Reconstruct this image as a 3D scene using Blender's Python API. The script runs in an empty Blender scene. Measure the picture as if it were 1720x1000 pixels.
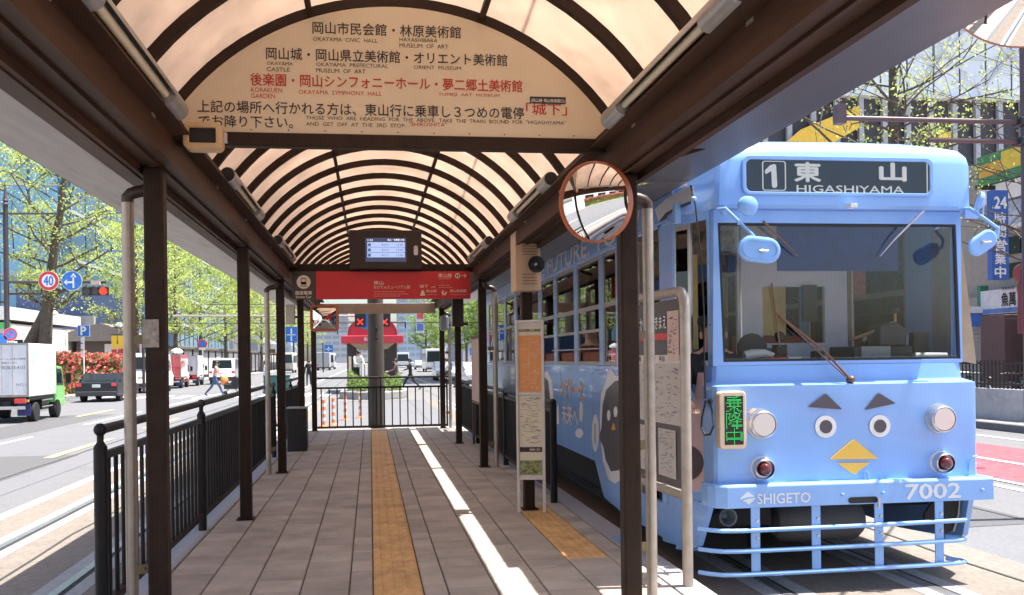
import bpy, math, random
from mathutils import Vector, Matrix, Quaternion
R = math.radians
random.seed(7)
S = bpy.context.scene
COL = S.collection
# ---------------------------------------------------------------- camera
EYE = 1.45
F, PX, PY, YAW, ROLL = 1550.0, 830.0, 601.5, math.atan(208/1550.0), .013
FW = Vector((math.sin(YAW), math.cos(YAW), 0)); R0 = Vector((math.cos(YAW), -math.sin(YAW), 0)); U0 = Vector((0, 0, 1))
RT = R0*math.cos(ROLL) - U0*math.sin(ROLL); UP = R0*math.sin(ROLL) + U0*math.cos(ROLL)
CP = Vector((0, 0, EYE))
cd = bpy.data.cameras.new('camera'); cam = bpy.data.objects.new('camera', cd); COL.objects.link(cam)
cam.matrix_world = Matrix(((RT.x, UP.x, -FW.x, 0), (RT.y, UP.y, -FW.y, 0), (RT.z, UP.z, -FW.z, EYE), (0, 0, 0, 1)))
cd.sensor_width = 36; cd.lens = F/1720*36; cd.shift_x = (860-PX)/1720; cd.shift_y = (PY-500)/1720
cd.clip_start = .05; cd.clip_end = 3000
S.camera = cam
# ---------------------------------------------------------------- world, sun, exposure
W = bpy.data.worlds.new('World'); S.world = W; W.use_nodes = True
wn = W.node_tree; bg = wn.nodes['Background']
sky = wn.nodes.new('ShaderNodeTexSky'); sky.sky_type = 'NISHITA'; sky.sun_disc = False
sky.sun_elevation = R(71); sky.sun_rotation = R(88); sky.air_density = 1.0; sky.dust_density = 2.5; sky.ozone_density = 1.0
wn.links.new(sky.outputs[0], bg.inputs[0]); bg.inputs[1].default_value = .11
sl = bpy.data.lights.new('sun', 'SUN'); sun = bpy.data.objects.new('sun', sl); COL.objects.link(sun)
sl.energy = 5.0; sl.angle = R(.5); sl.color = (1, .95, .87)
sun.rotation_mode = 'QUATERNION'; sun.rotation_quaternion = Vector((.327, -.02, 1)).to_track_quat('Z', 'Y')
sun.location = (10, 0, 30)
S.view_settings.view_transform = 'Standard'; S.view_settings.look = 'None'; S.view_settings.gamma = 1; S.view_settings.use_curve_mapping = False
S.view_settings.exposure = 1.32
S.render.engine = 'CYCLES'
S.cycles.max_bounces = 8; S.cycles.transparent_max_bounces = 12; S.cycles.diffuse_bounces = 4; S.cycles.glossy_bounces = 4
S.cycles.use_denoising = True; S.cycles.sample_clamp_indirect = 8
# ---------------------------------------------------------------- photo measurements -> places in the world
def ray(x, y): return FW + RT*((x-PX)/F) - UP*((y-PY)/F)
def A(x, y, Y):
    d = ray(x, y); return CP + d*(Y/d.y)
def G(x, y, z=-.2):
    d = ray(x, y); return CP + d*((z-EYE)/d.z)
def B(x, y, X):
    d = ray(x, y); return CP + d*(X/d.x)
# ---------------------------------------------------------------- materials
MATS = {}
def mat(name, col, rough=.6, metal=0, var=.12, sc=6, bump=0, bsc=60, rnd=0, spec=.5, emit=0, ecol=None, coat=0, stain=0, trans=0, stretch=None, alpha=None):
    if name in MATS: return MATS[name]
    m = bpy.data.materials.new(name); MATS[name] = m; m.use_nodes = True
    nt = m.node_tree; N = nt.nodes; L = nt.links; p = N['Principled BSDF']
    p.inputs['Roughness'].default_value = rough; p.inputs['Metallic'].default_value = metal
    p.inputs['Specular IOR Level'].default_value = spec; p.inputs['Coat Weight'].default_value = coat
    c4 = (*col, 1)
    geo = N.new('ShaderNodeNewGeometry'); pos = geo.outputs['Position']
    if stretch:
        mp = N.new('ShaderNodeMapping'); mp.inputs['Scale'].default_value = stretch; L.new(pos, mp.inputs['Vector']); pos = mp.outputs[0]
    no = N.new('ShaderNodeTexNoise'); no.inputs['Scale'].default_value = sc; no.inputs['Detail'].default_value = 5; no.inputs['Roughness'].default_value = .6
    L.new(pos, no.inputs['Vector'])
    mr = N.new('ShaderNodeMapRange'); mr.inputs[1].default_value = .3; mr.inputs[2].default_value = .7
    mr.inputs[3].default_value = 1-var; mr.inputs[4].default_value = 1+var
    L.new(no.outputs['Fac'], mr.inputs[0])
    val = mr.outputs[0]
    if rnd:
        oi = N.new('ShaderNodeObjectInfo'); m2 = N.new('ShaderNodeMapRange'); m2.inputs[3].default_value = 1-rnd; m2.inputs[4].default_value = 1+rnd
        L.new(oi.outputs['Random'], m2.inputs[0]); mu = N.new('ShaderNodeMath'); mu.operation = 'MULTIPLY'
        L.new(val, mu.inputs[0]); L.new(m2.outputs[0], mu.inputs[1]); val = mu.outputs[0]
    mx = N.new('ShaderNodeMix'); mx.data_type = 'RGBA'; mx.blend_type = 'MULTIPLY'; mx.inputs[0].default_value = 1
    mx.inputs[6].default_value = c4; cc = N.new('ShaderNodeCombineColor')
    for i in range(3): L.new(val, cc.inputs[i])
    L.new(cc.outputs[0], mx.inputs[7]); out = mx.outputs[2]
    if stain:
        n2 = N.new('ShaderNodeTexNoise'); n2.inputs['Scale'].default_value = 1.7; n2.inputs['Detail'].default_value = 8; n2.inputs['Roughness'].default_value = .7
        L.new(pos, n2.inputs['Vector']); r2 = N.new('ShaderNodeMapRange'); r2.inputs[1].default_value = .52; r2.inputs[2].default_value = .72
        r2.inputs[4].default_value = stain; L.new(n2.outputs['Fac'], r2.inputs[0])
        m3 = N.new('ShaderNodeMix'); m3.data_type = 'RGBA'; m3.inputs[7].default_value = (col[0]*.35, col[1]*.32, col[2]*.28, 1)
        L.new(r2.outputs[0], m3.inputs[0]); L.new(out, m3.inputs[6]); out = m3.outputs[2]
    L.new(out, p.inputs['Base Color'])
    if bump:
        b = N.new('ShaderNodeBump'); b.inputs['Strength'].default_value = bump; b.inputs['Distance'].default_value = .01
        n3 = N.new('ShaderNodeTexNoise'); n3.inputs['Scale'].default_value = bsc; n3.inputs['Detail'].default_value = 4
        L.new(geo.outputs['Position'], n3.inputs['Vector']); L.new(n3.outputs['Fac'], b.inputs['Height']); L.new(b.outputs[0], p.inputs['Normal'])
    if emit:
        p.inputs['Emission Color'].default_value = (*(ecol or col), 1); p.inputs['Emission Strength'].default_value = emit
    if trans:   # light passes through: leaves, roof sheet
        t = N.new('ShaderNodeBsdfTranslucent'); L.new(out, t.inputs['Color']); ms = N.new('ShaderNodeMixShader'); ms.inputs[0].default_value = trans
        L.new(p.outputs[0], ms.inputs[1]); L.new(t.outputs[0], ms.inputs[2]); L.new(ms.outputs[0], N['Material Output'].inputs['Surface'])
    return m
def glass(name, tint=(1, 1, 1), refl=1.0, rough=.0, extra=0.0):
    if name in MATS: return MATS[name]
    m = bpy.data.materials.new(name); MATS[name] = m; m.use_nodes = True; nt = m.node_tree; N = nt.nodes; L = nt.links
    N.remove(N['Principled BSDF']); t = N.new('ShaderNodeBsdfTransparent'); t.inputs[0].default_value = (*tint, 1)
    g = N.new('ShaderNodeBsdfGlossy'); g.inputs['Roughness'].default_value = rough; lw = N.new('ShaderNodeLayerWeight'); lw.inputs[0].default_value = .35
    a = N.new('ShaderNodeMath'); a.operation = 'MULTIPLY_ADD'; a.inputs[1].default_value = refl; a.inputs[2].default_value = extra; a.use_clamp = True; L.new(lw.outputs['Fresnel'], a.inputs[0])
    ms = N.new('ShaderNodeMixShader'); L.new(a.outputs[0], ms.inputs[0]); L.new(t.outputs[0], ms.inputs[1]); L.new(g.outputs[0], ms.inputs[2])
    L.new(ms.outputs[0], N['Material Output'].inputs['Surface']); return m
def glow(name, col, s=1.0):
    return mat(name, col, emit=s, ecol=col, var=0)
brown = mat('brown_steel', (.028, .0155, .0105), .55, spec=.2, var=.25, sc=9, stain=.3, bump=.1)
brown2 = mat('brown_beam', (.06, .029, .017), .6, spec=.18, var=.3, sc=5, stain=.5, stretch=(1, .3, 3))
dark = mat('dark_metal', (.02, .02, .022), .45, var=.2)
black = mat('black_plastic', (.012, .012, .013), .5, var=.1)
silver = mat('aged_aluminium', (.42, .37, .32), .42, .55, var=.12, sc=14, stain=.4)
steel = mat('bright_steel', (.62, .62, .63), .28, .9, var=.1)
white = mat('white_paint', (.8, .8, .8), .4, var=.04)
offwhite = mat('cream_paint', (.62, .5, .36), .5, var=.1, stain=.35)
ink = mat('black_ink', (.03, .022, .022), .6, var=0)
redink = mat('red_ink', (.42, .03, .025), .6, var=0)
rubber = mat('tyre_rubber', (.02, .02, .02), .8, var=.1)
# ---------------------------------------------------------------- mesh helpers
ORG = {}
def reg(o, loc): ORG[o.name] = Vector(loc); return o
def thing(name, label, cat, loc=(0, 0, 0), rot=0, group=None, kind=None):
    o = bpy.data.objects.new(name, None); COL.objects.link(o); o.location = loc; o.rotation_euler = (0, 0, rot); o.empty_display_size = .2
    tag(o, label, cat, group, kind); return reg(o, loc)
def tag(o, label=None, cat=None, group=None, kind=None):
    if label: o['label'] = label
    if cat: o['category'] = cat
    if group: o['group'] = group
    if kind: o['kind'] = kind
    return o
def link(name, me, m=None, parent=None, loc=(0, 0, 0)):
    o = bpy.data.objects.new(name, me); COL.objects.link(o)
    if m is not None and me is not None and not me.materials: me.materials.append(m)
    if parent: o.parent = parent; reg(o, ORG.get(parent.name, Vector()) + Vector(loc)); o.location = loc
    else: reg(o, loc); o.location = loc
    return o
class MB:
    def __init__(s): s.v = []; s.f = []
    def add(s, vs, fs):
        n = len(s.v); s.v += [tuple(v) for v in vs]; s.f += [tuple(i+n for i in f) for f in fs]; return s
    def box(s, x0, x1, y0, y1, z0, z1):
        if x0 > x1: x0, x1 = x1, x0
        if y0 > y1: y0, y1 = y1, y0
        if z0 > z1: z0, z1 = z1, z0
        return s.add([(x0, y0, z0), (x1, y0, z0), (x1, y1, z0), (x0, y1, z0), (x0, y0, z1), (x1, y0, z1), (x1, y1, z1), (x0, y1, z1)],
                     [(0, 3, 2, 1), (4, 5, 6, 7), (0, 1, 5, 4), (1, 2, 6, 5), (2, 3, 7, 6), (3, 0, 4, 7)])
    def beam(s, p, q, w, h, up=(0, 0, 1)):
        p = Vector(p); q = Vector(q); d = (q-p).normalized(); u = Vector(up); x = d.cross(u)
        if x.length < 1e-4: x = d.cross(Vector((1, 0, 0)))
        x.normalize(); u = x.cross(d)
        vs = [c+x*(a*w/2)+u*(b*h/2) for c in (p, q) for a, b in ((-1, -1), (1, -1), (1, 1), (-1, 1))]
        return s.add(vs, [(0, 3, 2, 1), (4, 5, 6, 7), (0, 1, 5, 4), (1, 2, 6, 5), (2, 3, 7, 6), (3, 0, 4, 7)])
    def tube(s, pts, r, n=10, caps=True):
        pts = [Vector(p) for p in pts]; rs = r if isinstance(r, (list, tuple)) else [r]*len(pts)
        vs = []; fs = []; ref = None
        for i, p in enumerate(pts):
            d = (pts[min(i+1, len(pts)-1)] - pts[max(i-1, 0)]).normalized()
            if ref is None: ref = d.orthogonal().normalized()
            a = (ref - d*ref.dot(d)); a = a.normalized() if a.length > 1e-6 else d.orthogonal().normalized(); ref = a; b = d.cross(a)
            vs += [p + (a*math.cos(2*math.pi*k/n) + b*math.sin(2*math.pi*k/n))*rs[i] for k in range(n)]
        for i in range(len(pts)-1):
            for k in range(n):
                k2 = (k+1) % n; fs.append((i*n+k, i*n+k2, (i+1)*n+k2, (i+1)*n+k))
        if caps: fs.append(tuple(reversed(range(n)))); fs.append(tuple(range((len(pts)-1)*n, len(pts)*n)))
        return s.add(vs, fs)
    def lathe(s, c, ax, prof, n=20):
        ax = Vector(ax).normalized(); a = ax.orthogonal().normalized(); b = ax.cross(a); c = Vector(c); vs = []; fs = []
        for r, h in prof: vs += [c + ax*h + (a*math.cos(2*math.pi*k/n)+b*math.sin(2*math.pi*k/n))*max(r, 1e-4) for k in range(n)]
        for i in range(len(prof)-1):
            for k in range(n):
                k2 = (k+1) % n; fs.append((i*n+k, i*n+k2, (i+1)*n+k2, (i+1)*n+k))
        fs.append(tuple(reversed(range(n)))); fs.append(tuple(range((len(prof)-1)*n, len(prof)*n)))
        return s.add(vs, fs)
    def prism(s, poly, plane, d0, d1):
        f = {'xz': lambda a, b, d: (a, d, b), 'yz': lambda a, b, d: (d, a, b), 'xy': lambda a, b, d: (a, b, d)}[plane]; n = len(poly)
        return s.add([f(a, b, d0) for a, b in poly]+[f(a, b, d1) for a, b in poly], [tuple(range(n)), tuple(reversed(range(n, 2*n)))]+[(i, n+i, n+(i+1) % n, (i+1) % n) for i in range(n)])
    def loft(s, rings, closed=True, caps=True):
        n = len(rings[0]); vs = [p for r in rings for p in r]; fs = []
        for i in range(len(rings)-1):
            for k in range(n if closed else n-1):
                k2 = (k+1) % n; fs.append((i*n+k, i*n+k2, (i+1)*n+k2, (i+1)*n+k))
        if caps: fs.append(tuple(reversed(range(n)))); fs.append(tuple(range((len(rings)-1)*n, len(rings)*n)))
        return s.add(vs, fs)
    def ball(s, c, r, n=12):
        rx, ry, rz = r if isinstance(r, (tuple, list)) else (r, r, r); m = max(4, n//2); vs = []; fs = []
        for i in range(m+1):
            t = math.pi*i/m
            for k in range(n):
                p = 2*math.pi*k/n; vs.append((c[0]+rx*math.sin(t)*math.cos(p), c[1]+ry*math.sin(t)*math.sin(p), c[2]+rz*math.cos(t)))
        for i in range(m):
            for k in range(n): k2 = (k+1) % n; fs.append((i*n+k, (i+1)*n+k, (i+1)*n+k2, i*n+k2))
        return s.add(vs, fs)
    def mesh(s, name, off=Vector()):
        me = bpy.data.meshes.new(name); me.from_pydata([(v[0]-off[0], v[1]-off[1], v[2]-off[2]) for v in s.v], [], s.f); me.update(); return me
    def build(s, name, m, parent=None, local=False, bev=0, smooth=False, fix=False, at=None, label=None):
        off = Vector() if (local or not parent) else ORG.get(parent.name, Vector()); rel = Vector()
        if at is not None: rel = Vector(at)-off; off = Vector(at)
        me = s.mesh(name, off); me.materials.append(m)
        if smooth: me.shade_smooth(); me.set_sharp_from_angle(angle=R(35))
        o = link(name, me, None, parent, rel)
        if fix or True:
            import bmesh
            b = bmesh.new(); b.from_mesh(me); bmesh.ops.recalc_face_normals(b, faces=b.faces); b.to_mesh(me); b.free()
        if bev:
            bm = o.modifiers.new('bevel', 'BEVEL'); bm.width = bev; bm.segments = 2; bm.limit_method = 'ANGLE'; bm.angle_limit = R(35)
        if label: o['label'] = label
        return o
def part(name, m, parent, fn, **k):
    b = MB(); fn(b); return b.build(name, m, parent, **k)
def kids(o): return [c for c in bpy.data.objects if c.parent == o]
CH = {}
def copy_tree(o, label=None, loc=None, rot=None, group=None, scale=None, parent=None):
    if not CH:
        pass
    c = o.copy(); COL.objects.link(c)
    if parent: c.parent = parent
    if label: c['label'] = label
    if loc is not None: c.location = loc
    if rot is not None: c.rotation_euler = (0, 0, rot)
    if scale: c.scale = scale if isinstance(scale, (tuple, list)) else (scale,)*3
    if group: c['group'] = group
    for ch in list(o.children): copy_tree(ch, parent=c)
    return c
TXT = {}
def text(s, o, u, v, w, h, m, parent, name='lettering', bold=0.0, keep=False, local=False, italic=0):
    """flat lettering: o = lower left corner, u / v = right / up unit vectors, fitted to w x h (h None keeps the shape)"""
    key = (s, italic)
    if key not in TXT:
        cu = bpy.data.curves.new('t', 'FONT'); cu.body = s; cu.size = 1; cu.offset = 0; cu.resolution_u = 2; cu.shear = italic; cu.space_line = 1.05
        ob = bpy.data.objects.new('t', cu); me = bpy.data.meshes.new_from_object(ob); bpy.data.objects.remove(ob); bpy.data.curves.remove(cu)
        xs = [q.co.x for q in me.vertices]; ys = [q.co.y for q in me.vertices]
        TXT[key] = (me, min(xs), max(xs), min(ys), max(ys)) if xs else None
    if TXT[key] is None: return None
    me0, x0, x1, y0, y1 = TXT[key]; kx = w/(x1-x0); ky = kx if h is None else h/(y1-y0)
    off = Vector() if local else ORG.get(parent.name, Vector()) if parent else Vector()
    o = Vector(o)-off; u = Vector(u); v = Vector(v); me = me0.copy(); me.materials.clear()
    if bold:
        b = MB(); n = Vector((u.y*v.z-u.z*v.y, u.z*v.x-u.x*v.z, u.x*v.y-u.y*v.x)); bb = bold*.8
        fs = [tuple(p.vertices) for p in me.polygons]
        for i, (dx, dy) in enumerate(((-bb, 0), (bb, 0), (0, bb), (0, -bb))):
            b.add([o + u*((q.co.x-x0+dx)*kx) + v*((q.co.y-y0+dy)*ky) + n*(.0003*i) for q in me.vertices], fs)
        bpy.data.meshes.remove(me); me = b.mesh('lettering')
    else:
        for q in me.vertices: q.co = o + u*((q.co.x-x0)*kx) + v*((q.co.y-y0)*ky)
    me.materials.append(m); return link(name, me, None, parent)
def ptext(s, x0, x1, yb, yt, Y, m, parent, bold=0, name='lettering', dy=0):
    a = A(x0, yb, Y); b = A(x1, yb, Y); t = A(x0, yt, Y)
    a.y = Y-dy
    return text(s, a, (1, 0, 0), (0, 0, 1), b.x-a.x, t.z-a.z, m, parent, name, bold)
def disc(c, r, n=28): return [(c[0]+r*math.cos(2*math.pi*k/n), c[1]+r*math.sin(2*math.pi*k/n)) for k in range(n)]
def rrect(x0, x1, z0, z1, r, n=5):
    out = []
    for cx, cz, a in ((x1-r, z1-r, 0), (x0+r, z1-r, 90), (x0+r, z0+r, 180), (x1-r, z0+r, 270)):
        out += [(cx+r*math.cos(R(a+90*k/n)), cz+r*math.sin(R(a+90*k/n))) for k in range(n+1)]
    return out
def ringprism(b, outer, inner, plane, d0, d1):
    """a frame: outer and inner outlines with the same count of points"""
    f = {'xz': lambda a, c, d: (a, d, c), 'yz': lambda a, c, d: (d, a, c)}[plane]; n = len(outer)
    vs = [f(a, c, d) for d in (d0, d1) for P in (outer, inner) for a, c in P]; fs = []
    for k in range(n):
        j = (k+1) % n
        fs += [(k, j, n+j, n+k), (2*n+k, 3*n+k, 3*n+j, 2*n+j), (k, 2*n+k, 2*n+j, j), (n+k, n+j, 3*n+j, 3*n+k)]
    b.add(vs, fs)
# ================================================================ THE GROUND
asphalt = mat('asphalt', (.15, .15, .16), .85, var=.18, sc=30, bump=.5, bsc=140, stain=.25)
asphalt2 = mat('track_paving', (.205, .175, .15), .85, var=.2, sc=22, bump=.5, bsc=120, stain=.3)
concrete = mat('kerb_concrete', (.33, .33, .34), .8, var=.15, sc=20, bump=.4, bsc=90, stain=.3)
granite = mat('granite_kerb', (.36, .36, .38), .7, var=.35, sc=90, bump=.4, bsc=150)
paint = mat('road_paint', (.72, .72, .7), .6, var=.2, sc=15)
redpaint = mat('red_lane_paint', (.36, .07, .09), .75, var=.35, sc=8, stain=.35)
walkmat = mat('sidewalk_paving', (.34, .3, .28), .8, var=.15, sc=12, bump=.2)
def sheet(name, m, x0, x1, y0, y1, z, kind='structure', parent=None):
    b = MB(); b.add([(x0, y0, z), (x1, y0, z), (x1, y1, z), (x0, y1, z)], [(0, 1, 2, 3)]); o = b.build(name, m, parent)
    if kind: o['kind'] = kind
    return o
sheet('ground', mat('far_ground', (.25, .24, .23), .9), -900, 900, -400, 1500, -.212)
sheet('road', asphalt, -16, 16, -60, 500, -.204)
sheet('left_track_bed', asphalt2, -4.0, -1.62, -60, 37, -.2)
sheet('right_track_bed', asphalt2, 2.12, 5.0, -60, 37, -.2)
sheet('crossing_road', mat('crossing_asphalt', (.17, .165, .165), .85, var=.15, sc=20, stain=.2), -4, 5, 37.004, 58, -.1985)
sheet('red_lane', redpaint, 7.95, 10.9, -40, 90, -.2)
def kerb(name, x0, x1, y0, y1, top, m=concrete):
    b = MB(); b.box(x0, x1, y0, y1, -.3, top); o = b.build(name, m, bev=.015); o['kind'] = 'structure'; return o
for nm, x, w in (('lane_line', -3.97, .15), ('lane_line', -7.6, .12), ('lane_line', 7.62, .12), ('lane_line', 11.9, .12)):
    if x in (-3.97, 7.62, 11.9): sheet(nm, paint, x-w/2, x+w/2, -50, 300, -.196)
    else:
        b = MB()
        for k in range(24): b.add([(x-w/2, 6+k*10, -.196), (x+w/2, 6+k*10, -.196), (x+w/2, 12+k*10, -.196), (x-w/2, 12+k*10, -.196)], [(0, 1, 2, 3)])
        b.build(nm, paint)['kind'] = 'structure'
sheet('lane_line', paint, 9.3, 9.42, -40, 90, -.192); sheet('lane_line', paint, 7.9, 7.99, -40, 90, -.192)
b = MB()
for k in range(12): b.add([(-12.8+k*.95, 43, -.195), (-12.35+k*.95, 43, -.195), (-12.35+k*.95, 47, -.195), (-12.8+k*.95, 47, -.195)], [(0, 1, 2, 3)])
for k in range(8): b.add([(5.6+k*.95, 43, -.195), (6.05+k*.95, 43, -.195), (6.05+k*.95, 47, -.195), (5.6+k*.95, 47, -.195)], [(0, 1, 2, 3)])
b.build('zebra_crossing', paint)['kind'] = 'structure'
# turn marks in yellow-white on the left carriageway
b = MB()
for x, y in ((-5.6, 17), (-5.6, 24), (-9, 30)): b.add([(x-.08, y, -.194), (x+.08, y, -.194), (x+.08, y+4, -.194), (x-.08, y+4, -.194)], [(0, 1, 2, 3)])
b.build('lane_mark', mat('worn_yellow_paint', (.55, .42, .2), .7, var=.3))['kind'] = 'structure'
# darker mended patches in the carriageways
pt_ = mat('asphalt_patch', (.10, .10, .105), .9, var=.25, sc=35, bump=.5, bsc=150)
for x0_, x1_, y0_, y1_ in ((-6.9, -5.2, 13, 17.5), (-9.6, -8.1, 20, 31), (-12.6, -11.4, 30, 36), (5.3, 6.4, 8, 13), (6.5, 7.3, 20, 29)):
    b = MB(); rg_ = random.Random(int(x0_*10)); ed = [(x0_+rg_.uniform(-.05, .05), y0_), (x1_, y0_+rg_.uniform(-.1, .1)), (x1_+rg_.uniform(-.05, .05), y1_), (x0_, y1_+rg_.uniform(-.1, .1))]
    b.add([(x, y, -.2) for x, y in ed], [(0, 1, 2, 3)]); b.build('asphalt_patch', pt_)['kind'] = 'structure'
# sealed cracks and joints
b = MB(); rng = random.Random(3)
for x, y0, y1 in ((-5.3, -5, 40), (-2.85, -5, 36), (4.6, -5, 34), (6.3, 2, 30)):
    p = [(x+rng.uniform(-.03, .03), y0+(y1-y0)*k/40) for k in range(41)]
    for (a, c), (d, e) in zip(p, p[1:]): b.add([(a-.012, c, -.1935), (a+.012, c, -.1935), (d+.012, e, -.1935), (d-.012, e, -.1935)], [(0, 1, 2, 3)])
b.build('pavement_joint', mat('joint_tar', (.05, .05, .05), .7))['kind'] = 'structure'
railm = mat('rail_steel', (.55, .55, .56), .32, .85, var=.15, sc=20)
slotm = mat('rail_groove', (.03, .03, .03), .8)
for x in (-3.33, -2.26, 2.81, 3.88):
    o = part('tram_rail', railm, None, lambda b: b.box(x-.035, x+.035, -60, 400, -.26, -.19)); o['kind'] = 'structure'
    o = part('rail_groove', slotm, None, lambda b: b.box(x+.036, x+.075, -60, 400, -.25, -.1955)); o['kind'] = 'structure'
    o = part('rail_edge', concrete, None, lambda b: (b.box(x-.16, x-.036, -60, 37, -.25, -.1965), b.box(x+.076, x+.2, -60, 37, -.25, -.1965))); o['kind'] = 'structure'
# sidewalks
kerb('left_kerb', -14.0, -13.8, -60, 400, -.05); kerb('right_kerb', 12.95, 13.15, -60, 400, -.05, mat('dark_kerb', (.12, .12, .13), .8))
sheet('left_sidewalk', walkmat, -60, -14.0, -60, 400, -.06); sheet('right_sidewalk', walkmat, 13.15, 60, -60, 400, -.06)
# ---------------------------------------------------------------- the platform with its tiles
tilem = mat('paving_tile', (.44, .395, .35), .78, var=.17, sc=3.3, bump=.4, bsc=160, rnd=.13, stain=.5)
grout = mat('grout', (.09, .075, .065), .9)
tact = mat('tactile_yellow', (.66, .40, .165), .65, var=.2, sc=7, rnd=.09, stain=.6, bump=.15)
Y0P, Y1P = -6, 19.75
o = part('platform', grout, None, lambda b: b.box(-1.385, 1.865, Y0P, Y1P, -.3, -.012)); plat = tag(o, kind='structure')
for x0, x1 in ((-1.62, -1.39), (1.87, 2.07)):
    for k in range(26):
        y = Y0P+k*1.0
        if y+1 < 4: continue
        p = part('kerb_stone', granite, plat, lambda b: b.box(x0, x1, y+.004, min(y+.996, Y1P), -.3, -.001), bev=.008)
    part('kerb_stone', granite, plat, lambda b: b.box(x0, x1, Y0P, 4, -.3, -.001))
cols = [(-1.38, -1.07), (-1.07, -.76), (-.76, -.455), (-.455, -.15), (-.15, 0), (.313, .466), (.466, .77), (.77, 1.075), (1.075, 1.385), (1.385, 1.70), (1.70, 1.86)]
TM = {}
def tile_mesh(w, d, key):
    if (round(w, 3), round(d, 3), key) in TM: return TM[(round(w, 3), round(d, 3), key)]
    b = MB(); g = .0045; c = .006; x = w/2-g; y = d/2-g-.003
    b.add([(-x, -y, -.03), (x, -y, -.03), (x, y, -.03), (-x, y, -.03), (-x, -y, -c), (x, -y, -c), (x, y, -c), (-x, y, -c), (-x+c, -y+c, 0), (x-c, -y+c, 0), (x-c, y-c, 0), (-x+c, y-c, 0)],
          [(0, 1, 5, 4), (1, 2, 6, 5), (2, 3, 7, 6), (3, 0, 4, 7), (4, 5, 9, 8), (5, 6, 10, 9), (6, 7, 11, 10), (7, 4, 8, 11), (8, 9, 10, 11)])
    if key == 'bar':
        for i in range(4):
            cx = -w/2+w*(i+.5)/4
            b.add([(cx-.022, -y+.008, 0), (cx+.022, -y+.008, 0), (cx+.022, y-.008, 0), (cx-.022, y-.008, 0), (cx-.014, -y+.014, .005), (cx+.014, -y+.014, .005), (cx+.014, y-.014, .005), (cx-.014, y-.014, .005)],
                  [(4, 5, 6, 7), (0, 1, 5, 4), (1, 2, 6, 5), (2, 3, 7, 6), (3, 0, 4, 7)])
    if key == 'dot':
        for i in range(5):
            for j in range(5):
                cx, cy = -w/2+w*(i+.5)/5, -d/2+d*(j+.5)/5
                q = [(cx+.014*math.cos(R(60*k)), cy+.014*math.sin(R(60*k)), 0) for k in range(6)]+[(cx+.008*math.cos(R(60*k)), cy+.008*math.sin(R(60*k)), .005) for k in range(6)]
                b.add(q, [(k, (k+1) % 6, 6+(k+1) % 6, 6+k) for k in range(6)]+[tuple(range(6, 12))])
    me = b.mesh('paving'); me.materials.append(tilem if key == 'flat' else tact); TM[(round(w, 3), round(d, 3), key)] = me; return me
rng = random.Random(5); rest = {'flat': MB(), 'tact': MB()}
def put_tile(x0, x1, y0, y1, key, single):
    me = tile_mesh(x1-x0, y1-y0, key); c = ((x0+x1)/2, (y0+y1)/2, rng.uniform(-.0012, .0012))
    if single:
        o = link('paving_tile' if key == 'flat' else 'tactile_tile', me, None, plat, c); o.rotation_euler = (rng.uniform(-.002, .002), rng.uniform(-.003, .003), rng.uniform(-.004, .004))
    else:
        rest['flat' if key == 'flat' else 'tact'].add([(v.co.x+c[0], v.co.y+c[1], v.co.z+c[2]) for v in me.vertices], [tuple(p.vertices) for p in me.polygons])
for ci, (x0, x1) in enumerate(cols):
    y = 4.4+rng.uniform(-.1, .1)
    while y < Y1P-.02:
        y1 = min(y+.3, Y1P-.01); key = 'dot' if (ci == 9 and 6.3 < y < 8.9) else 'flat'
        put_tile(x0, x1, y, y1, key, y < 12.2 and 5.0 < y1); y = y1
    y = -5.9
    while y < 4.1: put_tile(x0, x1, y, y+.3, 'flat', False); y += .3
y = 4.6
while y < 18.7: put_tile(0, .313, y, y+.3, 'bar', y < 12.2 and y > 4.8); y += .3
for yy in (18.7,): put_tile(0, .313, yy, yy+.3, 'dot', False)
rest['flat'].build('paving_tile', tilem, plat)['kind'] = 'stuff'; rest['tact'].build('tactile_tile', tact, plat)['kind'] = 'stuff'
# painted mark on the platform edge
p = part('boarding_mark', mat('blue_white_paint', (.2, .35, .6), .6, var=.4, sc=50), plat, lambda b: b.box(1.9, 2.05, 6.95, 7.25, .001, .003))
part('boarding_mark', paint, plat, lambda b: b.box(1.95, 2.04, 6.97, 7.1, .0032, .0045))
# ================================================================ THE SHELTER
CX = .17
roofm = mat('roof_sheet', (.66, .54, .455), .4, var=.12, sc=2.2, trans=.75, stain=.22, rnd=.04)
wingm = mat('wing_sheet', (.245, .205, .185), .42, var=.2, sc=4, stain=.75, stretch=(3, .5, 1)); wingr = mat('wing_sheet_tram_shade', (.10, .098, .108), .35, var=.2, sc=3, stain=.3, stretch=(1, .25, 1))  # right sheet: tram-side shade and reflection put into a darker, cooler colour
sh = thing('tram_stop_shelter', 'long brown steel shelter with arched translucent roof over the tram platform', 'shelter')
PY_ = [-1.8, 1.7, 5.2, 8.7, 12.2, 15.7, 19.2]
for y in PY_:
    for sx in (-1, 1):
        part('post', brown, sh, lambda b: b.box(CX+sx*1.315-.052, CX+sx*1.315+.052, y-.052, y+.052, 0, 2.5), bev=.012)
        part('post_base', brown, sh, lambda b: b.box(CX+sx*1.32-.075, CX+sx*1.32+.075, y-.075, y+.075, 0, .012))
YA, YB = -3.1, 19.5
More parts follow.
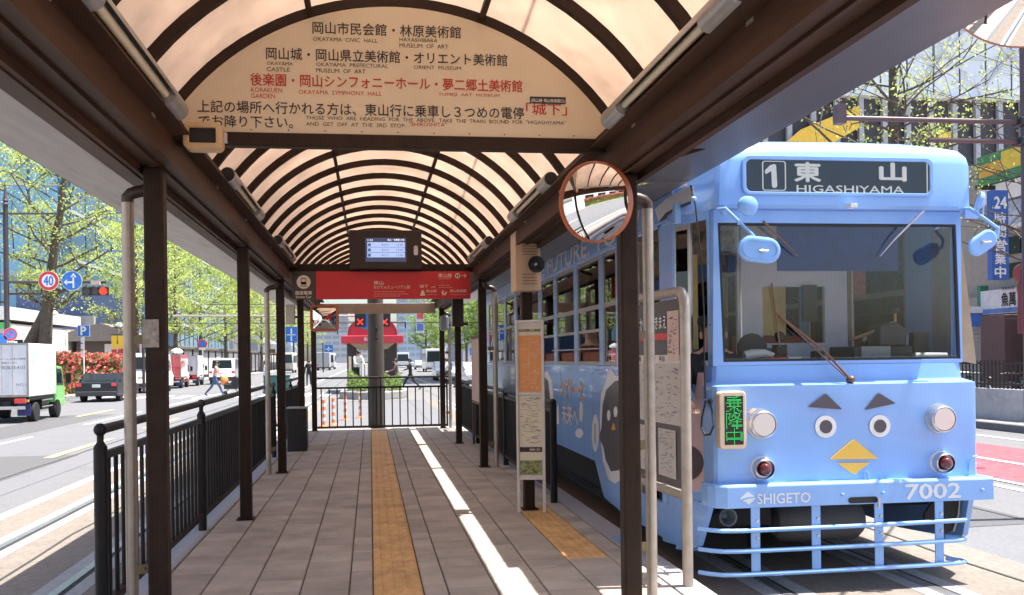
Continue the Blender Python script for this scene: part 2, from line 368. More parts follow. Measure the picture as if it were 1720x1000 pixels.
for sx in (-1, 1):
    X = lambda o_: CX+sx*o_
    part('beam_web', brown2, sh, lambda b: b.box(X(1.19), X(1.22), YA, YB, 2.5, 2.66)); part('beam_flange', brown2, sh, lambda b: b.box(X(1.2205), X(1.3845), YA, YB, 2.515, 2.53)); part('beam_web', brown2, sh, lambda b: b.box(X(1.385), X(1.41), YA, YB, 2.47, 2.64)); part('cable_conduit', brown2, sh, lambda b: b.box(X(1.28), X(1.30), YA, YB, 2.50, 2.5145))
    part('edge_angle_sun_stop', brown2, sh, lambda b: (b.box(X(1.10), X(1.19), YA, YB, 2.645, 2.66), b.box(X(1.335), X(1.41), YA, YB, 2.70, 2.707), b.box(X(1.19), X(1.196), YA, YB, 2.661, 2.70),))  # edge angle, plus top strip and upstand added to stop a stray sun streak
    for k in range(-1, 6):
        y0 = 6.25+3.5*(k-2); y1 = y0+3.499
        if y0 > 19: continue
        y1 = min(y1, YB)
        zi, zo = (2.485, 2.575) if sx < 0 else (2.603 if y0 > 6 else 2.655, 2.683)
        xi, xo = (1.52, 2.0) if sx < 0 else (1.61 if y0 > 6 else 1.70, 2.085)
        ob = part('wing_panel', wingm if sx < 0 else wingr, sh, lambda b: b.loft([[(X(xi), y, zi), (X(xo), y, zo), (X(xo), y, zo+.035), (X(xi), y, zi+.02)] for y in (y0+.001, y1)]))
        part('wing_bracket', brown, sh, lambda b: b.beam((X(1.41), y0+.02+2.45, 2.56), (X(1.97), y0+.02+2.45, zo+.055), .05, .04))
    if sx < 0: part('gutter', brown2, sh, lambda b: b.loft([[(X(1.415), y, 2.462), (X(1.52), y, 2.475), (X(1.52), y, 2.52), (X(1.415), y, 2.51)] for y in (YA, YB)]))
    else: part('gutter', brown2, sh, lambda b: b.loft([[(X(1.415), y, 2.475), (X(1.43), y, 2.475), (X(1.43), y, 2.51), (X(1.415), y, 2.51)] for y in (YA, YB)]))
    part('fascia', brown, sh, lambda b: b.box(X(2.002) if sx < 0 else X(2.087), X(2.012) if sx < 0 else X(2.095), YA, YB, (2.58 if sx < 0 else 2.688), (2.62 if sx < 0 else 2.722)))
# arch
HW, ZS, RISE = 1.264, 2.70, .7195
AR = (HW*HW+RISE*RISE)/(2*RISE); AZ = ZS+RISE-AR; AT = math.asin(HW/AR)
def arc(r, n=28, t0=-AT, t1=AT): return [(CX+(AR+r)*math.sin(t0+(t1-t0)*k/n), AZ+(AR+r)*math.cos(t0+(t1-t0)*k/n)) for k in range(n+1)]
b = MB(); oi, oo = arc(0), arc(.055)
ribmesh = MB(); ribmesh.loft([[(p[0], -.025, p[1]), (p[0], .025, p[1]), (q[0], .025, q[1]), (q[0], -.025, q[1])] for p, q in zip(oi, oo)])
first = None; y = -3.0; ys = []
k = 0
while True:
    y = 5.2+.7*(k-11)
    if y > 19.3: break
    if first is None: first = ribmesh.build('rib', brown, sh, local=True, smooth=False); first.location = (0, y, 0)
    else:
        c = first.copy(); c.location = (0, y, 0); COL.objects.link(c)
    ys.append(y); k += 1
pm = MB(); a0, a1 = arc(.056), arc(.062)
pm.loft([[(p[0], 0, p[1]), (p[0], .694, p[1]), (q[0], .694, q[1]), (q[0], 0, q[1])] for p, q in zip(a0, a1)])
pf = None
for y in ys[:-1]:
    if pf is None: pf = pm.build('roof_panel', roofm, sh, local=True, smooth=True); pf.location = (0, y+.003, 0)
    else: c = pf.copy(); c.location = (0, y+.003, 0); COL.objects.link(c)
for off in (-.47, .47):
    t = math.asin(off/AR); x, z = CX+(AR+.03)*math.sin(t), AZ+(AR+.03)*math.cos(t)
    part('purlin', brown, sh, lambda b: b.box(x-.015, x+.015, ys[0], ys[-1], z-.012, z+.018))
for off in (-1.155, 1.155): part('purlin', brown, sh, lambda b: b.box(CX+off-.03, CX+off+.03, YA, YB, 2.661, 2.70))
# cross beams under the arches
for y in (-1.8, 5.2, 12.2): part('cross_beam', brown, sh, lambda b: b.box(CX-1.19, CX+1.19, y-.035, y+.035, 2.60 if y > 6 else 2.625, 2.70), bev=.006)
part('end_beam', mat('beige_beam', (.3, .24, .19), .6, var=.1), sh, lambda b: b.box(CX-1.19, CX+1.19, 19.24, 19.32, 2.40, 2.61), bev=.006)
# near tympanum sign
signm = mat('cream_sign_panel', (.78, .68, .52), .5, var=.05, sc=3, stain=.06, trans=.35)
def arch_panel(r, z0): 
    pts = [(x, z) for x, z in arc(r, 40) if z > z0]
    return [(pts[0][0]-.0, z0)]+pts+[(pts[-1][0], z0)]
sg = thing('arched_sign', 'cream arched sign listing museum and castle stops in the roof end above the platform', 'sign', (CX, 5.2, 2.65))
YS = 5.172
part('panel', signm, sg, lambda b: b.prism(arch_panel(-.004, 2.70), 'xz', YS, YS+.02))
def st(s, x0, x1, yt, yb, m=ink, bold=.012): ptext(s, x0, x1, yb, yt, YS, m, sg, bold, dy=.002)
st('岡山市民会館・林原美術館', 525, 774, 36.5, 57)
st('OKAYAMA  CIVIC  HALL', 526, 634, 62, 69, bold=0); st('HAYASHIBARA', 671, 735, 63.5, 70, bold=0); st('MUSEUM  OF  ART', 671, 753, 73, 80, bold=0)
st('岡山城・岡山県立美術館・オリエント美術館', 447, 852, 79.5, 100)
st('OKAYAMA', 448, 492, 103.5, 109.5, bold=0); st('CASTLE', 448, 487, 113, 120, bold=0); st('OKAYAMA  PREFECTURAL', 531, 652, 105, 111.5, bold=0); st('MUSEUM  OF  ART', 531, 614, 115, 122, bold=0)
st('ORIENT  MUSEUM', 695, 774, 110, 116, bold=0)
st('後楽園・岡山シンフォニーホール・夢二郷土美術館', 421, 877, 123, 144, redink, .018)
st('KORAKUEN', 422, 474, 147, 155, redink, 0); st('GARDEN', 422, 462, 157, 165, redink, 0); st('OKAYAMA  SYMPHONY  HALL', 502, 641, 151, 158, redink, 0); st('YUMEJI  ART  MUSEUM', 736, 839, 156, 162.5, redink, 0)
st('上記の場所へ行かれる方は、東山行に乗車し３つめの電停', 332, 880, 168, 189); st('「城下」', 884, 952, 173, 193, redink, .014)
st('でお降り下さい。', 334, 492, 193, 213)
st('THOSE  WHO  ARE  HEADING  FOR  THE  ABOVE.  TAKE  THE  TRAIN  BOUND  FOR  "HIGASHIYAMA"', 514, 950, 194.5, 201, bold=0)
st('AND  GET  OFF  AT  THE  3RD  STOP.', 514, 681, 205, 211.5, bold=0); st('"SHIROSHITA"', 687, 750, 205.5, 212, redink, 0)
a = A(890, 174, YS); c = A(950, 164, YS)
part('name_patch', black, sg, lambda b: b.box(a.x, c.x, YS-.003, YS-.001, a.z, c.z)); ptext('(岡山城･岡山後楽園口)', 892, 948, 173, 166, YS, white, sg, 0, dy=.005)
for k in range(11): part('screw', dark, sg, lambda b: b.lathe((CX-1.0+k*.2, YS, 2.715), (0, -1, 0), [(.004, 0), (.003, .003)], 8), smooth=True)
# ---------------------------------------------------------------- tube lamps under the roof edges
lampb = mat('lamp_housing', (.36, .35, .34), .35, .5, var=.1); tubew = mat('lamp_tube', (.72, .6, .42), .35, var=.05)
def lamp(x, y, lab):
    t = thing('tube_lamp', lab, 'lamp', (x, y, 2.66), group='tube lamps along the roof edges'); s = 1 if x > CX else -1; z = 2.70; L_ = 1.75
    def half(b, r0, y0, y1, a0, a1):
        n = 10; rings = []
        for yy in (y0, y1):
            o = [(x+r0*math.cos(a0+(a1-a0)*k/n), yy, z+r0*math.sin(a0+(a1-a0)*k/n)) for k in range(n+1)]
            i_ = [(x+(r0-.004)*math.cos(a1+(a0-a1)*k/n), yy, z+(r0-.004)*math.sin(a1+(a0-a1)*k/n)) for k in range(n+1)]
            rings.append(o+i_)
        b.loft(rings)
    r = .052; m0 = R(270 - s*35)
    part('housing', lampb, t, lambda b: (half(b, r, y+.3, y+L_-.3, m0+R(48), m0+R(312)), b.lathe((x, y, z), (0, 1, 0), [(r-.012, 0), (r, .006), (r, .3)], 20), b.lathe((x, y+L_-.3, z), (0, 1, 0), [(r, 0), (r, .294), (r-.012, .3)], 20)), smooth=True)
    part('end_cap', black, t, lambda b: b.lathe((x, y-.002, z), (0, 1, 0), [(r-.006, -.003), (r-.006, .002)], 20))
    part('tube', tubew, t, lambda b: b.tube([(x, y+.3, z), (x, y+L_-.3, z)], .02, 12), smooth=True)
    for yy in (y+.14, y+L_-.14): part('bracket', silver, t, lambda b: (b.beam((x, yy, z-.03), (x+s*.11, yy, z-.045), .025, .012), b.box(x+s*.085, x+s*.10, yy-.03, yy+.03, z-.07, z-.02)))
names = ['nearest the camera', 'second from the camera', 'third from the camera', 'fourth from the camera', 'fifth from the camera']
for i, y in enumerate((3.0, 6.35, 9.75, 13.25, 16.7)):
    lamp(-.93, y, 'grey tube lamp on the left roof edge, %s' % names[i]); lamp(1.27, y, 'grey tube lamp on the right roof edge, %s' % names[i])
# ---------------------------------------------------------------- downpipes
pipem = silver; elbow = mat('brown_pipe', (.05, .03, .024), .4)
for sx, y, lab in ((-1, 5.27, 'silver downpipe on the left, in front of the nearest post'), (-1, 12.1, 'silver downpipe on the left by the third post'), (1, 5.32, 'silver downpipe right of the nearest right post'), (1, 12.15, 'silver downpipe on the right by the tram in mid platform'), (1, 19.2, 'silver downpipe on the right at the far end of the shelter')):
    x = CX+sx*(1.475); t = thing('downpipe', lab, 'pipe', (x, y, 0), group='downpipes of the shelter')
    part('pipe', pipem, t, lambda b: b.tube([(x, y, 0), (x, y, 2.33)], .033, 16), smooth=True)
    part('elbow', elbow, t, lambda b: b.tube([(x, y, 2.325), (x, y, 2.355), (x-sx*.02, y, 2.375), (x-sx*.05, y, 2.385), (x-sx*.1, y, 2.395), (x-sx*.125, y, 2.41), (x-sx*.135, y, 2.46)], .034, 12), smooth=True)
    for z in (.3, 1.55): part('clamp', mat('brass_clamp', (.2, .16, .09), .5, .6), t, lambda b: (b.box(x-sx*.032, x-sx*.1, y-.035, y-.03, z, z+.05), b.lathe((x-sx*.07, y-.035, z+.025), (0, -1, 0), [(.01, 0), (.01, .01)], 8)))
# grey sticker patch on the nearest left post
part('tape_patch', mat('grey_tape', (.3, .27, .25), .7, var=.35, sc=40), sh, lambda b: b.box(-1.205, -1.12, 5.134, 5.138, 1.53, 1.68))
# speaker on the near beam
t = thing('beam_speaker', 'small square beige speaker with black front on the near cross beam', 'speaker'); a = A(310, 252, 5.08); c = A(374, 209, 5.08)
def squircle(b):
    o1 = rrect(a.x, c.x, a.z, c.z, .03); i1 = rrect(a.x+.03, c.x-.03, a.z+.03, c.z-.03, .008); ringprism(b, o1, i1, 'xz', 5.03, 5.15)
t.location = (a.x, 5.1, a.z); reg(t, t.location)
part('housing', mat('beige_plastic', (.55, .38, .2), .5), t, squircle, bev=.006)
part('grille', black, t, lambda b: b.box(a.x+.028, c.x-.028, 5.05, 5.06, a.z+.028, c.z-.028))
part('bracket', steel, t, lambda b: b.box(c.x+.002, c.x+.02, 5.09, 5.13, a.z+.05, a.z+.1))
# ---------------------------------------------------------------- LCD display and red sign at the third frame
Yd = 12.02; t = thing('departure_display', 'dark brown box with lit departure screen hanging above the red sign', 'display'); a = A(587, 452, Yd); c = A(708, 387, Yd); t.location = (.1, Yd, a.z); reg(t, t.location)
dk = mat('dark_brown_box', (.02, .011, .010), .5, var=.1)
part('housing', dk, t, lambda b: b.box(a.x, c.x, Yd, Yd+.14, a.z, c.z), bev=.01)
def prect(b, x0, y0, x1, y1, Y, d0, d1):
    p = A(x0, y1, Y); q = A(x1, y0, Y); b.box(p.x, q.x, Y-d1, Y-d0, p.z, q.z)
part('bezel', glow('screen_dark', (.02, .025, .05), 1), t, lambda b: prect(b, 614, 400, 682, 440, Yd, .001, .003))
scr = glow('screen_blue', (.30, .42, .72), .42)
for k in range(3): part('screen_row', scr, t, lambda b: prect(b, 617, 407.3+k*8.7, 680, 415.2+k*8.7, Yd, .004, .006))
sink = glow('screen_ink', (.05, .08, .25), .3); swh = glow('screen_white', (.8, .85, .95), .5)
ptext('11:53', 617, 626, 405, 402, Yd, swh, t, 0, dy=.008); ptext('東山・清輝橋 方面', 651, 679, 405, 401.5, Yd, swh, t, 0, dy=.008)
for k in range(3):
    part('tram_icon', sink, t, lambda b: prect(b, 618.3, 409+k*8.7, 622.7, 414+k*8.7, Yd, .007, .008))
    ptext('東山行き', 641, 653, 413.5+k*8.7, 409.5+k*8.7, Yd, sink, t, 0, dy=.008); ptext('12:0%d' % (k*3), 666, 677, 413.5+k*8.7, 409.5+k*8.7, Yd, sink, t, 0, dy=.008)
part('handle', steel, t, lambda b: b.prism([(p, q) for p, q in rrect(A(695, 425, Yd).x, A(702, 425, Yd).x, A(695, 429, Yd).z, A(700, 413, Yd).z, .02)], 'xz', Yd-.008, Yd-.001))
YR = 12.12
t = thing('route_sign', 'wide red hanging sign with a dark street car panel at its left end', 'sign', (CX, YR, 2.24))
part('red_panel', mat('red_sign', (.52, .022, .028), .45, var=.05), t, lambda b: prect(b, 531, 456, 790, 503, YR, -.05, 0), bev=.004)
part('dark_panel', mat('grey_brown_sign', (.05, .035, .032), .5, var=.05), t, lambda b: prect(b, 491, 456, 530.6, 503, YR, -.05, 0), bev=.004)
cream = mat('cream_ink', (.75, .62, .5), .5, var=0)
def dsc(b, px, py, r, Y, d0, d1): p = A(px, py, Y); b.prism(disc((p.x, p.z), r), 'xz', Y-d1, Y-d0)
part('emblem', cream, t, lambda b: dsc(b, 510, 474, .088, YR, .001, .003))
def icon(b):
    p = A(510, 474, YR); x, z = p.x, p.z; ringprism(b, rrect(x-.034, x+.034, z-.03, z+.052, .014), rrect(x-.026, x+.026, z+.002, z+.042, .006), 'xz', YR-.006, YR-.004)
    b.box(x-.034, x+.034, YR-.006, YR-.004, z-.03, z-.004); b.beam((x-.02, YR-.005, z-.03), (x-.045, YR-.005, z-.062), .002, .01, (0, 1, 0)); b.beam((x+.02, YR-.005, z-.03), (x+.045, YR-.005, z-.062), .002, .01, (0, 1, 0)); b.box(x-.04, x+.04, YR-.006, YR-.004, z-.055, z-.047)
part('tram_icon', ink, t, icon)
pt = lambda s, x0, x1, yt, yb, bold=.01: ptext(s, x0, x1, yb, yt, YR, cream, t, bold, dy=.003)
pt('路面電車', 496, 524, 489, 495.5, .02); pt('Street Car', 497, 523, 497, 501, .02); pt('東山', 628, 644, 472, 478.5); pt('おかでんミュージアム駅', 628, 689, 480, 485.5)
pt('東山線', 736, 759, 459.5, 466.5); pt('城下', 705, 719, 478.5, 484); pt('岡山城', 716, 733, 487, 491.5); pt('岡山後楽園', 756, 783, 486.5, 491.5); pt('方面', 724, 731, 481, 483.5, 0)
part('line_badge', cream, t, lambda b: dsc(b, 768.5, 463.5, .035, YR, .001, .003)); ptext('H', 766.3, 770.7, 466.5, 460.5, YR, ink, t, .03, dy=.005)
pt('→', 775, 784, 460.5, 466.5, .01)
tiny = mat('faint_print', (.75, .4, .36), .6, var=0)
def lines(b, x0, x1, y, Y, h=.006, seed=1, d=.002):
    rg = random.Random(seed); p = A(x0, y, Y); q = A(x1, y, Y); x = p.x
    while x < q.x: w = rg.uniform(.006, .03); b.box(x, min(x+w, q.x), Y-d-.001, Y-d, p.z, p.z+h); x += w+rg.uniform(.003, .008)
part('small_print', tiny, t, lambda b: [lines(b, 628, 680, 490.5, YR, seed=1), lines(b, 628, 685, 494.5, YR, seed=2), lines(b, 628, 672, 498, YR, seed=3), lines(b, 737, 757, 469, YR, seed=4), lines(b, 737, 755, 480, YR, seed=5), lines(b, 737, 760, 483.5, YR, seed=6), lines(b, 717, 735, 495.5, YR, seed=7), lines(b, 757, 785, 495.5, YR, seed=8)])['kind'] = 'stuff'
part('castle_mark', cream, t, lambda b: [prect(b, 706+k, 497-3*k-3, 714-k, 497-3*k, YR, .002, .004) for k in range(3)]); part('garden_mark', cream, t, lambda b: [dsc(b, 746+3*math.cos(k), 492+3*math.sin(k), .012, YR, .002, .004) for k in range(5)])
for px in (540, 742): part('hanger', brown, t, lambda b: prect(b, px-9, 449, px+9, 456, YR, -.03, -.005))
# ---------------------------------------------------------------- fences
fm = mat('fence_paint', (.013, .0125, .013), .45, spec=.25, var=.15, sc=20)
def fence(lab, pts, zt=1.09, zu=.945, zb=.13, posts=3.0, gap=.15, group=None, r=.022, post_r=.036, cap=True, loc=None, topr=.026):
    a, c = Vector(pts[0]), Vector(pts[1]); L_ = (c-a).length; d = (c-a)/L_; z0 = a.z
    t = thing('railing', lab, 'railing', tuple(a), group=group)
    part('top_rail', fm, t, lambda b: b.tube([a+Vector((0, 0, zt)), c+Vector((0, 0, zt))], topr, 12), smooth=True)
    part('rail', fm, t, lambda b: b.beam(a+Vector((0, 0, zu)), c+Vector((0, 0, zu)), .035, .04)); part('rail', brown, t, lambda b: b.beam(a+Vector((0, 0, zb)), c+Vector((0, 0, zb)), .04, .045))
    n = max(1, round(L_/posts)); pm_ = None; bm_ = None
    for i in range(n+1):
        p = a+d*(L_*i/n)
        if pm_ is None:
            pm_ = part('post', fm, t, lambda b: (b.tube([(0, 0, 0), (0, 0, zu+.05)], post_r, 14), b.lathe((0, 0, zu+.05), (0, 0, 1), [(post_r, 0), (post_r*.5, .03), (post_r*.5, zt-zu-.07)], 12), b.ball((0, 0, zt), .036, 12)), local=True, smooth=True); pm_.location = p-a
        else: q = pm_.copy(); q.location = p-a; COL.objects.link(q)
    m = int(L_/gap); pp = L_/n
    for i in range(1, m+1):
        s_ = i*gap
        if abs((s_/pp)-round(s_/pp))*pp < .05 or s_ > L_-.04: continue
        if bm_ is None: bm_ = part('baluster', fm, t, lambda b: b.tube([(0, 0, zb), (0, 0, zu)], .0135, 8), local=True, smooth=True); bm_.location = d*s_
        else: q = bm_.copy(); q.location = d*s_; COL.objects.link(q)
    return t
fence('long black railing on the left platform edge, nearest the camera', ((-1.45, 5.22, 0), (-1.45, 14.2, 0)))
fence('black railing on the left platform edge beyond the hanging chain', ((-1.45, 15.2, 0), (-1.45, 19.2, 0)), posts=2)
fence('black railing on the right platform edge between platform and tram', ((1.80, 9.05, 0), (1.80, 18.9, 0)), gap=.12, zt=1.0, zu=.92)
fence('black railing closing the far end of the platform', ((-1.2, 19.75, 0), (1.62, 19.75, 0)), zt=1.07, zu=.86, zb=.03, posts=1.41, gap=.165, r=.018, topr=.022, post_r=.02)
ch = thing('chain', 'chain hanging in the gap of the left railing', 'chain', (-1.45, 14.7, 0))
part('links', dark, ch, lambda b: b.tube([(-1.45, 14.2+k*.1, .85-.42*(1-((k-5)/5)**2)) for k in range(11)], .012, 6), smooth=True)
b = MB(); b.box(-1.33, -1.02, 15.0, 15.35, 0, .68); o = b.build('storage_box', black, bev=.01); tag(o, 'low black box with pale lid edge at the foot of the left posts', 'box'); part('lid', silver, o, lambda b: b.box(-1.34, -1.01, 14.99, 15.36, .681, .70))
# ================================================================ PLATFORM FURNITURE ON THE RIGHT
def decal(b, pts, plane, d, th=.002): b.prism(pts, plane, d, d-th)
# stand with the orange poster in front of the second right post
t = thing('notice_stand', 'narrow white two legged stand with an orange poster over a white map', 'notice stand', (1.47, 8.5, 0))
sw = mat('stand_white', (.62, .58, .54), .45, var=.06, stain=.2)
import mathutils
ang = R(-5); o0 = Vector((1.352, 8.56, 0)); ux = Vector((math.cos(R(-14)), math.sin(R(-14)), 0)); uy = Vector((-ux.y, ux.x, 0))
def L3(a, d, z): return o0 + ux*a + uy*d + Vector((0, 0, z))
def obox(b, a0, a1, d0, d1, z0, z1):
    b.add([L3(a0, d0, z0), L3(a1, d0, z0), L3(a1, d1, z0), L3(a0, d1, z0), L3(a0, d0, z1), L3(a1, d0, z1), L3(a1, d1, z1), L3(a0, d1, z1)], [(0, 3, 2, 1), (4, 5, 6, 7), (0, 1, 5, 4), (1, 2, 6, 5), (2, 3, 7, 6), (3, 0, 4, 7)])
WS = .268
part('leg', sw, t, lambda b: obox(b, 0, .03, -.015, .03, 0, .305), bev=.003); part('leg', sw, t, lambda b: obox(b, WS-.03, WS, -.015, .03, 0, .305), bev=.003)
part('frame', sw, t, lambda b: (obox(b, 0, .022, -.02, .035, .305, 1.80), obox(b, WS-.022, WS, -.02, .035, .305, 1.80), obox(b, .022, WS-.022, -.02, .035, 1.775, 1.80), obox(b, .022, WS-.022, -.02, .035, .305, .34), obox(b, .022, WS-.022, -.02, .035, 1.10, 1.12)), bev=.003)
part('back_panel', sw, t, lambda b: obox(b, .022, WS-.022, 0, .02, .34, 1.775))
orange = mat('orange_poster', (.72, .28, .08), .45, var=.08); ivory = mat('ivory_poster', (.68, .6, .45), .5, var=.05)
part('header', ivory, t, lambda b: obox(b, .03, WS-.03, -.003, -.001, 1.66, 1.74)); part('orange_poster', orange, t, lambda b: obox(b, .03, WS-.03, -.003, -.001, 1.13, 1.655)); part('map_poster', ivory, t, lambda b: obox(b, .03, WS-.03, -.003, -.001, .62, 1.095))
text('岡山市内電車のりば案内図', L3(.036, -.005, 1.69), ux, (0, 0, 1), WS-.072, .028, ink, t, bold=.02)
def scribble(b, a0, a1, z0, z1, n, seed, f, h=.004):
    rg = random.Random(seed)
    for k in range(n):
        z = rg.uniform(z0, z1); a = rg.uniform(a0, a1-.02); w = rg.uniform(.008, .05); f(b, a, min(a+w, a1), z, z+h)
fo = lambda b, a, c, z, z2: obox(b, a, c, -.0045, -.0035, z, z2)
part('print', cream, t, lambda b: (scribble(b, .04, WS-.04, 1.15, 1.63, 90, 4, fo, .003), obox(b, .12, .122, -.0045, -.0035, 1.18, 1.5), obox(b, .18, .182, -.0045, -.0035, 1.18, 1.58)))
part('print', mat('grey_print', (.2, .18, .18), .6, var=0), t, lambda b: (scribble(b, .035, WS-.04, .64, 1.08, 130, 5, fo, .0035), obox(b, .035, WS-.035, -.0045, -.0035, .84, .842)))
part('dark_strip', dk, t, lambda b: obox(b, .03, WS-.03, -.003, -.001, .565, .61)); part('title_strip', ivory, t, lambda b: obox(b, .03, WS-.03, -.003, -.001, .49, .56))
part('landscape_print', mat('landscape_print', (.22, .24, .09), .5, var=.9, sc=34), t, lambda b: obox(b, .03, WS-.03, -.003, -.001, .35, .485))
text('後楽園のご案内', L3(.12, -.005, .578), ux, (0, 0, 1), .1, .02, cream, t, bold=.02)
# loudspeaker box
t = thing('speaker_box', 'beige vented metal box with a round black horn speaker on the second right post', 'speaker box', (1.5, 8.6, 2.15))
bx = mat('beige_enclosure', (.56, .40, .27), .5, var=.08, stain=.25); a = A(874, 489, 8.5); c = A(906, 389, 8.5)
part('enclosure', bx, t, lambda b: b.box(a.x-.045, c.x, 8.5, 8.78, a.z, c.z), bev=.006)
part('lid', bx, t, lambda b: b.box(a.x-.042, c.x+.003, 8.487, 8.4995, a.z+.005, c.z+.003), bev=.003)
vent = mat('vent_shadow', (.16, .09, .05), .7)
for k in range(7): part('louvre', bx, t, lambda b: b.beam((a.x+.02, 8.482, c.z-.05-k*.026), (c.x-.03, 8.482, c.z-.05-k*.026), .014, .010)); part('slot', vent, t, lambda b: b.box(a.x+.02, c.x-.03, 8.4845, 8.4865, c.z-.063-k*.026, c.z-.058-k*.026))
for k in range(4): part('louvre', bx, t, lambda b: b.beam((a.x+.02, 8.482, a.z+.075+k*.03), (c.x-.03, 8.482, a.z+.075+k*.03), .014, .010)); part('slot', vent, t, lambda b: b.box(a.x+.02, c.x-.03, 8.4845, 8.4865, a.z+.063+k*.03, a.z+.068+k*.03))
h = A(898, 444, 8.42); part('horn', black, t, lambda b: b.lathe((h.x, 8.486, h.z), (.12, -1, -.05), [(.03, 0), (.035, .03), (.05, .07), (.078, .095), (.08, .10), (.072, .098), (.04, .07)], 28), smooth=True)
part('horn_core', steel, t, lambda b: b.lathe((h.x+.008, 8.42, h.z-.003), (.12, -1, -.05), [(.022, 0), (.018, .012), (.008, .02)], 16), smooth=True)
# timetable board in a bent silver tube frame
t = thing('timetable_board', 'dark timetable board in a bent silver tube frame beside the nearest right post', 'timetable', (1.93, 5.9, 0))
ya, yb = 5.60, 6.55; xa = 1.965; xb = 1.905
zt = 1.86
def fr(y): return xa + (xb-xa)*(y-ya)/(yb-ya)
part('tube_frame', silver, t, lambda b: b.tube([(fr(ya), ya, 0), (fr(ya), ya, zt-.1)]+[(fr(ya), ya+.1-.1*math.cos(R(a_)), zt-.1+.1*math.sin(R(a_))) for a_ in (20, 45, 70, 90)]+[(fr(yb), yb-.1+.1*math.sin(R(a_)), zt-.1+.1*math.cos(R(a_))) for a_ in (0, 20, 45, 70, 90)]+[(fr(yb), yb, 0)], .034, 14), smooth=True)
part('lower_tube', silver, t, lambda b: b.tube([(fr(ya), ya, .56), (fr(yb), yb, .56)], .03, 12), smooth=True)
bd = mat('board_dark', (.085, .07, .07), .4, var=.05)
def bq(b, y0, y1, z0, z1, d): 
    x0, x1 = fr(y0)-.012-d, fr(y1)-.012-d
    b.add([(x0, y0, z0), (x1, y1, z0), (x1, y1, z1), (x0, y0, z1), (x0-.001, y0, z0), (x1-.001, y1, z0), (x1-.001, y1, z1), (x0-.001, y0, z1)], [(0, 1, 2, 3), (7, 6, 5, 4), (0, 4, 5, 1), (3, 2, 6, 7), (0, 3, 7, 4), (1, 5, 6, 2)])
part('board', bd, t, lambda b: bq(b, ya+.05, yb-.04, .6, zt-.045, -.006))
paper = mat('timetable_paper', (.48, .44, .42), .5, var=.04); redp = mat('red_strip', (.6, .06, .06), .5)
part('timetable_sheet', paper, t, lambda b: bq(b, ya+.05, yb-.04, 1.0, 1.40, .0)); part('timetable_sheet', mat('pale_header', (.6, .56, .54), .5), t, lambda b: bq(b, ya+.05, yb-.04, 1.40, 1.455, 0))
part('timetable_sheet', paper, t, lambda b: bq(b, ya+.14, ya+.44, .65, .965, 0)); part('timetable_sheet', paper, t, lambda b: bq(b, ya+.5, yb-.08, .65, .965, 0))
part('red_strip', redp, t, lambda b: bq(b, ya+.22, yb-.04, 1.555, 1.60, 0)); part('notice_sheet', mat('notice_pink', (.62, .45, .4), .5), t, lambda b: bq(b, ya+.06, ya+.25, 1.42, 1.74, .003))
fb = lambda b, a, c, z, z2: bq(b, a, c, z, z2, .004)
part('print', mat('grey_print', (.2, .18, .18), .6, var=0), t, lambda b: (scribble(b, ya+.07, yb-.06, 1.02, 1.38, 130, 9, fb, .004), scribble(b, ya+.16, ya+.42, .67, .95, 70, 10, fb, .003), scribble(b, ya+.52, yb-.1, .67, .95, 80, 11, fb, .003), scribble(b, ya+.08, ya+.24, 1.46, 1.7, 40, 12, lambda b, a, c, z, z2: bq(b, a, min(c, ya+.24), z, z2, .006), .005)))
vv = Vector((xa-xb, ya-yb, 0)).normalized()
text('おかやまえきまえ', Vector((fr(yb-.12)-.016, yb-.12, 1.63)), vv, (0, 0, 1), .56, .085, white, t, bold=.015)
text('時刻表', Vector((fr(yb-.08)-.016, yb-.08, 1.41)), vv, (0, 0, 1), .12, .035, ink, t, bold=.02)
text('平日', Vector((fr(ya+.4)-.016, ya+.4, 1.41)), vv, (0, 0, 1), .09, .035, ink, t, bold=.02)
part('red_dot', redp, t, lambda b: b.prism([(p, q) for p, q in disc((yb-.075, 1.68), .028)], 'yz', xb-.013, xb-.018))
part('clamp', mat('brass_clamp', (.2, .16, .09), .5, .6), t, lambda b: (b.box(1.56, 1.60, 5.27, 5.3, .9, .95),))
# ---------------------------------------------------------------- mirrors on the shelter
mirm = mat('mirror_glass', (.9, .9, .9), .02, 1, var=0); orim = mat('orange_rim', (.42, .12, .045), .4, var=.1)
def round_mirror(c, n, r, lab, curve, post=None):
    t = thing('convex_mirror', lab, 'mirror', c, group=None); n = Vector(n).normalized(); c = Vector(c)
    prof = [(r*k/10, curve*(1-(k/10)**2)) for k in range(11)][::-1]
    part('mirror_face', mirm, t, lambda b: b.lathe(c, n, [(r, -.01)]+prof, 56), smooth=True)
    part('rim', orim, t, lambda b: b.lathe(c, n, [(r*.96, -.045), (r+.008, -.04), (r+.011, .012), (r+.008, .016), (r+.002, .008), (r, -.012)], 56), smooth=True)
    part('back', dark, t, lambda b: b.lathe(c, n, [(.05, -.1), (r*.95, -.05), (r*.95, -.046)], 32), smooth=True)
    if post is not None: part('arm', dark, t, lambda b: b.tube([c-n*.08, post], .016, 8), smooth=True)
    return t
mc = A(998, 340, 5.0)
round_mirror(mc, (-.69, -.70, -.15), .214, 'round convex mirror with orange rim on the nearest right post', .036, (1.5, 5.14, mc.z+.02))
t = thing('square_mirror', 'small square convex mirror with orange frame at the far left post', 'mirror', A(545, 535, 15.5)); c = A(545, 535, 15.5)
part('frame', orim, t, lambda b: ringprism(b, rrect(c.x-.235, c.x+.235, c.z-.22, c.z+.22, .06), rrect(c.x-.205, c.x+.205, c.z-.19, c.z+.19, .05), 'xz', 15.46, 15.54), bev=.008)
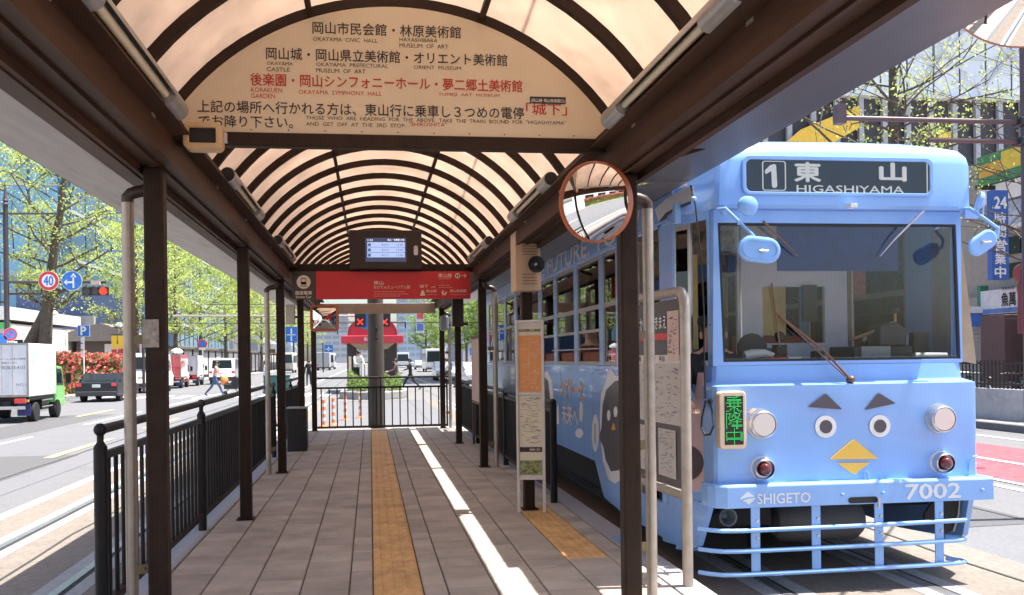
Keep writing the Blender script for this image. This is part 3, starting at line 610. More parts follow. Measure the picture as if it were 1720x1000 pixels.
def sqm(b):
    rr = []
    for s_, d_ in ((1, 0), (.8, .02), (.6, .035), (.4, .045), (.2, .051)): rr.append([(c.x+(x_)*s_, 15.49-d_, c.z+z_*s_) for x_, z_ in rrect(-.205, .205, -.19, .19, .05)])
    b.loft(rr)
part('mirror_face', mirm, t, sqm, smooth=True); part('arm', dark, t, lambda b: b.tube([(c.x-.1, 15.52, c.z+.2), (c.x-.16, 15.7, c.z+.3)], .018, 8))
# info board further along and boxes at the far posts
t = thing('info_board', 'slim brown framed info board on legs near the far right posts', 'notice board', (1.72, 14.9, 0))
part('leg', mat('wood_brown', (.1, .06, .04), .6), t, lambda b: b.box(1.70, 1.74, 14.3, 14.34, 0, .7)); part('leg', mat('wood_brown', (.1, .06, .04), .6), t, lambda b: b.box(1.70, 1.74, 15.5, 15.54, 0, .7))
part('frame', mat('wood_brown', (.1, .06, .04), .6), t, lambda b: b.box(1.70, 1.745, 14.28, 15.56, .7, 1.82), bev=.01); part('poster', mat('pink_poster', (.5, .36, .32), .5, var=.2, sc=20), t, lambda b: b.box(1.694, 1.6995, 14.33, 15.5, .75, 1.76))
t = thing('wall_speaker', 'dark brown box on the far right post below the red sign', 'speaker', A(767, 548, 15.7)); a = A(759, 549, 15.6); c = A(777, 503, 15.6)
part('housing', dk, t, lambda b: b.box(a.x, c.x, 15.45, 15.63, a.z, c.z), bev=.01); part('bracket', dark, t, lambda b: b.box(c.x+.002, c.x+.08, 15.5, 15.54, a.z+.02, a.z+.06))
t = thing('grey_lamp_head', 'small grey rounded box on the farthest right post', 'signal box', A(746, 540, 18.9)); a = A(739, 556, 19); c = A(753, 530, 19)
part('housing', mat('grey_box', (.2, .21, .24), .5), t, lambda b: b.box(a.x, c.x, 18.85, 19.1, a.z, c.z), bev=.05); part('bracket', dark, t, lambda b: b.box(c.x+.001, c.x+.05, 18.95, 19.0, a.z+.1, a.z+.14))
t = thing('junction_box', 'pale junction box high on the far left post', 'junction box', A(488, 544, 15.6)); a = A(480, 545, 15.6); c = A(495, 512, 15.6)
part('housing', mat('pale_box', (.5, .45, .4), .5), t, lambda b: b.box(a.x, c.x, 15.55, 15.7, a.z, c.z), bev=.01); part('bracket', dark, t, lambda b: b.box(c.x+.001, c.x+.05, 15.6, 15.64, a.z+.1, a.z+.14))
# ================================================================ THE TRAM
tb = mat('tram_blue', (.25, .47, .90), .27, var=.05, sc=2.5, coat=.4, stain=.07, bump=.015, bsc=4)
tb2 = mat('tram_blue_worn', (.26, .48, .88), .33, var=.05, sc=6, coat=.2)
gls = glass('window_glass', (.86, .9, .88), 1.0, extra=.03); gls2 = glass('windscreen_glass', (.96, .98, .97), .75, extra=.0)
inm = mat('interior_cream', (.75, .68, .52), .6, var=.1); ing = mat('interior_grey', (.78, .74, .84), .5, var=.06); seat = mat('seat_brown', (.22, .07, .04), .8, var=.2)
XL, XR, YF, YB_ = 2.27, 4.42, 6.25, 18.3; XM = 3.345
tram = thing('tram', 'light blue tram number 7002 with a bird face, stopped at the right platform edge', 'tram', (XM, YF, -.2))
# side walls ------------------------------------------------ openings left real
wins = [(8.99, 9.98), (10.14, 11.13), (11.29, 12.15), (12.35, 13.2)]
wins2 = [(13.4, 14.25), (14.5, 15.4), (15.6, 16.5), (16.7, 17.6)]
doorL = (7.05, 8.05); ZS0, ZS1 = 1.36, 2.46
skirt = [(6.72, .02), (7.25, -.02), (8.9, .06), (9.25, .38), (13.4, .38), (13.6, .1), (YB_, .1)]
def side(x0, x1, door):
    d0, d1 = doorL
    def f(b):
        b.prism([(6.72, 1.36), (6.72, .02), (7.0, -.01), (d0, -.01), (d0, 1.36)], 'yz', x0, x1) if door else b.prism([(6.72, 1.36), (6.72, .02), (7.25, -.02), (8.05, 0), (8.05, 1.36)], 'yz', x0, x1)
        b.prism([(d1, 1.36), (d1, .0), (8.9, .06), (9.25, .38), (13.4, .38), (13.6, .1), (YB_, .1), (YB_, 1.36)], 'yz', x0, x1)
        b.box(x0, x1, 6.72, YB_, ZS1, 2.78)
        ys = [(6.72, d0)] + [(d1, 8.35)] + [(8.85, 8.99)] if door else [(6.72, 7.1), (8.0, 8.2), (8.85, 8.99)]
        w = wins+wins2; ys += [(w[i][1], w[i+1][0]) for i in range(len(w)-1)]+[(w[-1][1], YB_)]
        for y0, y1 in ys: b.box(x0, x1, y0, y1, 1.36, ZS1)
    return f
part('side_wall', tb, tram, side(XL, XL+.035, True), bev=.004); part('side_wall', tb, tram, side(XR-.035, XR, False), bev=.004)
part('rear_wall', tb, tram, lambda b: b.box(XL+.036, XR-.036, YB_-.04, YB_, .1, 2.8))
frm = mat('sash_frame', (.36, .35, .33), .4, .4)
def window(y0, y1, xs, s, open_=False):
    xi = xs+.006*s
    o = part('window', frm, tram, lambda b: (b.box(xi, xi+.02*s, y0, y0+.035, 1.362, ZS1-.002), b.box(xi, xi+.02*s, y1-.035, y1, 1.362, ZS1-.002), b.box(xi, xi+.02*s, y0+.035, y1-.035, 1.362, 1.40), b.box(xi, xi+.02*s, y0+.035, y1-.035, ZS1-.04, ZS1-.002), b.box(xi-.001*s, xi+.028*s, y0+.035, y1-.035, 1.93, 1.975), b.box(xi+.002*s, xi+.02*s, y0+.035, y1-.035, 1.70, 1.73) if open_ else None))
    part('pane', gls, o, lambda b: b.box(xi+.008*s, xi+.012*s, y0+.035, y1-.035, 1.975, ZS1-.04))
    part('pane', gls, o, lambda b: b.box(xi+.008*s, xi+.012*s, y0+.035, y1-.035, (1.73 if open_ else 1.40), 1.93))
for i, (y0, y1) in enumerate(wins+wins2):
    window(y0, y1, XL, 1, i in (0, 1, 2)); window(y0, y1, XR, -1)
window(8.35, 8.85, XL, 1); window(8.2, 8.85, XR, -1); window(7.1, 8.0, XR, -1)
part('window_bar', steel, tram, lambda b: b.tube([(XL-.02, 8.95, 1.53), (XL-.02, 11.3, 1.53)], .008, 8), smooth=True)
part('drip_rail', tb2, tram, lambda b: (b.box(XL-.014, XL-.001, 6.8, YB_, 2.475, 2.495), b.box(XR+.001, XR+.014, 6.8, YB_, 2.475, 2.495)))
part('belt_rail', tb2, tram, lambda b: (b.box(XL-.012, XL-.001, 8.06, YB_, 1.325, 1.35),))
part('panel_seam', mat('seam_dark', (.06, .1, .2), .6), tram, lambda b: [b.box(XL-.0015, XL-.0003, y, y+.006, .4, 1.32) for y in (9.3, 10.9, 12.5, 14.4, 16.0)])
part('access_hatch', tb2, tram, lambda b: (b.box(XL-.008, XL-.001, 6.9, 7.0, .3, .5),), bev=.003)
# roof
def rz(x, y):   # crowned roof
    u = (x-XM)/((XR-XL)/2); return 2.78 + .2*max(0, 1-abs(u)**3.2)
xs = [XL+(XR-XL)*k/18 for k in range(19)]
def roof(b):
    rings = []
    for y in (6.75, 8, YB_-.5, YB_): rings.append([(x, y, rz(x, y)-(0 if y < YB_ else .1)) for x in xs]+[(x, y, 2.75) for x in reversed(xs)])
    b.loft(rings)
part('roof', tb2, tram, roof, smooth=True)
# cab: front section between side walls (Y 6.72) and windscreen plane (Y 6.25)
xl, xr = 2.385, 4.315
hood = []
def cab_low(b):
    # hood face (Y 6.15), shoulders back to the side walls
    secs = [(.40, 6.14, 2.36, 4.32), (.55, 6.12, 2.345, 4.34), (1.232, 6.12, 2.345, 4.34), (1.262, 6.24, 2.385, 4.31), (1.372, 6.25, 2.395, 4.305)]
    rings = []
    for z, yf, a_, c_ in secs:
        r = .05; x0 = XL if z > .1 else XL+.01; x1 = XR
        rings.append([(x0, 6.72, z), (a_, yf+r*1.6, z), (a_+.008, yf+r*.6, z), (a_+.03, yf+r*.15, z), (a_+.07, yf, z), (XM, yf-.015, z), (c_-.07, yf, z), (c_-.03, yf+r*.15, z), (c_-.008, yf+r*.6, z), (c_, yf+r*1.6, z), (x1, 6.72, z)])
    n = len(rings[0])
    for i in range(len(rings)-1):
        for k in range(n-1):
            b.add([rings[i][k], rings[i][k+1], rings[i+1][k+1], rings[i+1][k]], [(0, 1, 2, 3)])
    b.add(rings[-1], [tuple(range(n))]); b.add(rings[0], [tuple(reversed(range(n)))])
def merge(o, d=.0005):
    import bmesh
    q = bmesh.new(); q.from_mesh(o.data); bmesh.ops.remove_doubles(q, verts=q.verts, dist=d); bmesh.ops.recalc_face_normals(q, faces=q.faces); q.to_mesh(o.data); q.free(); o.data.shade_smooth(); o.data.set_sharp_from_angle(angle=R(32))
hd = part('front_hood', tb, tram, cab_low); merge(hd)
wp = hd
for s_ in (0, 1): part('corner_skirt', tb, tram, lambda b: b.loft([[(XL if not s_ else XR, 6.73, .40), (XL if not s_ else XR, 6.73, -.01), (2.285 if not s_ else 4.40, 6.44, .03), (2.30 if not s_ else 4.39, 6.34, .09), (2.335 if not s_ else 4.35, 6.2, .40)], [(XL+.04 if not s_ else XR-.04, 6.73, .40), (XL+.04 if not s_ else XR-.04, 6.73, -.01), (2.325 if not s_ else 4.36, 6.44, .03), (2.34 if not s_ else 4.35, 6.34, .09), (2.375 if not s_ else 4.31, 6.2, .40)]]))
# the cab skirt is cut at the bumper: dark underframe shows below (front skirt only at the corners)
# windscreen frame
def ws(b):
    ringprism(b, [(2.395, 1.373), (2.415, 2.48), (4.305, 2.48), (4.305, 1.373)], [(2.475, 1.40), (2.445, 2.385), (4.265, 2.385), (4.29, 1.40)], 'xz', 6.25, 6.31)
part('windscreen_frame', tb, tram, ws, bev=.006)
part('rubber_seal', black, tram, lambda b: ringprism(b, [(2.474, 1.401), (2.446, 2.384), (4.264, 2.384), (4.289, 1.401)], [(2.492, 1.418), (2.462, 2.367), (4.248, 2.367), (4.272, 1.418)], 'xz', 6.256, 6.27))
part('windscreen', gls2, tram, lambda b: b.box(2.47, 4.275, 6.262, 6.266, 1.41, 2.375))
# side cab corners (angled): left one holds the open driver's side window
cabL = [(2.27, 6.719), (2.40, 6.311)]
def cwall(s):
    def f(b):
        xo = (lambda x: x) if s < 0 else (lambda x: 2*XM-x)
        (xa_, y_a), (xb_, y_b) = cabL
        def q(t0, t1, z0, z1):
            p0 = (xo(xa_+(xb_-xa_)*t0), y_a+(y_b-y_a)*t0); p1 = (xo(xa_+(xb_-xa_)*t1), y_a+(y_b-y_a)*t1); w = .03*(-s)
            b.add([(p0[0], p0[1], z0), (p1[0], p1[1], z0), (p1[0]+w, p1[1], z0), (p0[0]+w, p0[1], z0), (p0[0], p0[1], z1), (p1[0], p1[1], z1), (p1[0]+w, p1[1], z1), (p0[0]+w, p0[1], z1)], [(0, 1, 5, 4), (1, 2, 6, 5), (2, 3, 7, 6), (3, 0, 4, 7), (4, 5, 6, 7), (0, 3, 2, 1)])
        q(0, .07, 1.372, 2.42); q(.94, 1, 1.372, 2.42); q(0, 1, 2.42, 2.5)
    return f
part('cab_corner', tb, tram, cwall(-1), bev=.003); part('cab_corner', tb, tram, cwall(1), bev=.003)
def cp(t, off=0): return Vector((2.27+.13*t-off*.95, 6.719-.408*t-off*.3, 0))
def cabwin(b):
    for t0, t1, z0, z1 in ((.07, .09, 1.40, 2.40), (.43, .50, 1.40, 2.40), (.07, .94, 1.372, 1.41), (.07, .5, 2.38, 2.42)):
        p0, p1 = cp(t0, .004), cp(t1, .004); p2, p3 = cp(t1, -.02), cp(t0, -.02)
        b.add([(p.x, p.y, z) for z in (z0, z1) for p in (p0, p1, p2, p3)], [(0, 3, 2, 1), (4, 5, 6, 7), (0, 1, 5, 4), (1, 2, 6, 5), (2, 3, 7, 6), (3, 0, 4, 7)])
sw_ = part('side_window', steel, tram, cabwin, bev=.003)
def pane(b):
    p0, p1, p2, p3 = cp(.09, 0), cp(.43, 0), cp(.43, -.004), cp(.09, -.004)
    b.add([(p.x, p.y, z) for z in (1.41, 2.38) for p in (p0, p1, p2, p3)], [(0, 3, 2, 1), (4, 5, 6, 7), (0, 1, 5, 4), (1, 2, 6, 5), (2, 3, 7, 6), (3, 0, 4, 7)])
part('pane', gls, sw_, pane)
part('side_window', frm, tram, lambda b: b.box(4.36, 4.365, 6.36, 6.7, 1.40, 2.40))
# forehead with the destination box
def forehead(b):
    def prof(z): return 0
    secs = [(2.48, 6.185, 2.40, 4.345), (2.50, 6.16, 2.392, 4.35), (2.80, 6.155, 2.40, 4.345), (2.86, 6.17, 2.42, 4.335), (2.915, 6.21, 2.46, 4.30), (2.95, 6.28, 2.53, 4.22), (2.962, 6.36, 2.62, 4.12)]
    rings = []
    for z, yf, a_, c_ in secs:
        r = .07; k = 0 if z < 2.75 else min(1, (z-2.75)/.21); x0 = XL+.0+.33*k*k; x1 = XR-.33*k*k; yb = 6.76
        cz = .02*(z-2.8)/.16 if z > 2.8 else 0
        rings.append([(x0, yb, z), (a_, yf+r*1.7, z), (a_+.01, yf+r*.6, z), (a_+.035, yf+r*.18, z), (a_+.085, yf, z), (XM-.5, yf-.008, z+cz), (XM, yf-.012, z+cz*1.2), (XM+.5, yf-.008, z+cz), (c_-.085, yf, z), (c_-.035, yf+r*.18, z), (c_-.01, yf+r*.6, z), (c_, yf+r*1.7, z), (x1, yb, z)])
    n = len(rings[0])
    for i in range(len(rings)-1):
        for k in range(n-1): b.add([rings[i][k], rings[i][k+1], rings[i+1][k+1], rings[i+1][k]], [(0, 1, 2, 3)])
    b.add(rings[-1], [tuple(range(n))]); b.add(rings[0], [tuple(reversed(range(n)))])
fh = part('forehead', tb, tram, forehead); merge(fh)
YD = 6.142
def PF(x, y, Y=6.14): p = A(x, y, Y); return (p.x, p.z)
dz0 = PF(1254, 322)[1]; dz1 = PF(1254, 268)[1]; dx0 = PF(1253, 300)[0]; dx1 = PF(1561, 300)[0]
part('sign_frame', tb2, tram, lambda b: ringprism(b, rrect(dx0-.028, dx1+.028, dz0-.022, dz1+.03, .055), rrect(dx0, dx1, dz0, dz1, .04), 'xz', YD-.012, YD+.01), bev=.005)
part('destination_blind', mat('blind_navy', (.012, .022, .035), .3, var=.1, coat=.5), tram, lambda b: b.prism(rrect(dx0+.001, dx1-.001, dz0+.001, dz1-.001, .04), 'xz', YD-.003, YD+.008))
blw = mat('blind_lettering', (.62, .66, .62), .5, var=.05)
ptd = lambda s, x0, x1, yt, yb, bold=.02: ptext(s, x0, x1, yb, yt, YD-.003, blw, tram, bold, dy=.002)
part('numeral_one', blw, tram, lambda b: b.prism([PF(x, y, YD) for x, y in ((1293, 278), (1300, 276), (1303, 278), (1305, 312), (1303, 316), (1298, 316), (1296, 313), (1295, 288), (1286, 293), (1284, 289), (1285, 286))], 'xz', YD-.006, YD-.004)); ptd('東', 1335, 1378, 273, 305, .04); ptd('山', 1478, 1521, 274, 304, .04); ptd('HIGASHIYAMA', 1338, 1518, 311, 323.5, .012)
part('number_frame', blw, tram, lambda b: ringprism(b, rrect(PF(1276, 0)[0], PF(1316, 0)[0], dz0+.008, dz1-.008, .02), rrect(PF(1278, 0)[0], PF(1314, 0)[0], dz0+.014, dz1-.014, .014), 'xz', YD-.006, YD-.004))
part('blind_edge', blw, tram, lambda b: (b.box(PF(1552, 0)[0], PF(1554, 0)[0], YD-.006, YD-.004, dz0+.002, dz1-.002),))
# lower front fittings
def FP(x, y): return PF(x, y, 6.135)
def roundlamp(px, py, r, col, nm, glassy):
    x, z = PF(px, py, 6.06); o = part(nm, steel, tram, lambda b: b.lathe((x, 6.12, z), (0, -1, 0), [(r*1.02, 0), (r*1.04, .05), (r*1.0, .075), (r*.9, .082), (r*.86, .07), (r*.84, .05)], 40), smooth=True)
    part('collar', white if nm == 'marker_lamp' else steel, o, lambda b: b.lathe((x, 6.118, z), (0, -1, 0), [(r*1.15, 0), (r*1.1, .02)], 40), smooth=True)
    if nm == 'headlight':
        part('reflector', mat('chrome', (.7, .7, .7), .3, 1, var=0), o, lambda b: b.lathe((x, 6.07, z), (0, -1, 0), [(r*.1, 0), (r*.5, .006), (r*.84, .03)], 36), smooth=True)
        part('lens', mat('lens_glass', (.72, .72, .70), .05, .95, var=.05, coat=1), o, lambda b: b.lathe((x, 6.06, z), (0, -1, 0), [(r*.86, 0), (r*.7, .008), (r*.4, .014), (.001, .017)], 36), smooth=True)
    else:
        part('lens', mat('dark_red_lens', (.09, .008, .012), .08, var=.1, coat=1), o, lambda b: b.lathe((x, 6.06, z), (0, -1, 0), [(r*.7, 0), (r*.62, .03), (r*.4, .05), (.001, .06)], 30), smooth=True)
for px, py in ((1282, 713), (1584, 704)): roundlamp(px, py, .094, None, 'headlight', True)
for px, py in ((1284, 788), (1587, 778)): roundlamp(px, py, .072, None, 'marker_lamp', False)
YH = 6.098
chm = mat('charcoal_film', (.085, .075, .095), .4, var=0); yel = mat('yellow_film', (.80, .50, .09), .4, var=0)
def dpoly(nm, m, pts, d=0, rad=.012):
    P_ = [Vector((*PF(x, y, YH), 0)) for x, y in pts]; out = []; n = len(P_)
    for i in range(n):
        p, a_, c_ = P_[i], P_[i-1], P_[(i+1) % n]; u = (a_-p).normalized()*rad; v = (c_-p).normalized()*rad
        out += [p+u, p+u*.3+v*.3, p+v]
    part(nm, m, tram, lambda b: b.prism([(q.x, q.y) for q in out], 'xz', YH-.002-d, YH+.004-d))
dpoly('painted_brow', chm, [(1357, 684), (1387, 661), (1415, 688)]); dpoly('painted_brow', chm, [(1452, 689), (1476, 660), (1505, 678)])
for px, py in ((1387, 717), (1478, 716)):
    x, z = PF(px, py, YH); o = part('painted_eye', white, tram, lambda b: b.prism(disc((x, z), .078, 40), 'xz', YH-.002, YH+.004)); part('pupil', chm, o, lambda b: b.prism(disc((x, z), .047, 36), 'xz', YH-.005, YH-.003))
dpoly('painted_beak', yel, [(1393, 772), (1434, 738), (1476, 771)]); dpoly('painted_beak', yel, [(1406, 778), (1462, 777), (1434, 798)])
# LED board on the left corner
lx0, lz0 = PF(1208, 755, 6.06); lx1, lz1 = PF(1252, 657, 6.06)
o = part('led_board', mat('pale_peach', (.78, .60, .45), .45, var=.05), tram, lambda b: b.prism(rrect(lx0, lx1, lz0, lz1, .03), 'xz', 6.045, 6.12), bev=.008)
part('led_screen', black, o, lambda b: b.box(lx0+.036, lx1-.025, 6.041, 6.0445, lz0+.03, lz1-.032))
led = glow('green_led', (.02, .75, .12), .6)
cur = bpy.data.curves.new('t', 'FONT')
def ledchar(ch, zc, s):
    """dots on a grid wherever the glyph covers them"""
    cu = bpy.data.curves.new('t', 'FONT'); cu.body = ch; cu.size = 1; cu.offset = .012; ob = bpy.data.objects.new('t', cu); me = bpy.data.meshes.new_from_object(ob)
    from mathutils.bvhtree import BVHTree; cu.offset = 0; me = bpy.data.meshes.new_from_object(ob)
    bv = BVHTree.FromPolygons([v.co.copy() for v in me.vertices], [tuple(p.vertices) for p in me.polygons]); xs_ = [v.co.x for v in me.vertices]; ys_ = [v.co.y for v in me.vertices]
    b = MB(); N_ = 15; x0_, x1_, y0_, y1_ = min(xs_), max(xs_), min(ys_), max(ys_)
    for i in range(N_):
        for j in range(N_):
            q = Vector((x0_+(x1_-x0_)*(i+.5)/N_, y0_+(y1_-y0_)*(j+.5)/N_, 0)); h_ = bv.find_nearest(q)
            if h_[0] is not None and h_[3] < .004:
                x = (lx0+lx1)/2+.006+(i-(N_-1)/2)*s/N_; z = zc+(j-(N_-1)/2)*s/N_; r_ = s/N_*.25; b.add([(x-r_, 6.04, z-r_), (x+r_, 6.04, z-r_), (x+r_, 6.04, z+r_), (x-r_, 6.04, z+r_)], [(0, 1, 2, 3)])
    return b.build('led_character', led, o)
hh = (lz1-lz0-.06)/3
for i, c_ in enumerate('乗降中'): ledchar(c_, lz1-.032-hh*(i+.5), .118)
# bumper
def bump(b):
    o1 = [(2.285, 6.22), (2.295, 6.12), (2.33, 6.06), (2.40, 6.02), (4.375, 6.02), (4.375, 6.22)]
    b.loft([[(x, y, .40) for x, y in o1], [(x, y, .545) for x, y in o1], [(x*.998+XM*.002, y+.012, .56) for x, y in o1]])
part('bumper', tb, tram, bump, bev=.004)
YU = 6.018
wf = mat('white_film', (.72, .76, .82), .4, var=0)
def pbt(s, x0, x1, yt, yb, bold=.02, it=0): ptext(s, x0, x1, yb, yt, YU, wf, tram, bold, dy=.002)
pbt('7002', 1521, 1613, 814, 839, .03); pbt('SHIGETO', 1272, 1361, 830, 847, .02)
dpoly_ = [(1243, 838), (1256, 826), (1270, 836), (1258, 848)]
part('company_mark', wf, tram, lambda b: b.prism([PF(x, y, YU) for x, y in dpoly_], 'xz', YU-.003, YU-.001)); part('company_mark_swoosh', tb, tram, lambda b: b.prism([PF(x, y, YU) for x, y in ((1240, 840), (1255, 835), (1272, 834), (1272, 836), (1256, 838), (1242, 843))], 'xz', YU-.005, YU-.0035))
x0, z0 = PF(1425, 846, YU); x1, z1 = PF(1474, 834, YU); part('coupler_slot', black, tram, lambda b: b.prism(rrect(x0, x1, z0, z1, .02), 'xz', YU-.004, YU+.0)); part('coupler_pin', steel, tram, lambda b: b.tube([(PF(1447, 0)[0], 5.995, z0-.03), (PF(1447, 0)[0], 5.995, z1-.01)], .010, 10))
for px, py in ((1415, 831), (1483, 828), (1650, 823)): x, z = PF(px, py, YU); part('bolt', tb, tram, lambda b: b.lathe((x, YU, z), (0, -1, 0), [(.012, 0), (.012, .01), (.006, .014)], 8))
part('tow_eye', tb, tram, lambda b: b.tube([(3.43, 6.08, .56), (3.43, 6.08, .60), (3.445, 6.08, .625), (3.46, 6.08, .60), (3.46, 6.08, .56)], .006, 8), smooth=True)
part('step_hook', tb, tram, lambda b: b.tube([(4.255, 6.13, .56), (4.25, 6.10, .67), (4.26, 6.08, .70), (4.29, 6.08, .705)], .008, 8), smooth=True)
# fender rods
for zt_, k in ((.255, 0), (.115, 1), (-.045, 2)):
    end = [(4.10, 6.02), (4.16, 6.045), (4.165, 6.09), (4.10, 6.17)] if k else [(4.12, 6.02), (4.16, 6.03)]
    part('fender_rod', tb2, tram, lambda b: b.tube([(2.225, 6.12, zt_+.0), (2.29, 6.06, zt_-.002), (2.37, 6.025, zt_-.005), (2.5, 6.02, zt_-.008)]+[(2.5+1.5*i/4, 6.02, zt_-.008+.012*(i/4)**2) for i in range(1, 5)]+[(x, y, zt_+.006) for x, y in end], .0155, 12), smooth=True)
for x in (2.605, 3.045, 3.51, 3.965):
    part('fender_bracket', tb2, tram, lambda b: (b.box(x-.032, x+.032, 6.037, 6.047, -.04, .40), b.box(x+.025, x+.032, 6.047, 6.09, .02, .40)), bev=.002)
    for z in (.31, .19): part('bolt', steel, tram, lambda b: b.lathe((x+.012, 6.037, z), (0, -1, 0), [(.012, 0), (.012, .009), (.007, .012)], 6))
# underframe
uf = mat('underframe_black', (.012, .012, .013), .7, var=.2)
part('underframe', uf, tram, lambda b: (b.box(2.75, 3.95, 6.8, 17.8, .22, .55), b.box(2.33, 4.36, 7.4, 17.9, .42, .62), b.box(2.42, 2.9, 6.45, 7.6, .2, .56), b.box(3.62, 4.25, 6.6, 7.3, .28, .50), b.box(2.32, 2.38, 9.0, 13.6, .1, .6), b.box(4.2, 4.3, 8.2, 17, -.05, .6)))
part('front_apron', uf, tram, lambda b: (b.box(2.36, 4.32, 6.66, 6.70, .30, .6), b.box(2.40, 2.95, 7.0, 7.06, -.1, .5)))
part('air_tank', mat('tank_grey', (.10, .10, .105), .5, var=.2), tram, lambda b: b.lathe((2.98, 6.62, .19), (1, 0, 0), [(.03, 0), (.11, .02), (.15, .07), (.155, .1), (.155, .62), (.15, .65), (.11, .70), (.03, .72)], 28), smooth=True)
part('horn', mat('horn_grey', (.16, .2, .24), .4, .3), tram, lambda b: b.lathe((2.50, 6.35, .30), (-.05, -1, 0), [(.02, -.1), (.03, 0), (.06, .09), (.065, .1), (.055, .095), (.02, .02)], 24), smooth=True)
part('mud_flap', rubber, tram, lambda b: b.prism([(4.12, .40), (4.30, .40), (4.28, .25), (4.235, .13), (4.19, .11), (4.12, .15), (4.02, .19), (4.02, .26)], 'xz', 6.30, 6.32))
part('flap_edge', silver, tram, lambda b: b.tube([(4.305, 6.30, .40), (4.285, 6.295, .25), (4.24, 6.29, .13)], .007, 8))
for yc in (8.0, 9.6, 14.5, 16.2):
    for x in (2.81, 3.88):
        o = part('wheel', mat('wheel_iron', (.06, .055, .05), .6, .3), tram, lambda b: b.lathe((x-.06, yc, .115), (1, 0, 0), [(.305, 0), (.33, .02), (.30, .04), (.30, .12), (.1, .13), (.1, .15)], 32), smooth=True)
for y0 in (7.9, 14.4): part('bogie_frame', uf, tram, lambda b: (b.box(2.50, 2.62, y0, y0+1.8, .02, .25), b.box(4.05, 4.18, y0, y0+1.8, .02, .25), [b.lathe((2.56, y0+.3+k*1.2, .1), (0, 0, 1), [(.08, 0), (.08, .12)], 14) for k in range(2)]))
part('step_box', tb, tram, lambda b: (b.box(XL+.04, XL+.45, doorL[0], doorL[1], -.01, .02), b.box(XL+.02, XL+.05, doorL[0], doorL[0]+.62, .02, .28)))
# interior -------------------------------------------------
part('floor', mat('tram_floor', (.3, .25, .2), .7), tram, lambda b: b.box(XL+.036, XR-.036, 6.5, YB_-.05, .62, .66))
part('ceiling', inm, tram, lambda b: b.box(XL+.036, XR-.036, 6.55, YB_-.05, 2.70, 2.74))
part('partition', ing, tram, lambda b: (lambda a0, a1, h0, h1: (b.box(a0, h0[0], 7.28, 7.32, .66, 2.69), b.box(h1[0], a1, 7.28, 7.32, .66, 2.69), b.box(h0[0], h1[0], 7.28, 7.32, .66, h0[1]), b.box(h0[0], h1[0], 7.28, 7.32, h1[1], 2.69)))(A(1237, 500, 7.3).x, A(1421, 500, 7.3).x, (A(1280, 577, 7.3).x, A(1280, 577, 7.3).z), (A(1383, 482, 7.3).x, A(1383, 482, 7.3).z)))
part('partition_edge', steel, tram, lambda b: (b.box(A(1237, 0, 7.3).x-.012, A(1237, 0, 7.3).x-.001, 7.27, 7.33, .66, 2.69), b.box(A(1421, 0, 7.3).x+.001, A(1421, 0, 7.3).x+.012, 7.27, 7.33, .66, 2.69)))
part('inner_poster', mat('red_print', (.35, .1, .07), .5, var=.5, sc=30), tram, lambda b: b.box(A(1423, 0, 7.4).x, A(1448, 0, 7.4).x, 7.4, 7.41, A(0, 505, 7.4).z, A(0, 445, 7.4).z))
part('seat_row', seat, tram, lambda b: (b.box(XL+.05, XL+.5, 9, 17.6, .66, 1.05), b.box(XL+.05, XL+.14, 9, 17.6, 1.05, 1.5), b.box(XR-.5, XR-.05, 8.4, 17.6, .66, 1.05), b.box(XR-.14, XR-.05, 8.4, 17.6, 1.05, 1.5)), bev=.02)
part('inner_panel', mat('warm_yellow_panel', (.95, .7, .3), .6, var=.15, sc=3), tram, lambda b: b.box(3.27, 3.72, 7.9, 7.93, 1.62, 2.25)); part('inner_panel', mat('warm_yellow_panel', (.9, .62, .28)), tram, lambda b: b.box(2.45, 2.75, 7.5, 7.53, 1.5, 2.3))
part('inner_panel', mat('dark_red_panel', (.3, .05, .035), .6), tram, lambda b: b.box(3.2, 3.85, 7.86, 7.89, 1.3, 1.615))
for x, y in ((2.72, 8.2), (3.98, 7.6), (2.75, 10), (4.0, 10), (2.75, 12), (4.0, 12)): part('grab_pole', mat('pole_wood', (.3, .2, .1), .4, .2), tram, lambda b: b.tube([(x, y, .66), (x, y, 2.70)], .018, 10), smooth=True)
for k in range(9): part('hanging_advert', mat('ad_prints', (.55, .45, .35), .6, var=.8, sc=9), tram, lambda b: b.box(2.9+.01*k, 3.8, 8.6+k*.9, 8.61+k*.9, 2.42, 2.66))
part('sun_film', mat('blue_film', (.006, .018, .15), .3, var=.3, sc=12, spec=.3), tram, lambda b: b.box(A(1299, 0, 6.29).x, A(1503, 0, 6.29).x, 6.288, 6.291, A(0, 456, 6.29).z, 2.375))
cons = mat('console_dark', (.03, .032, .035), .45)
part('driver_console', cons, tram, lambda b: (b.box(3.55, 4.02, 6.42, 6.8, .66, 1.50), b.box(2.44, 4.3, 6.36, 6.46, 1.10, 1.39), b.prism([(3.77, 1.50), (3.98, 1.50), (4.0, 1.62), (3.92, 1.68), (3.78, 1.66)], 'xz', 6.45, 6.62)), bev=.012)
part('console_light', mat('console_grey', (.3, .31, .32), .5), tram, lambda b: b.box(3.60, 3.83, 6.40, 6.419, 1.35, 1.50))
part('control_lever', mat('lever_brass', (.4, .25, .13), .35, .6), tram, lambda b: (b.tube([(3.62, 6.6, 1.55), (3.75, 6.55, 1.60), (3.86, 6.5, 1.66), (3.93, 6.5, 1.68)], .014, 8), b.tube([(3.93, 6.5, 1.68), (3.93, 6.5, 1.75)], .01, 8)), smooth=True); part('lever_knob', black, tram, lambda b: b.ball((3.93, 6.5, 1.77), (.035, .035, .025), 14), smooth=True)
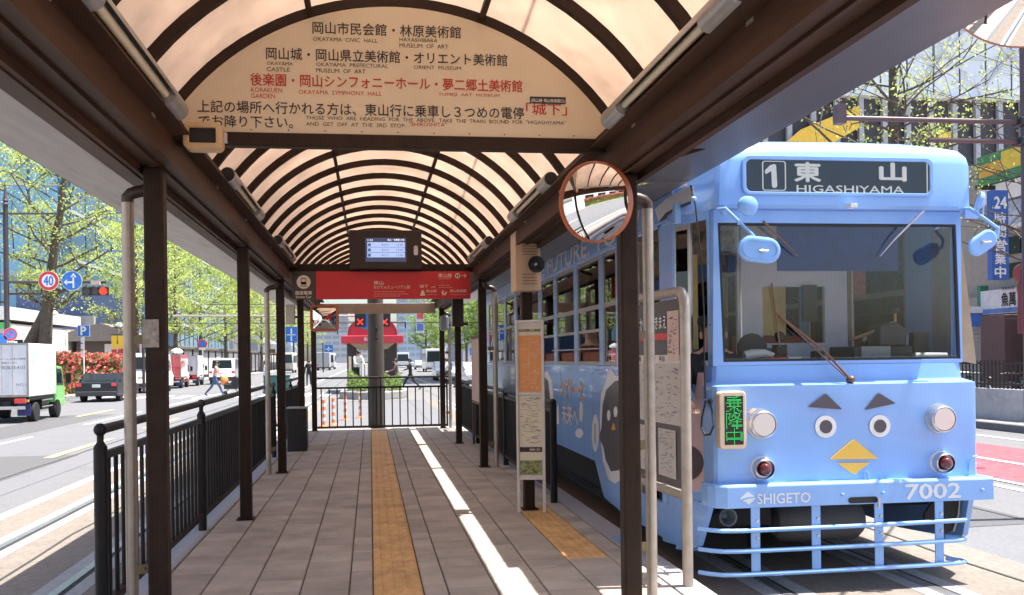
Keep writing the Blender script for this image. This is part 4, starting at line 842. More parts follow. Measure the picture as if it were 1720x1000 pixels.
part('card_reader', black, tram, lambda b: (b.box(2.95, 3.03, 6.42, 6.5, 1.39, 1.52), b.ball((2.99, 6.46, 1.58), .04, 12), b.box(3.25, 3.32, 6.42, 6.5, 1.39, 1.47), b.box(4.05, 4.17, 6.45, 6.52, 1.39, 1.60), b.tube([(4.02, 6.45, 1.40), (4.03, 6.43, 1.52), (4.08, 6.44, 1.58)], .004, 6)))
part('radio_panel', black, tram, lambda b: (b.box(3.56, 3.68, 7.23, 7.27, 1.72, 2.02), b.tube([(3.5, 7.24, 1.7), (3.42, 7.24, 1.8), (3.45, 7.24, 1.9), (3.56, 7.24, 1.92)], .006, 6)))
part('white_cloth', white, tram, lambda b: b.tube([(2.70, 6.42, 1.44), (2.76, 6.42, 1.455), (2.85, 6.42, 1.46), (2.91, 6.42, 1.44), (2.89, 6.42, 1.415)], [.035, .035, .03, .03, .012], 12), smooth=True)
part('rolled_paper', mat('plastic_bottle', (.5, .5, .5), .3), tram, lambda b: b.tube([(4.0, 6.38, 1.425), (4.26, 6.38, 1.425)], .024, 12), smooth=True)
part('red_marker', mat('red_plastic', (.6, .04, .06), .35), tram, lambda b: b.tube([(2.86, 6.35, 1.415), (3.0, 6.35, 1.415)], .018, 10)); part('white_marker', white, tram, lambda b: b.tube([(3.0, 6.35, 1.415), (3.1, 6.35, 1.415)], .016, 10))
part('driver_seat', mat('seat_grey', (.10, .09, .09), .8), tram, lambda b: (b.box(2.9, 3.25, 6.95, 7.05, 1.1, 1.5), b.ball((3.0, 6.98, 1.5), (.13, .06, .12), 14)), bev=.02)
# open sliding door posts & posters in the doorway
part('door', frm, tram, lambda b: (b.box(XL+.05, XL+.08, doorL[1]-.3, doorL[1]-.02, .05, 2.44), b.box(XL+.01, XL+.034, doorL[0], doorL[0]+.03, 0, 2.45)))
part('door_notice', mat('notice_brown', (.10, .07, .05), .5, var=.4, sc=30), tram, lambda b: b.box(XL+.16, XL+.17, 6.95, 7.5, 1.4, 2.35))
text('お知らせ', (XL+.155, 7.40, 2.2), (0, -1, 0), (0, 0, 1), .32, .09, mat('tan_ink', (.5, .4, .28), .6), tram, bold=.02)
for k in range(5): text('のりば案内', (XL+.155, 7.45, 1.5+k*.13), (0, -1, 0), (0, 0, 1), .42, .07, mat('tan_ink', (.5, .4, .28), .6), tram, bold=.01)
# wiper, antennas, camera, mirrors, cable
bz = mat('wiper_bronze', (.2, .11, .07), .4, .5)
def P3(x, y, Y): return A(x, y, Y)
part('wiper', bz, tram, lambda b: (b.tube([P3(1428, 637, 6.11), P3(1385, 590, 6.2), P3(1308, 530, 6.24)], .009, 8), b.tube([P3(1420, 633, 6.12), P3(1303, 525, 6.235)], .005, 6), b.lathe(P3(1427, 638, 6.16), (0, -1, .1), [(.028, 0), (.024, .04), (.01, .05)], 14), b.tube([P3(1296, 475, 6.24), P3(1310, 582, 6.245)], .006, 6)), smooth=True)
part('wiper', bz, tram, lambda b: b.tube([P3(1282, 372, 6.2), P3(1340, 430, 6.235)], [.010, .004], 8), smooth=True); part('wiper', steel, tram, lambda b: b.tube([P3(1551, 354, 6.15), P3(1503, 402, 6.2), P3(1478, 431, 6.235)], [.011, .006, .003], 8), smooth=True)
part('front_camera', white, tram, lambda b: (b.box(3.355, 3.405, 6.08, 6.15, 2.475, 2.505), b.lathe((3.392, 6.08, 2.49), (0, -1, 0), [(.009, 0), (.009, .008)], 10)))
mb_ = mat('mirror_back_blue', (.25, .48, .9), .35, var=.02)
def mirror_arm(pts, r=.012): part('mirror_arm', tb2, tram, lambda b: b.tube([P3(*p) for p in pts], r, 10), smooth=True)
mirror_arm([(1205, 352, 6.14), (1218, 350, 6.02), (1264, 395, 5.93), (1269, 402, 5.93), (1269, 415, 5.93)]); mirror_arm([(1240, 378, 5.96), (1254, 350, 5.96)], .008)
def stadium(cx, cz, hw, hh, rot, n=9):
    o_ = []
    for s_, a0 in ((1, -90), (-1, 90)):
        for k in range(n+1): a_ = R(a0+180*k/n); o_.append((s_*(hw-hh)+hh*math.cos(a_), hh*math.sin(a_)))
    c_, s_ = math.cos(R(rot)), math.sin(R(rot)); return [(cx+x*c_-z*s_, cz+x*s_+z*c_) for x, z in o_]
q = A(1277, 419, 5.9); o = part('wing_mirror', mb_, tram, lambda b: (b.prism(stadium(q.x, q.z, .152, .088, -6), 'xz', 5.90, 5.94)), bev=.018)
part('rib_ring', mb_, o, lambda b: ringprism(b, stadium(q.x, q.z, .125, .062, -6), stadium(q.x, q.z, .117, .054, -6), 'xz', 5.894, 5.9)); part('swivel', steel, o, lambda b: (b.lathe((q.x+.01, 5.895, q.z-.01), (0, -1, 0), [(.018, 0), (.01, .015)], 12), b.tube([(q.x-.01, 5.885, q.z-.01), (q.x+.05, 5.885, q.z-.013)], .006, 6)))
q2 = A(1255, 347, 5.95); part('round_mirror', mb_, tram, lambda b: b.lathe((q2.x, 5.93, q2.z), (0, 1, .05), [(.01, -.03), (.04, -.025), (.065, -.01), (.07, .02)], 28), smooth=True)
mirror_arm([(1612, 352, 6.14), (1628, 350, 6.04), (1660, 372, 5.97), (1677, 384, 5.95), (1674, 400, 5.95)]); mirror_arm([(1650, 368, 6.0), (1652, 335, 6.0)], .008)
q3 = A(1651, 408, 5.93); o = part('wing_mirror', mb_, tram, lambda b: b.prism(stadium(q3.x, q3.z, .118, .066, 32), 'xz', 5.92, 5.955), bev=.016); part('swivel', steel, o, lambda b: (b.lathe((q3.x-.01, 5.915, q3.z), (0, -1, 0), [(.016, 0), (.01, .015)], 12), b.tube([(q3.x-.01, 5.9, q3.z), (q3.x+.04, 5.9, q3.z+.002)], .006, 6)))
q4 = A(1646, 338, 5.98); part('round_mirror', mb_, tram, lambda b: b.lathe(q4, (-.9, .4, .3), [(.01, -.03), (.04, -.025), (.062, -.01), (.066, .015)], 24), smooth=True)
part('mirror_bracket', tb2, tram, lambda b: (b.box(4.25, 4.36, 6.12, 6.15, 2.41, 2.47), b.lathe((2.45, 6.15, 2.45), (0, -1, 0), [(.03, 0), (.025, .02), (.01, .03)], 14)))
part('pole_cable', black, tram, lambda b: (b.tube([B(1160, 312, 2.24), B(1168, 345, 2.235), B(1178, 440, 2.26), B(1182, 520, 2.27), B(1183, 610, 2.27), B(1185, 670, 2.27)], .006, 8), b.tube([B(1186, 672, 2.27), B(1179, 702, 2.255), B(1178, 718, 2.25), B(1184, 731, 2.245), B(1193, 730, 2.245), B(1199, 715, 2.25), B(1196, 690, 2.26), B(1192, 676, 2.26)], .007, 8), b.ball(B(1193, 675, 2.26), .02, 12)), smooth=True)
part('cable_clip', tb2, tram, lambda b: (b.box(2.22, 2.262, 6.50, 6.56, 2.42, 2.56), b.ball(B(1165, 335, 2.235), .022, 10)))
part('open_window_flap', mat('cream_metal', (.45, .33, .22), .4, .2), tram, lambda b: b.loft([[(4.375, 6.45, 1.40), (4.52, 6.40, 1.36), (4.52, 6.43, 1.36), (4.375, 6.48, 1.40)], [(4.355, 6.45, 2.38), (4.40, 6.40, 2.38), (4.40, 6.43, 2.38), (4.355, 6.48, 2.38)]]))
# livery on the side
wl = mat('livery_white', (.72, .72, .78), .4, var=0); pk = mat('livery_pink', (.74, .5, .52), .4, var=0); dr = mat('livery_dark', (.06, .025, .035), .35, var=0); lo = mat('livery_orange', (.75, .36, .06), .4, var=0)
XS = XL-.002
def sd(nm, m, pts, d=0, X=XS): return part(nm, m, tram, lambda b: b.prism([(B(x, y, X).y, B(x, y, X).z) for x, y in pts], 'yz', X-.002-d, X+.003-d))
text('FOR LIFE FUTURE. TO', (XS-.002, 14.2, 2.50), (0, -1, 0), (0, 0, 1), 5.9, .2, wl, tram, bold=.03)
sd('livery_shape', wl, [(1165, 312), (1165, 337), (1140, 345), (1118, 358), (1106, 372), (1100, 352), (1118, 335), (1140, 322)], 0)
sd('livery_shape', chm, [(1161, 338), (1161, 343), (1138, 352), (1122, 362), (1106, 384), (1104, 378), (1119, 358), (1138, 347)], .003)
sd('livery_shape', wl, [(1042, 352), (1074, 352), (1072, 372), (1064, 384), (1054, 372)], 0)
for k in range(3): sd('livery_patch', lo, [(1063, 418+k*29), (1067, 418+k*29), (1067, 432+k*29), (1063, 432+k*29)])
# bird marks as plain rounded shapes
def blob(px, py, rx, ry, n=24): return [(px+rx*math.cos(2*math.pi*k/n), py+ry*math.sin(2*math.pi*k/n)) for k in range(n)]
sd('bird_outline', wl, [(1024, 618), (1018, 640), (1010, 662), (1008, 700), (1009, 735), (1013, 775), (1022, 805), (1032, 812), (1060, 800), (1060, 630), (1034, 632), (1028, 622)])
sd('bird_body', chm, [(1060, 640), (1034, 640), (1019, 655), (1013, 680), (1011, 720), (1006, 735), (1014, 750), (1018, 772), (1027, 792), (1040, 790), (1060, 770)], .003)
sd('bird_eye', wl, blob(1023.5, 698, 2.6, 9, 16), .006); sd('bird_eye', wl, blob(1035, 692, 3, 9, 16), .006); sd('bird_beak', lo, [(1028, 722), (1032, 710), (1035, 722)], .006)
sd('bird_flipper', wl, blob(1000, 728, 5.5, 32, 20)); sd('bird_mark', chm, [(999.5, 712), (1000.5, 712), (1000.5, 745), (999.5, 745)], .003)
sd('bird_outline', wl, [(910, 640), (914, 626), (920, 624), (927, 640), (931, 690), (938, 680), (939, 712), (932, 714), (928, 740), (910, 735)]); sd('bird_body', chm, [(908, 645), (915, 634), (921, 640), (926, 690), (928, 700), (920, 720), (908, 730)], .003)
text('シゲトーと', (XS-.002, 10.93, .98), (0, -1, 0), (0, 0, 1), 1.25, .22, lo, tram, bold=.03)
text('未来へ', (XS-.002, 10.85, .66), (0, -1, 0), (0, 0, 1), .85, .24, wl, tram, bold=.02)
sd('bird_sketch', wl, blob(973, 728, 6.5, 8, 16)); sd('bird_sketch', wl, blob(976, 692, 2.6, 18, 14))
# pink loop on the angled cab side
def loopshape(): 
    return [(1172, 626), (1184, 626), (1184, 645), (1182, 672), (1176, 722), (1188, 735), (1197, 760), (1194, 795), (1178, 820), (1150, 830), (1140, 830), (1140, 735), (1158, 722), (1166, 680)]
def cabdecal(nm, m, pts, d):
    # angled panel plane through (2.27,6.719) and (2.345,6.20)
    p0 = Vector((2.27, 6.719, 0)); p1 = Vector((2.345, 6.232, 0)); u = (p1-p0).normalized(); n = Vector((u.y, -u.x, 0)); n = n if n.x < 0 else -n
    def hit(x, y):
        r_ = ray(x, y); q0 = p0+n*(.003+d); t_ = (q0-CP).dot(n)/r_.dot(n); return CP+r_*t_
    o_ = [hit(x, y) for x, y in pts]
    part(nm, m, tram, lambda b: b.add([*o_], [tuple(range(len(o_)))]))
cabdecal('livery_loop', pk, loopshape(), .001); cabdecal('livery_dot', dr, blob(1150, 778, 32, 31, 30), .003)
# ================================================================ PEOPLE
skinm = mat('skin', (.6, .37, .26), .55, var=.05); hairm = mat('black_hair', (.015, .012, .012), .5, var=.2)
def segdist(c, s_):
    d = s_[1]-s_[0]; u = max(0, min(1, (c-s_[0]).dot(d)/max(1e-6, d.length_squared))); return (c-(s_[0]+d*u)).length
def person(loc, rot, label, top, pants, pose='walk', h=1.68, shoes=dark, long_sleeves=True, cat='person', group=None, bag=None, stride=.32, lean=0.0, arm=None):
    """standing / walking figure grown from one skeleton, facing +Y before rot"""
    t = thing('person', label, cat, loc, rot, group); k = h/1.7; st_ = stride if pose == 'walk' else .05
    J = {}; ly = lean
    J['pelvis'] = (0, 0, .93); J['waist'] = (0, .01+ly*.3, 1.08); J['chest'] = (0, .02+ly*.8, 1.28); J['neck'] = (0, .02+ly*1.1, 1.45); J['head'] = (0, .05+ly*1.2, 1.56); J['top'] = (0, .05+ly*1.25, 1.66)
    for s, sg in ((1, 'r'), (-1, 'l')):
        f = s*st_; J['hip'+sg] = (.09*s, 0, .88); J['knee'+sg] = (.10*s, f*.55+.05, .49); J['ank'+sg] = (.10*s, f*1.1-(.08 if f < 0 else 0), .09 if f > 0 else .14); J['toe'+sg] = (.11*s, f*1.1+.14-(.08 if f < 0 else 0), .035)
        J['sh'+sg] = (.17*s, .02+ly, 1.39)
        if arm == 'forward': J['el'+sg] = (.21*s, .14+ly, 1.15); J['wr'+sg] = (.16*s, .38+ly, 1.08); J['ha'+sg] = (.15*s, .46+ly, 1.08)
        else: J['el'+sg] = (.23*s, -f*.35+ly*.8, 1.12); J['wr'+sg] = (.24*s, -f*.8+.08+ly*.6, .90); J['ha'+sg] = (.24*s, -f*.85+.11+ly*.5, .82)
    E_ = [('pelvis', 'waist'), ('waist', 'chest'), ('chest', 'neck'), ('neck', 'head'), ('head', 'top')]
    for sg in 'rl': E_ += [('pelvis', 'hip'+sg), ('hip'+sg, 'knee'+sg), ('knee'+sg, 'ank'+sg), ('ank'+sg, 'toe'+sg), ('chest', 'sh'+sg), ('sh'+sg, 'el'+sg), ('el'+sg, 'wr'+sg), ('wr'+sg, 'ha'+sg)]
    rad = dict(pelvis=.13, waist=.12, chest=.14, neck=.055, head=.095, top=.07, hip=.095, knee=.062, ank=.042, toe=.035, sh=.07, el=.045, wr=.03, ha=.033)
    names_ = list(J); idx = {n: i for i, n in enumerate(names_)}
    me = bpy.data.meshes.new('body'); me.from_pydata([Vector(J[n])*k for n in names_], [(idx[a], idx[b_]) for a, b_ in E_], [])
    ob = bpy.data.objects.new('body', me); COL.objects.link(ob); sk = ob.modifiers.new('s', 'SKIN'); ob.modifiers.new('u', 'SUBSURF').levels = 1
    for i, n in enumerate(names_):
        r = rad.get(n, rad.get(n[:-1], .05))*k; me.skin_vertices[0].data[i].radius = (r*(1.15 if n in ('chest', 'pelvis') else 1), r*(.85 if n in ('chest', 'waist', 'pelvis') else 1)); me.skin_vertices[0].data[i].use_root = n == 'pelvis'
    dg = bpy.context.evaluated_depsgraph_get(); new = bpy.data.meshes.new_from_object(ob.evaluated_get(dg)); bpy.data.objects.remove(ob)
    for m_ in (skinm, top, pants, shoes): new.materials.append(m_)
    def zone(a): 
        n = a[:-1] if a[-1] in 'rl' and a not in ('pelvis',) else a
        return n
    zmap = {('neck', 'head'): 0, ('head', 'top'): 0, ('wr', 'ha'): 0, ('hip', 'knee'): 2, ('knee', 'ank'): 2, ('ank', 'toe'): 3, ('pelvis', 'hip'): 2, ('pelvis', 'waist'): 1}
    segs = [(Vector(J[a])*k, Vector(J[b_])*k, zmap.get((a.rstrip('rl') if a[-1] in 'rl' and a[:-1] in rad else a, b_[:-1] if b_[:-1] in rad else b_), 1)) for a, b_ in E_]
    fx = []
    for a, b_ in E_:
        a2 = a[:-1] if a[:-1] in rad else a; b2 = b_[:-1] if b_[:-1] in rad else b_; fx.append((Vector(J[a])*k, Vector(J[b_])*k, zmap.get((a2, b2), 1)))
    for p in new.polygons:
        c = p.center; best = min(fx, key=lambda s_: segdist(c, s_)); p.material_index = best[2]
        if best[2] == 1 and c.z < .93*k: p.material_index = 2
    new.shade_smooth()
    # fingers grow out of each hand
    import bmesh
    q = bmesh.new(); q.from_mesh(new)
    for sg in 'rl':
        hp = Vector(J['ha'+sg])*k; d = (hp-Vector(J['wr'+sg])*k).normalized(); sd_ = d.orthogonal().normalized()
        for i_, (o_, l_) in enumerate(((-.022, .055), (-.008, .07), (.007, .065), (.02, .05), (.034, .04))):
            mbq = MB(); base = hp+sd_*o_*k; dd = d if i_ < 4 else (d+sd_*.9).normalized(); mbq.tube([base, base+dd*l_*.6*k, base+(dd*l_+d.cross(sd_)*.012)*k], [.008*k, .007*k, .005*k], 5)
            vs = [q.verts.new(v_) for v_ in mbq.v]; [q.faces.new([vs[j] for j in f_]) for f_ in mbq.f]
    q.to_mesh(new); q.free()
    link('body', new, None, t)
    hc = Vector(J['head'])*k
    part('hair', hairm, t, lambda b: (b.ball((hc.x, hc.y-.022*k, hc.z+.04*k), (.105*k, .112*k, .11*k), 14)), local=True, smooth=True)
    part('nose', skinm, t, lambda b: b.ball((hc.x, hc.y+.105*k, hc.z-.005*k), (.012*k, .016*k, .018*k), 8), local=True)
    for s in (-1, 1): part('ear', skinm, t, lambda b: b.ball((s*.098*k, hc.y, hc.z), (.012*k, .02*k, .03*k), 8), local=True); part('eye', ink, t, lambda b: b.ball((s*.035*k, hc.y+.09*k, hc.z+.02*k), .009*k, 6), local=True)
    if bag: part('backpack', bag, t, lambda b: b.box(-.14, .14, -.3, -.11, 1.0, 1.4), local=True, bev=.05)
    return t
jeans = mat('denim', (.05, .09, .2), .8, var=.2); pinkc = mat('pink_cloth', (.55, .3, .28), .8); blk = mat('black_cloth', (.02, .02, .025), .8); plum = mat('plum_pattern_cloth', (.11, .07, .085), .8, var=.6, sc=40); lblue = mat('pale_blue_cloth', (.5, .58, .65), .8); whitec = mat('white_cloth_m', (.7, .7, .7), .8)
def gz(px, py): p = G(px, py); return (p.x, p.y, -.2)
person(gz(361, 667), R(-90), 'woman in a pink top and wide jeans pushing a stroller over the crossing', pinkc, jeans, stride=.36, arm='forward', lean=.06)
person(gz(446, 664), R(-90), 'person in a pale blue top behind the green cart on the crossing', lblue, pinkc, pose='stand', arm='forward')
person(gz(519, 650), R(180), 'person in dark clothes seen between the far left posts', blk, blk, stride=.2)
person(gz(668, 662), R(90), 'older person in a patterned plum jacket and dark cap crossing beyond the platform', plum, mat('grey_cloth', (.12, .11, .12), .8), stride=.2, lean=.05, arm='forward')
person(gz(690, 656), R(90), 'person in a black coat striding and looking at a phone right of the column', blk, blk, stride=.42, arm='forward')
person(gz(751, 652), R(90), 'person in white with a dark backpack behind the far right post', whitec, mat('dark_cloth', (.04, .04, .05), .8), stride=.35, bag=blk)
person((1.0*-.62, 41.0, .18), R(200), 'person in a white shirt and dark cap bending by the planter', whitec, blk, pose='stand', lean=.25, arm='forward')
# stroller and cart
p = gz(388, 664); t = thing('stroller', 'stroller with an orange blanket on the crossing', 'stroller', p); x, y = p[0], p[1]
part('seat', blk, t, lambda b: b.prism([(x-.3, .1), (x+.35, .1), (x+.45, .6), (x+.2, .75), (x, .35), (x-.3, .35)], 'xz', y-.25, y+.25), bev=.04); part('blanket', mat('orange_cloth', (.6, .22, .07), .8), t, lambda b: b.ball((x-.3, y, .5), (.2, .2, .26), 12), smooth=True)
part('frame', dark, t, lambda b: (b.tube([(x-.6, y, .85), (x, y, .3), (x+.4, y, -.1)], .02, 6), b.tube([(x+.5, y, .7), (x-.3, y, -.1)], .02, 6)))
for dx in (-.3, .4):
    for dy in (-.25, .25): part('wheel', rubber, t, lambda b: b.lathe((x+dx, y+dy-.02, -.1), (0, 1, 0), [(.1, 0), (.1, .04)], 16))
p = gz(446, 667); t = thing('cart', 'dark green box cart pushed along the crossing', 'cart', p); x, y = p[0], p[1]
part('box', mat('green_box', (.05, .14, .13), .6), t, lambda b: b.box(x-.05, x+1.1, y-.35, y+.35, -.05, .75), bev=.03); part('lid', mat('green_box_lid', (.1, .2, .19), .6), t, lambda b: b.box(x-.07, x+1.12, y-.37, y+.37, .751, .80))
for dx in (.1, .95): part('wheel', rubber, t, lambda b: b.lathe((x+dx, y-.36, -.12), (0, 1, 0), [(.08, 0), (.08, .05)], 14))
# the person at the driver's side window and a passenger
def bust(loc, rot, label, top, cap, scale=1.0, arm=False):
    t = thing('person', label, 'person', loc, rot); V = dict(a=(0, 0, -.45), b=(0, 0, -.2), c=(0, .0, .0), n=(0, .015, .12), h=(0, .035, .22), t=(0, .03, .31), s1=(.17, 0, .02), e1=(.24, .05, -.22), w1=(.2, .25, -.3), s2=(-.17, 0, .02), e2=(-.24, .05, -.22), w2=(-.2, .25, -.3))
    if arm: V['e1'] = (.26, .02, -.2); V['w1'] = (.14, .2, -.02)
    E_ = [('a', 'b'), ('b', 'c'), ('c', 'n'), ('n', 'h'), ('h', 't'), ('c', 's1'), ('s1', 'e1'), ('e1', 'w1'), ('c', 's2'), ('s2', 'e2'), ('e2', 'w2')]; rr = dict(a=.15, b=.15, c=.13, n=.055, h=.088, t=.07, s1=.075, e1=.05, w1=.033, s2=.075, e2=.05, w2=.033)
    ns = list(V); me = bpy.data.meshes.new('body'); me.from_pydata([Vector(V[n]) for n in ns], [(ns.index(a), ns.index(b_)) for a, b_ in E_], []); ob = bpy.data.objects.new('b', me); COL.objects.link(ob); ob.modifiers.new('s', 'SKIN'); u_ = ob.modifiers.new('u', 'SUBSURF'); u_.levels = 2
    for i, n in enumerate(ns): me.skin_vertices[0].data[i].radius = (rr[n]*(1.1 if n in 'abc' else 1), rr[n]*(.75 if n in 'abc' else 1)); me.skin_vertices[0].data[i].use_root = n == 'a'
    dg = bpy.context.evaluated_depsgraph_get(); new = bpy.data.meshes.new_from_object(ob.evaluated_get(dg)); bpy.data.objects.remove(ob); new.materials.append(skinm); new.materials.append(top)
    for p_ in new.polygons: p_.material_index = 0 if (p_.center.z > .09 or (abs(p_.center.x) < .24 and p_.center.y > .19)) else 1
    new.shade_smooth()
    import bmesh
    q_ = bmesh.new(); q_.from_mesh(new)
    for n in ('w1', 'w2'):
        hp = Vector(V[n])
        for i_ in range(5):
            mbq = MB(); base = hp+Vector(((i_-2)*.014, .02, 0)); mbq.tube([base, base+Vector((0, .045-.004*abs(i_-2), -.005)), base+Vector((0, .06-.006*abs(i_-2), -.03))], [.009, .008, .006], 6); vs = [q_.verts.new(v_) for v_ in mbq.v]; [q_.faces.new([vs[j] for j in f_]) for f_ in mbq.f]
    q_.to_mesh(new); q_.free(); link('body', new, None, t)
    part('hair', hairm, t, lambda b: b.ball((0, -.03, .265), (.1, .09, .1), 18), local=True, smooth=True)
    if cap: part('cap', blk, t, lambda b: (b.lathe((0, .01, .29), (0, .05, 1), [(.105, 0), (.112, .02), (.108, .055), (.06, .08), (.001, .085)], 24), b.prism([(-.07, .10), (.07, .10), (.05, .175), (-.05, .175)], 'xy', .287, .295)), local=True, smooth=True)
    part('nose', skinm, t, lambda b: b.ball((0, .122, .215), (.012, .018, .02), 10), local=True, smooth=True); part('mouth', redink, t, lambda b: b.ball((0, .112, .175), (.022, .006, .005), 10), local=True)
    for s in (-1, 1): part('eye', ink, t, lambda b: b.ball((s*.033, .108, .235), (.011, .006, .006), 8), local=True); part('ear', skinm, t, lambda b: b.ball((s*.09, .03, .22), (.012, .02, .03), 8), local=True)
    if cap: part('shirt_front', mat('shirt_beige', (.4, .36, .3), .8), t, lambda b: b.prism([(-.03, .08), (.03, .08), (.012, -.2), (-.012, -.2)], 'xz', .09, .108), local=True)
    return t
p = B(1197, 568, 2.475); bust((p.x, p.y, p.z-.2), R(172), 'tram driver in a black cap and dark jacket looking out of the cab side window', blk, True)
p = B(997, 575, 2.62); bust((p.x, p.y+.1, p.z-.13), R(150), 'dark haired passenger with a bare arm at the second side window of the tram', mat('brown_cloth', (.16, .07, .05), .8), False, arm=True)
# ================================================================ VEHICLES  (local: rear at y=0, front at +y, wheels on z=0)
tail = mat('tail_red', (.55, .02, .02), .25, coat=1, emit=.15, ecol=(.6, .03, .02)); amber = mat('amber_lens', (.7, .3, .03), .25, coat=1); carglass = mat('car_glass', (.012, .02, .024), .12, var=0, spec=.5); platem = mat('number_plate', (.72, .72, .66), .5)
def wheel(t, x, y, r, w=.2):
    s = 1 if x > 0 else -1; o = part('wheel', rubber, t, lambda b: b.lathe((x-s*w, y, r), (s, 0, 0), [(r*.6, 0), (r*.95, 0), (r, .02), (r, w-.02), (r*.95, w), (r*.62, w)], 24), local=True, smooth=True)
    part('rim', steel, o, lambda b: (b.lathe((x-s*.03, y, r), (s, 0, 0), [(r*.6, 0), (r*.58, .02), (r*.3, .0), (r*.12, .01), (.01, .02)], 20)), local=True, smooth=True)
def car(loc, rot, label, body, prof, W_, wheels, r, sidewin, rearwin, frontwin, cat='car', rear_lights=None, group='vehicles on the left carriageway', plates=True, extra=None, glassm=None, lamp_z=.8, lights=True, inset=.0):
    t = thing('parked_car' if cat == 'car' else cat, label, cat, loc, rot, group); hw = W_/2; gm = glassm or carglass; L_ = max(p_[0] for p_ in prof)
    part('body', body, t, lambda b: b.loft([[(x*hw*(1-(.20 if z > prof[0][1]+.75 and inset else 0)) if abs(x) == 1 else x*hw, y, z) for y, z in prof] for x in (-1, -.96, .96, 1)]), local=True, bev=.04, smooth=True)
    for s in (-1, 1):
        xx = s*(hw*(.8 if inset else 1)+.02)
        for w_ in sidewin: part('window', gm, t, lambda b: b.prism(w_, 'yz', xx-s*.01, xx), local=True)
    for nm, wn_ in (('rear_window', rearwin), ('windscreen', frontwin)):
        if wn_:
            (ya_, za_), (yb_, zb_), hw2 = wn_; sg = -1 if nm == 'rear_window' else 1
            part(nm, gm, t, lambda b: b.add([(-hw2, ya_+sg*.012, za_), (hw2, ya_+sg*.012, za_), (hw2*.93, yb_+sg*.012, zb_), (-hw2*.93, yb_+sg*.012, zb_)], [(0, 1, 2, 3)]), local=True)
    for y in wheels:
        for s in (-1, 1): wheel(t, s*hw*.98, y, r)
    for s in (-1, 1):
        part('tail_light', tail, t, lambda b: b.box(s*hw*.72, s*hw*.96, -.02, .02, lamp_z, lamp_z+.16), local=True, bev=.01)
        part('headlight', mat('lens_clear', (.7, .7, .7), .1, coat=1), t, lambda b: b.box(s*hw*.6, s*hw*.94, L_-.02, L_+.015, .62, .78), local=True, bev=.01)
    part('number_plate', platem, t, lambda b: b.box(-.17, .17, -.03, -.022, lamp_z-.05, lamp_z+.11), local=True); part('number_plate', platem, t, lambda b: b.box(-.17, .17, L_+.02, L_+.03, .4, .56), local=True)
    part('bumper', mat('bumper_grey', (.05, .05, .055), .5), t, lambda b: b.box(-hw*.97, hw*.97, -.06, .03, .32, .55), local=True, bev=.03); part('bumper', MATS['bumper_grey'], t, lambda b: b.box(-hw*.97, hw*.97, L_-.03, L_+.04, .3, .5), local=True, bev=.03)
    return t
wht = mat('car_white', (.78, .78, .78), .3, coat=.6, var=.02); silv = mat('car_silver', (.5, .5, .5), .3, .4, coat=.6, var=.02); taxi = mat('car_black', (.012, .013, .016), .4, coat=.3, spec=.3, var=.02); redv = mat('van_red', (.6, .03, .05), .35, coat=.6)
sedan = [(0, .3), (4.6, .3), (4.65, .75), (4.3, .85), (3.25, .98), (2.5, 1.42), (1.3, 1.44), (.65, 1.02), (.05, .98), (-.02, .7)]
vanp = [(0, .3), (4.4, .3), (4.45, .9), (4.05, 1.15), (3.5, 1.85), (.15, 1.9), (.02, 1.1)]
busp = [(0, .35), (8.8, .35), (8.95, 1.1), (8.8, 2.9), (.1, 2.95), (0, 1.0)]
tp = G(160, 676); car((tp.x+.05, tp.y, -.2), R(3), 'black taxi sedan driving away beside the red hedge', taxi, sedan, 1.72, (.95, 3.65), .32, [[(.95, 1.03), (1.35, 1.38), (1.95, 1.39), (1.95, 1.03)], [(2.0, 1.03), (2.0, 1.39), (2.45, 1.37), (3.05, 1.0)]], ((.68, 1.04), (1.28, 1.41), .66), ((3.2, 1.0), (2.55, 1.38), .68), inset=True).scale = (.97, 1, .83)
for (px, py, W_, body, lab, pr, rw) in ((237, 661, 1.85, wht, 'white van seen from behind right of the silver downpipe', [(0, .3), (4.4, .3), (4.45, .9), (4.0, 1.15), (3.5, 2.1), (.1, 2.15), (.02, 1.1)], ((.03, 1.3), (.09, 1.95), .75)), (373, 646, 1.85, silv, 'silver van with a green striped window at the crossing', vanp, ((.04, 1.15), (.13, 1.75), .7)), (392, 640, 1.85, wht, 'white minivan right behind the stroller', vanp, ((.04, 1.15), (.13, 1.75), .7))):
    p = G(px, py); car((p.x, p.y, -.2), R(2), lab, body, pr, W_, (.8, 3.5), .32, [[(.5, 1.15), (.55, 1.75), (3.2, 1.75), (3.75, 1.2)]], rw, ((4.0, 1.2), (3.55, 1.78), .75), cat='van')
p = G(486, 626); car((p.x, p.y, -.2), R(180), 'cream minibus beyond the crossing between the left posts', mat('bus_cream', (.6, .58, .52), .4), [(0, .35), (6.5, .35), (6.7, 1.2), (6.4, 2.7), (.1, 2.7), (0, 1)], 2.1, (1.2, 5.2), .4, [[(.4, 1.4), (.4, 2.3), (6.0, 2.3), (6.3, 1.4)]], ((0, 1.4), (.05, 2.4), .85), ((6.69, 1.35), (6.45, 2.45), .95), cat='minibus')
p = G(567, 617); car((p.x, 175, -.2), R(180), 'white minibus far down the road left of the red kiosk', wht, busp, 2.3, (1.5, 7), .42, [[(.5, 1.3), (.5, 2.4), (8.3, 2.4), (8.6, 1.3)]], ((0, 1.3), (.05, 2.4), .95), ((8.93, 1.25), (8.83, 2.55), 1.0), cat='minibus')
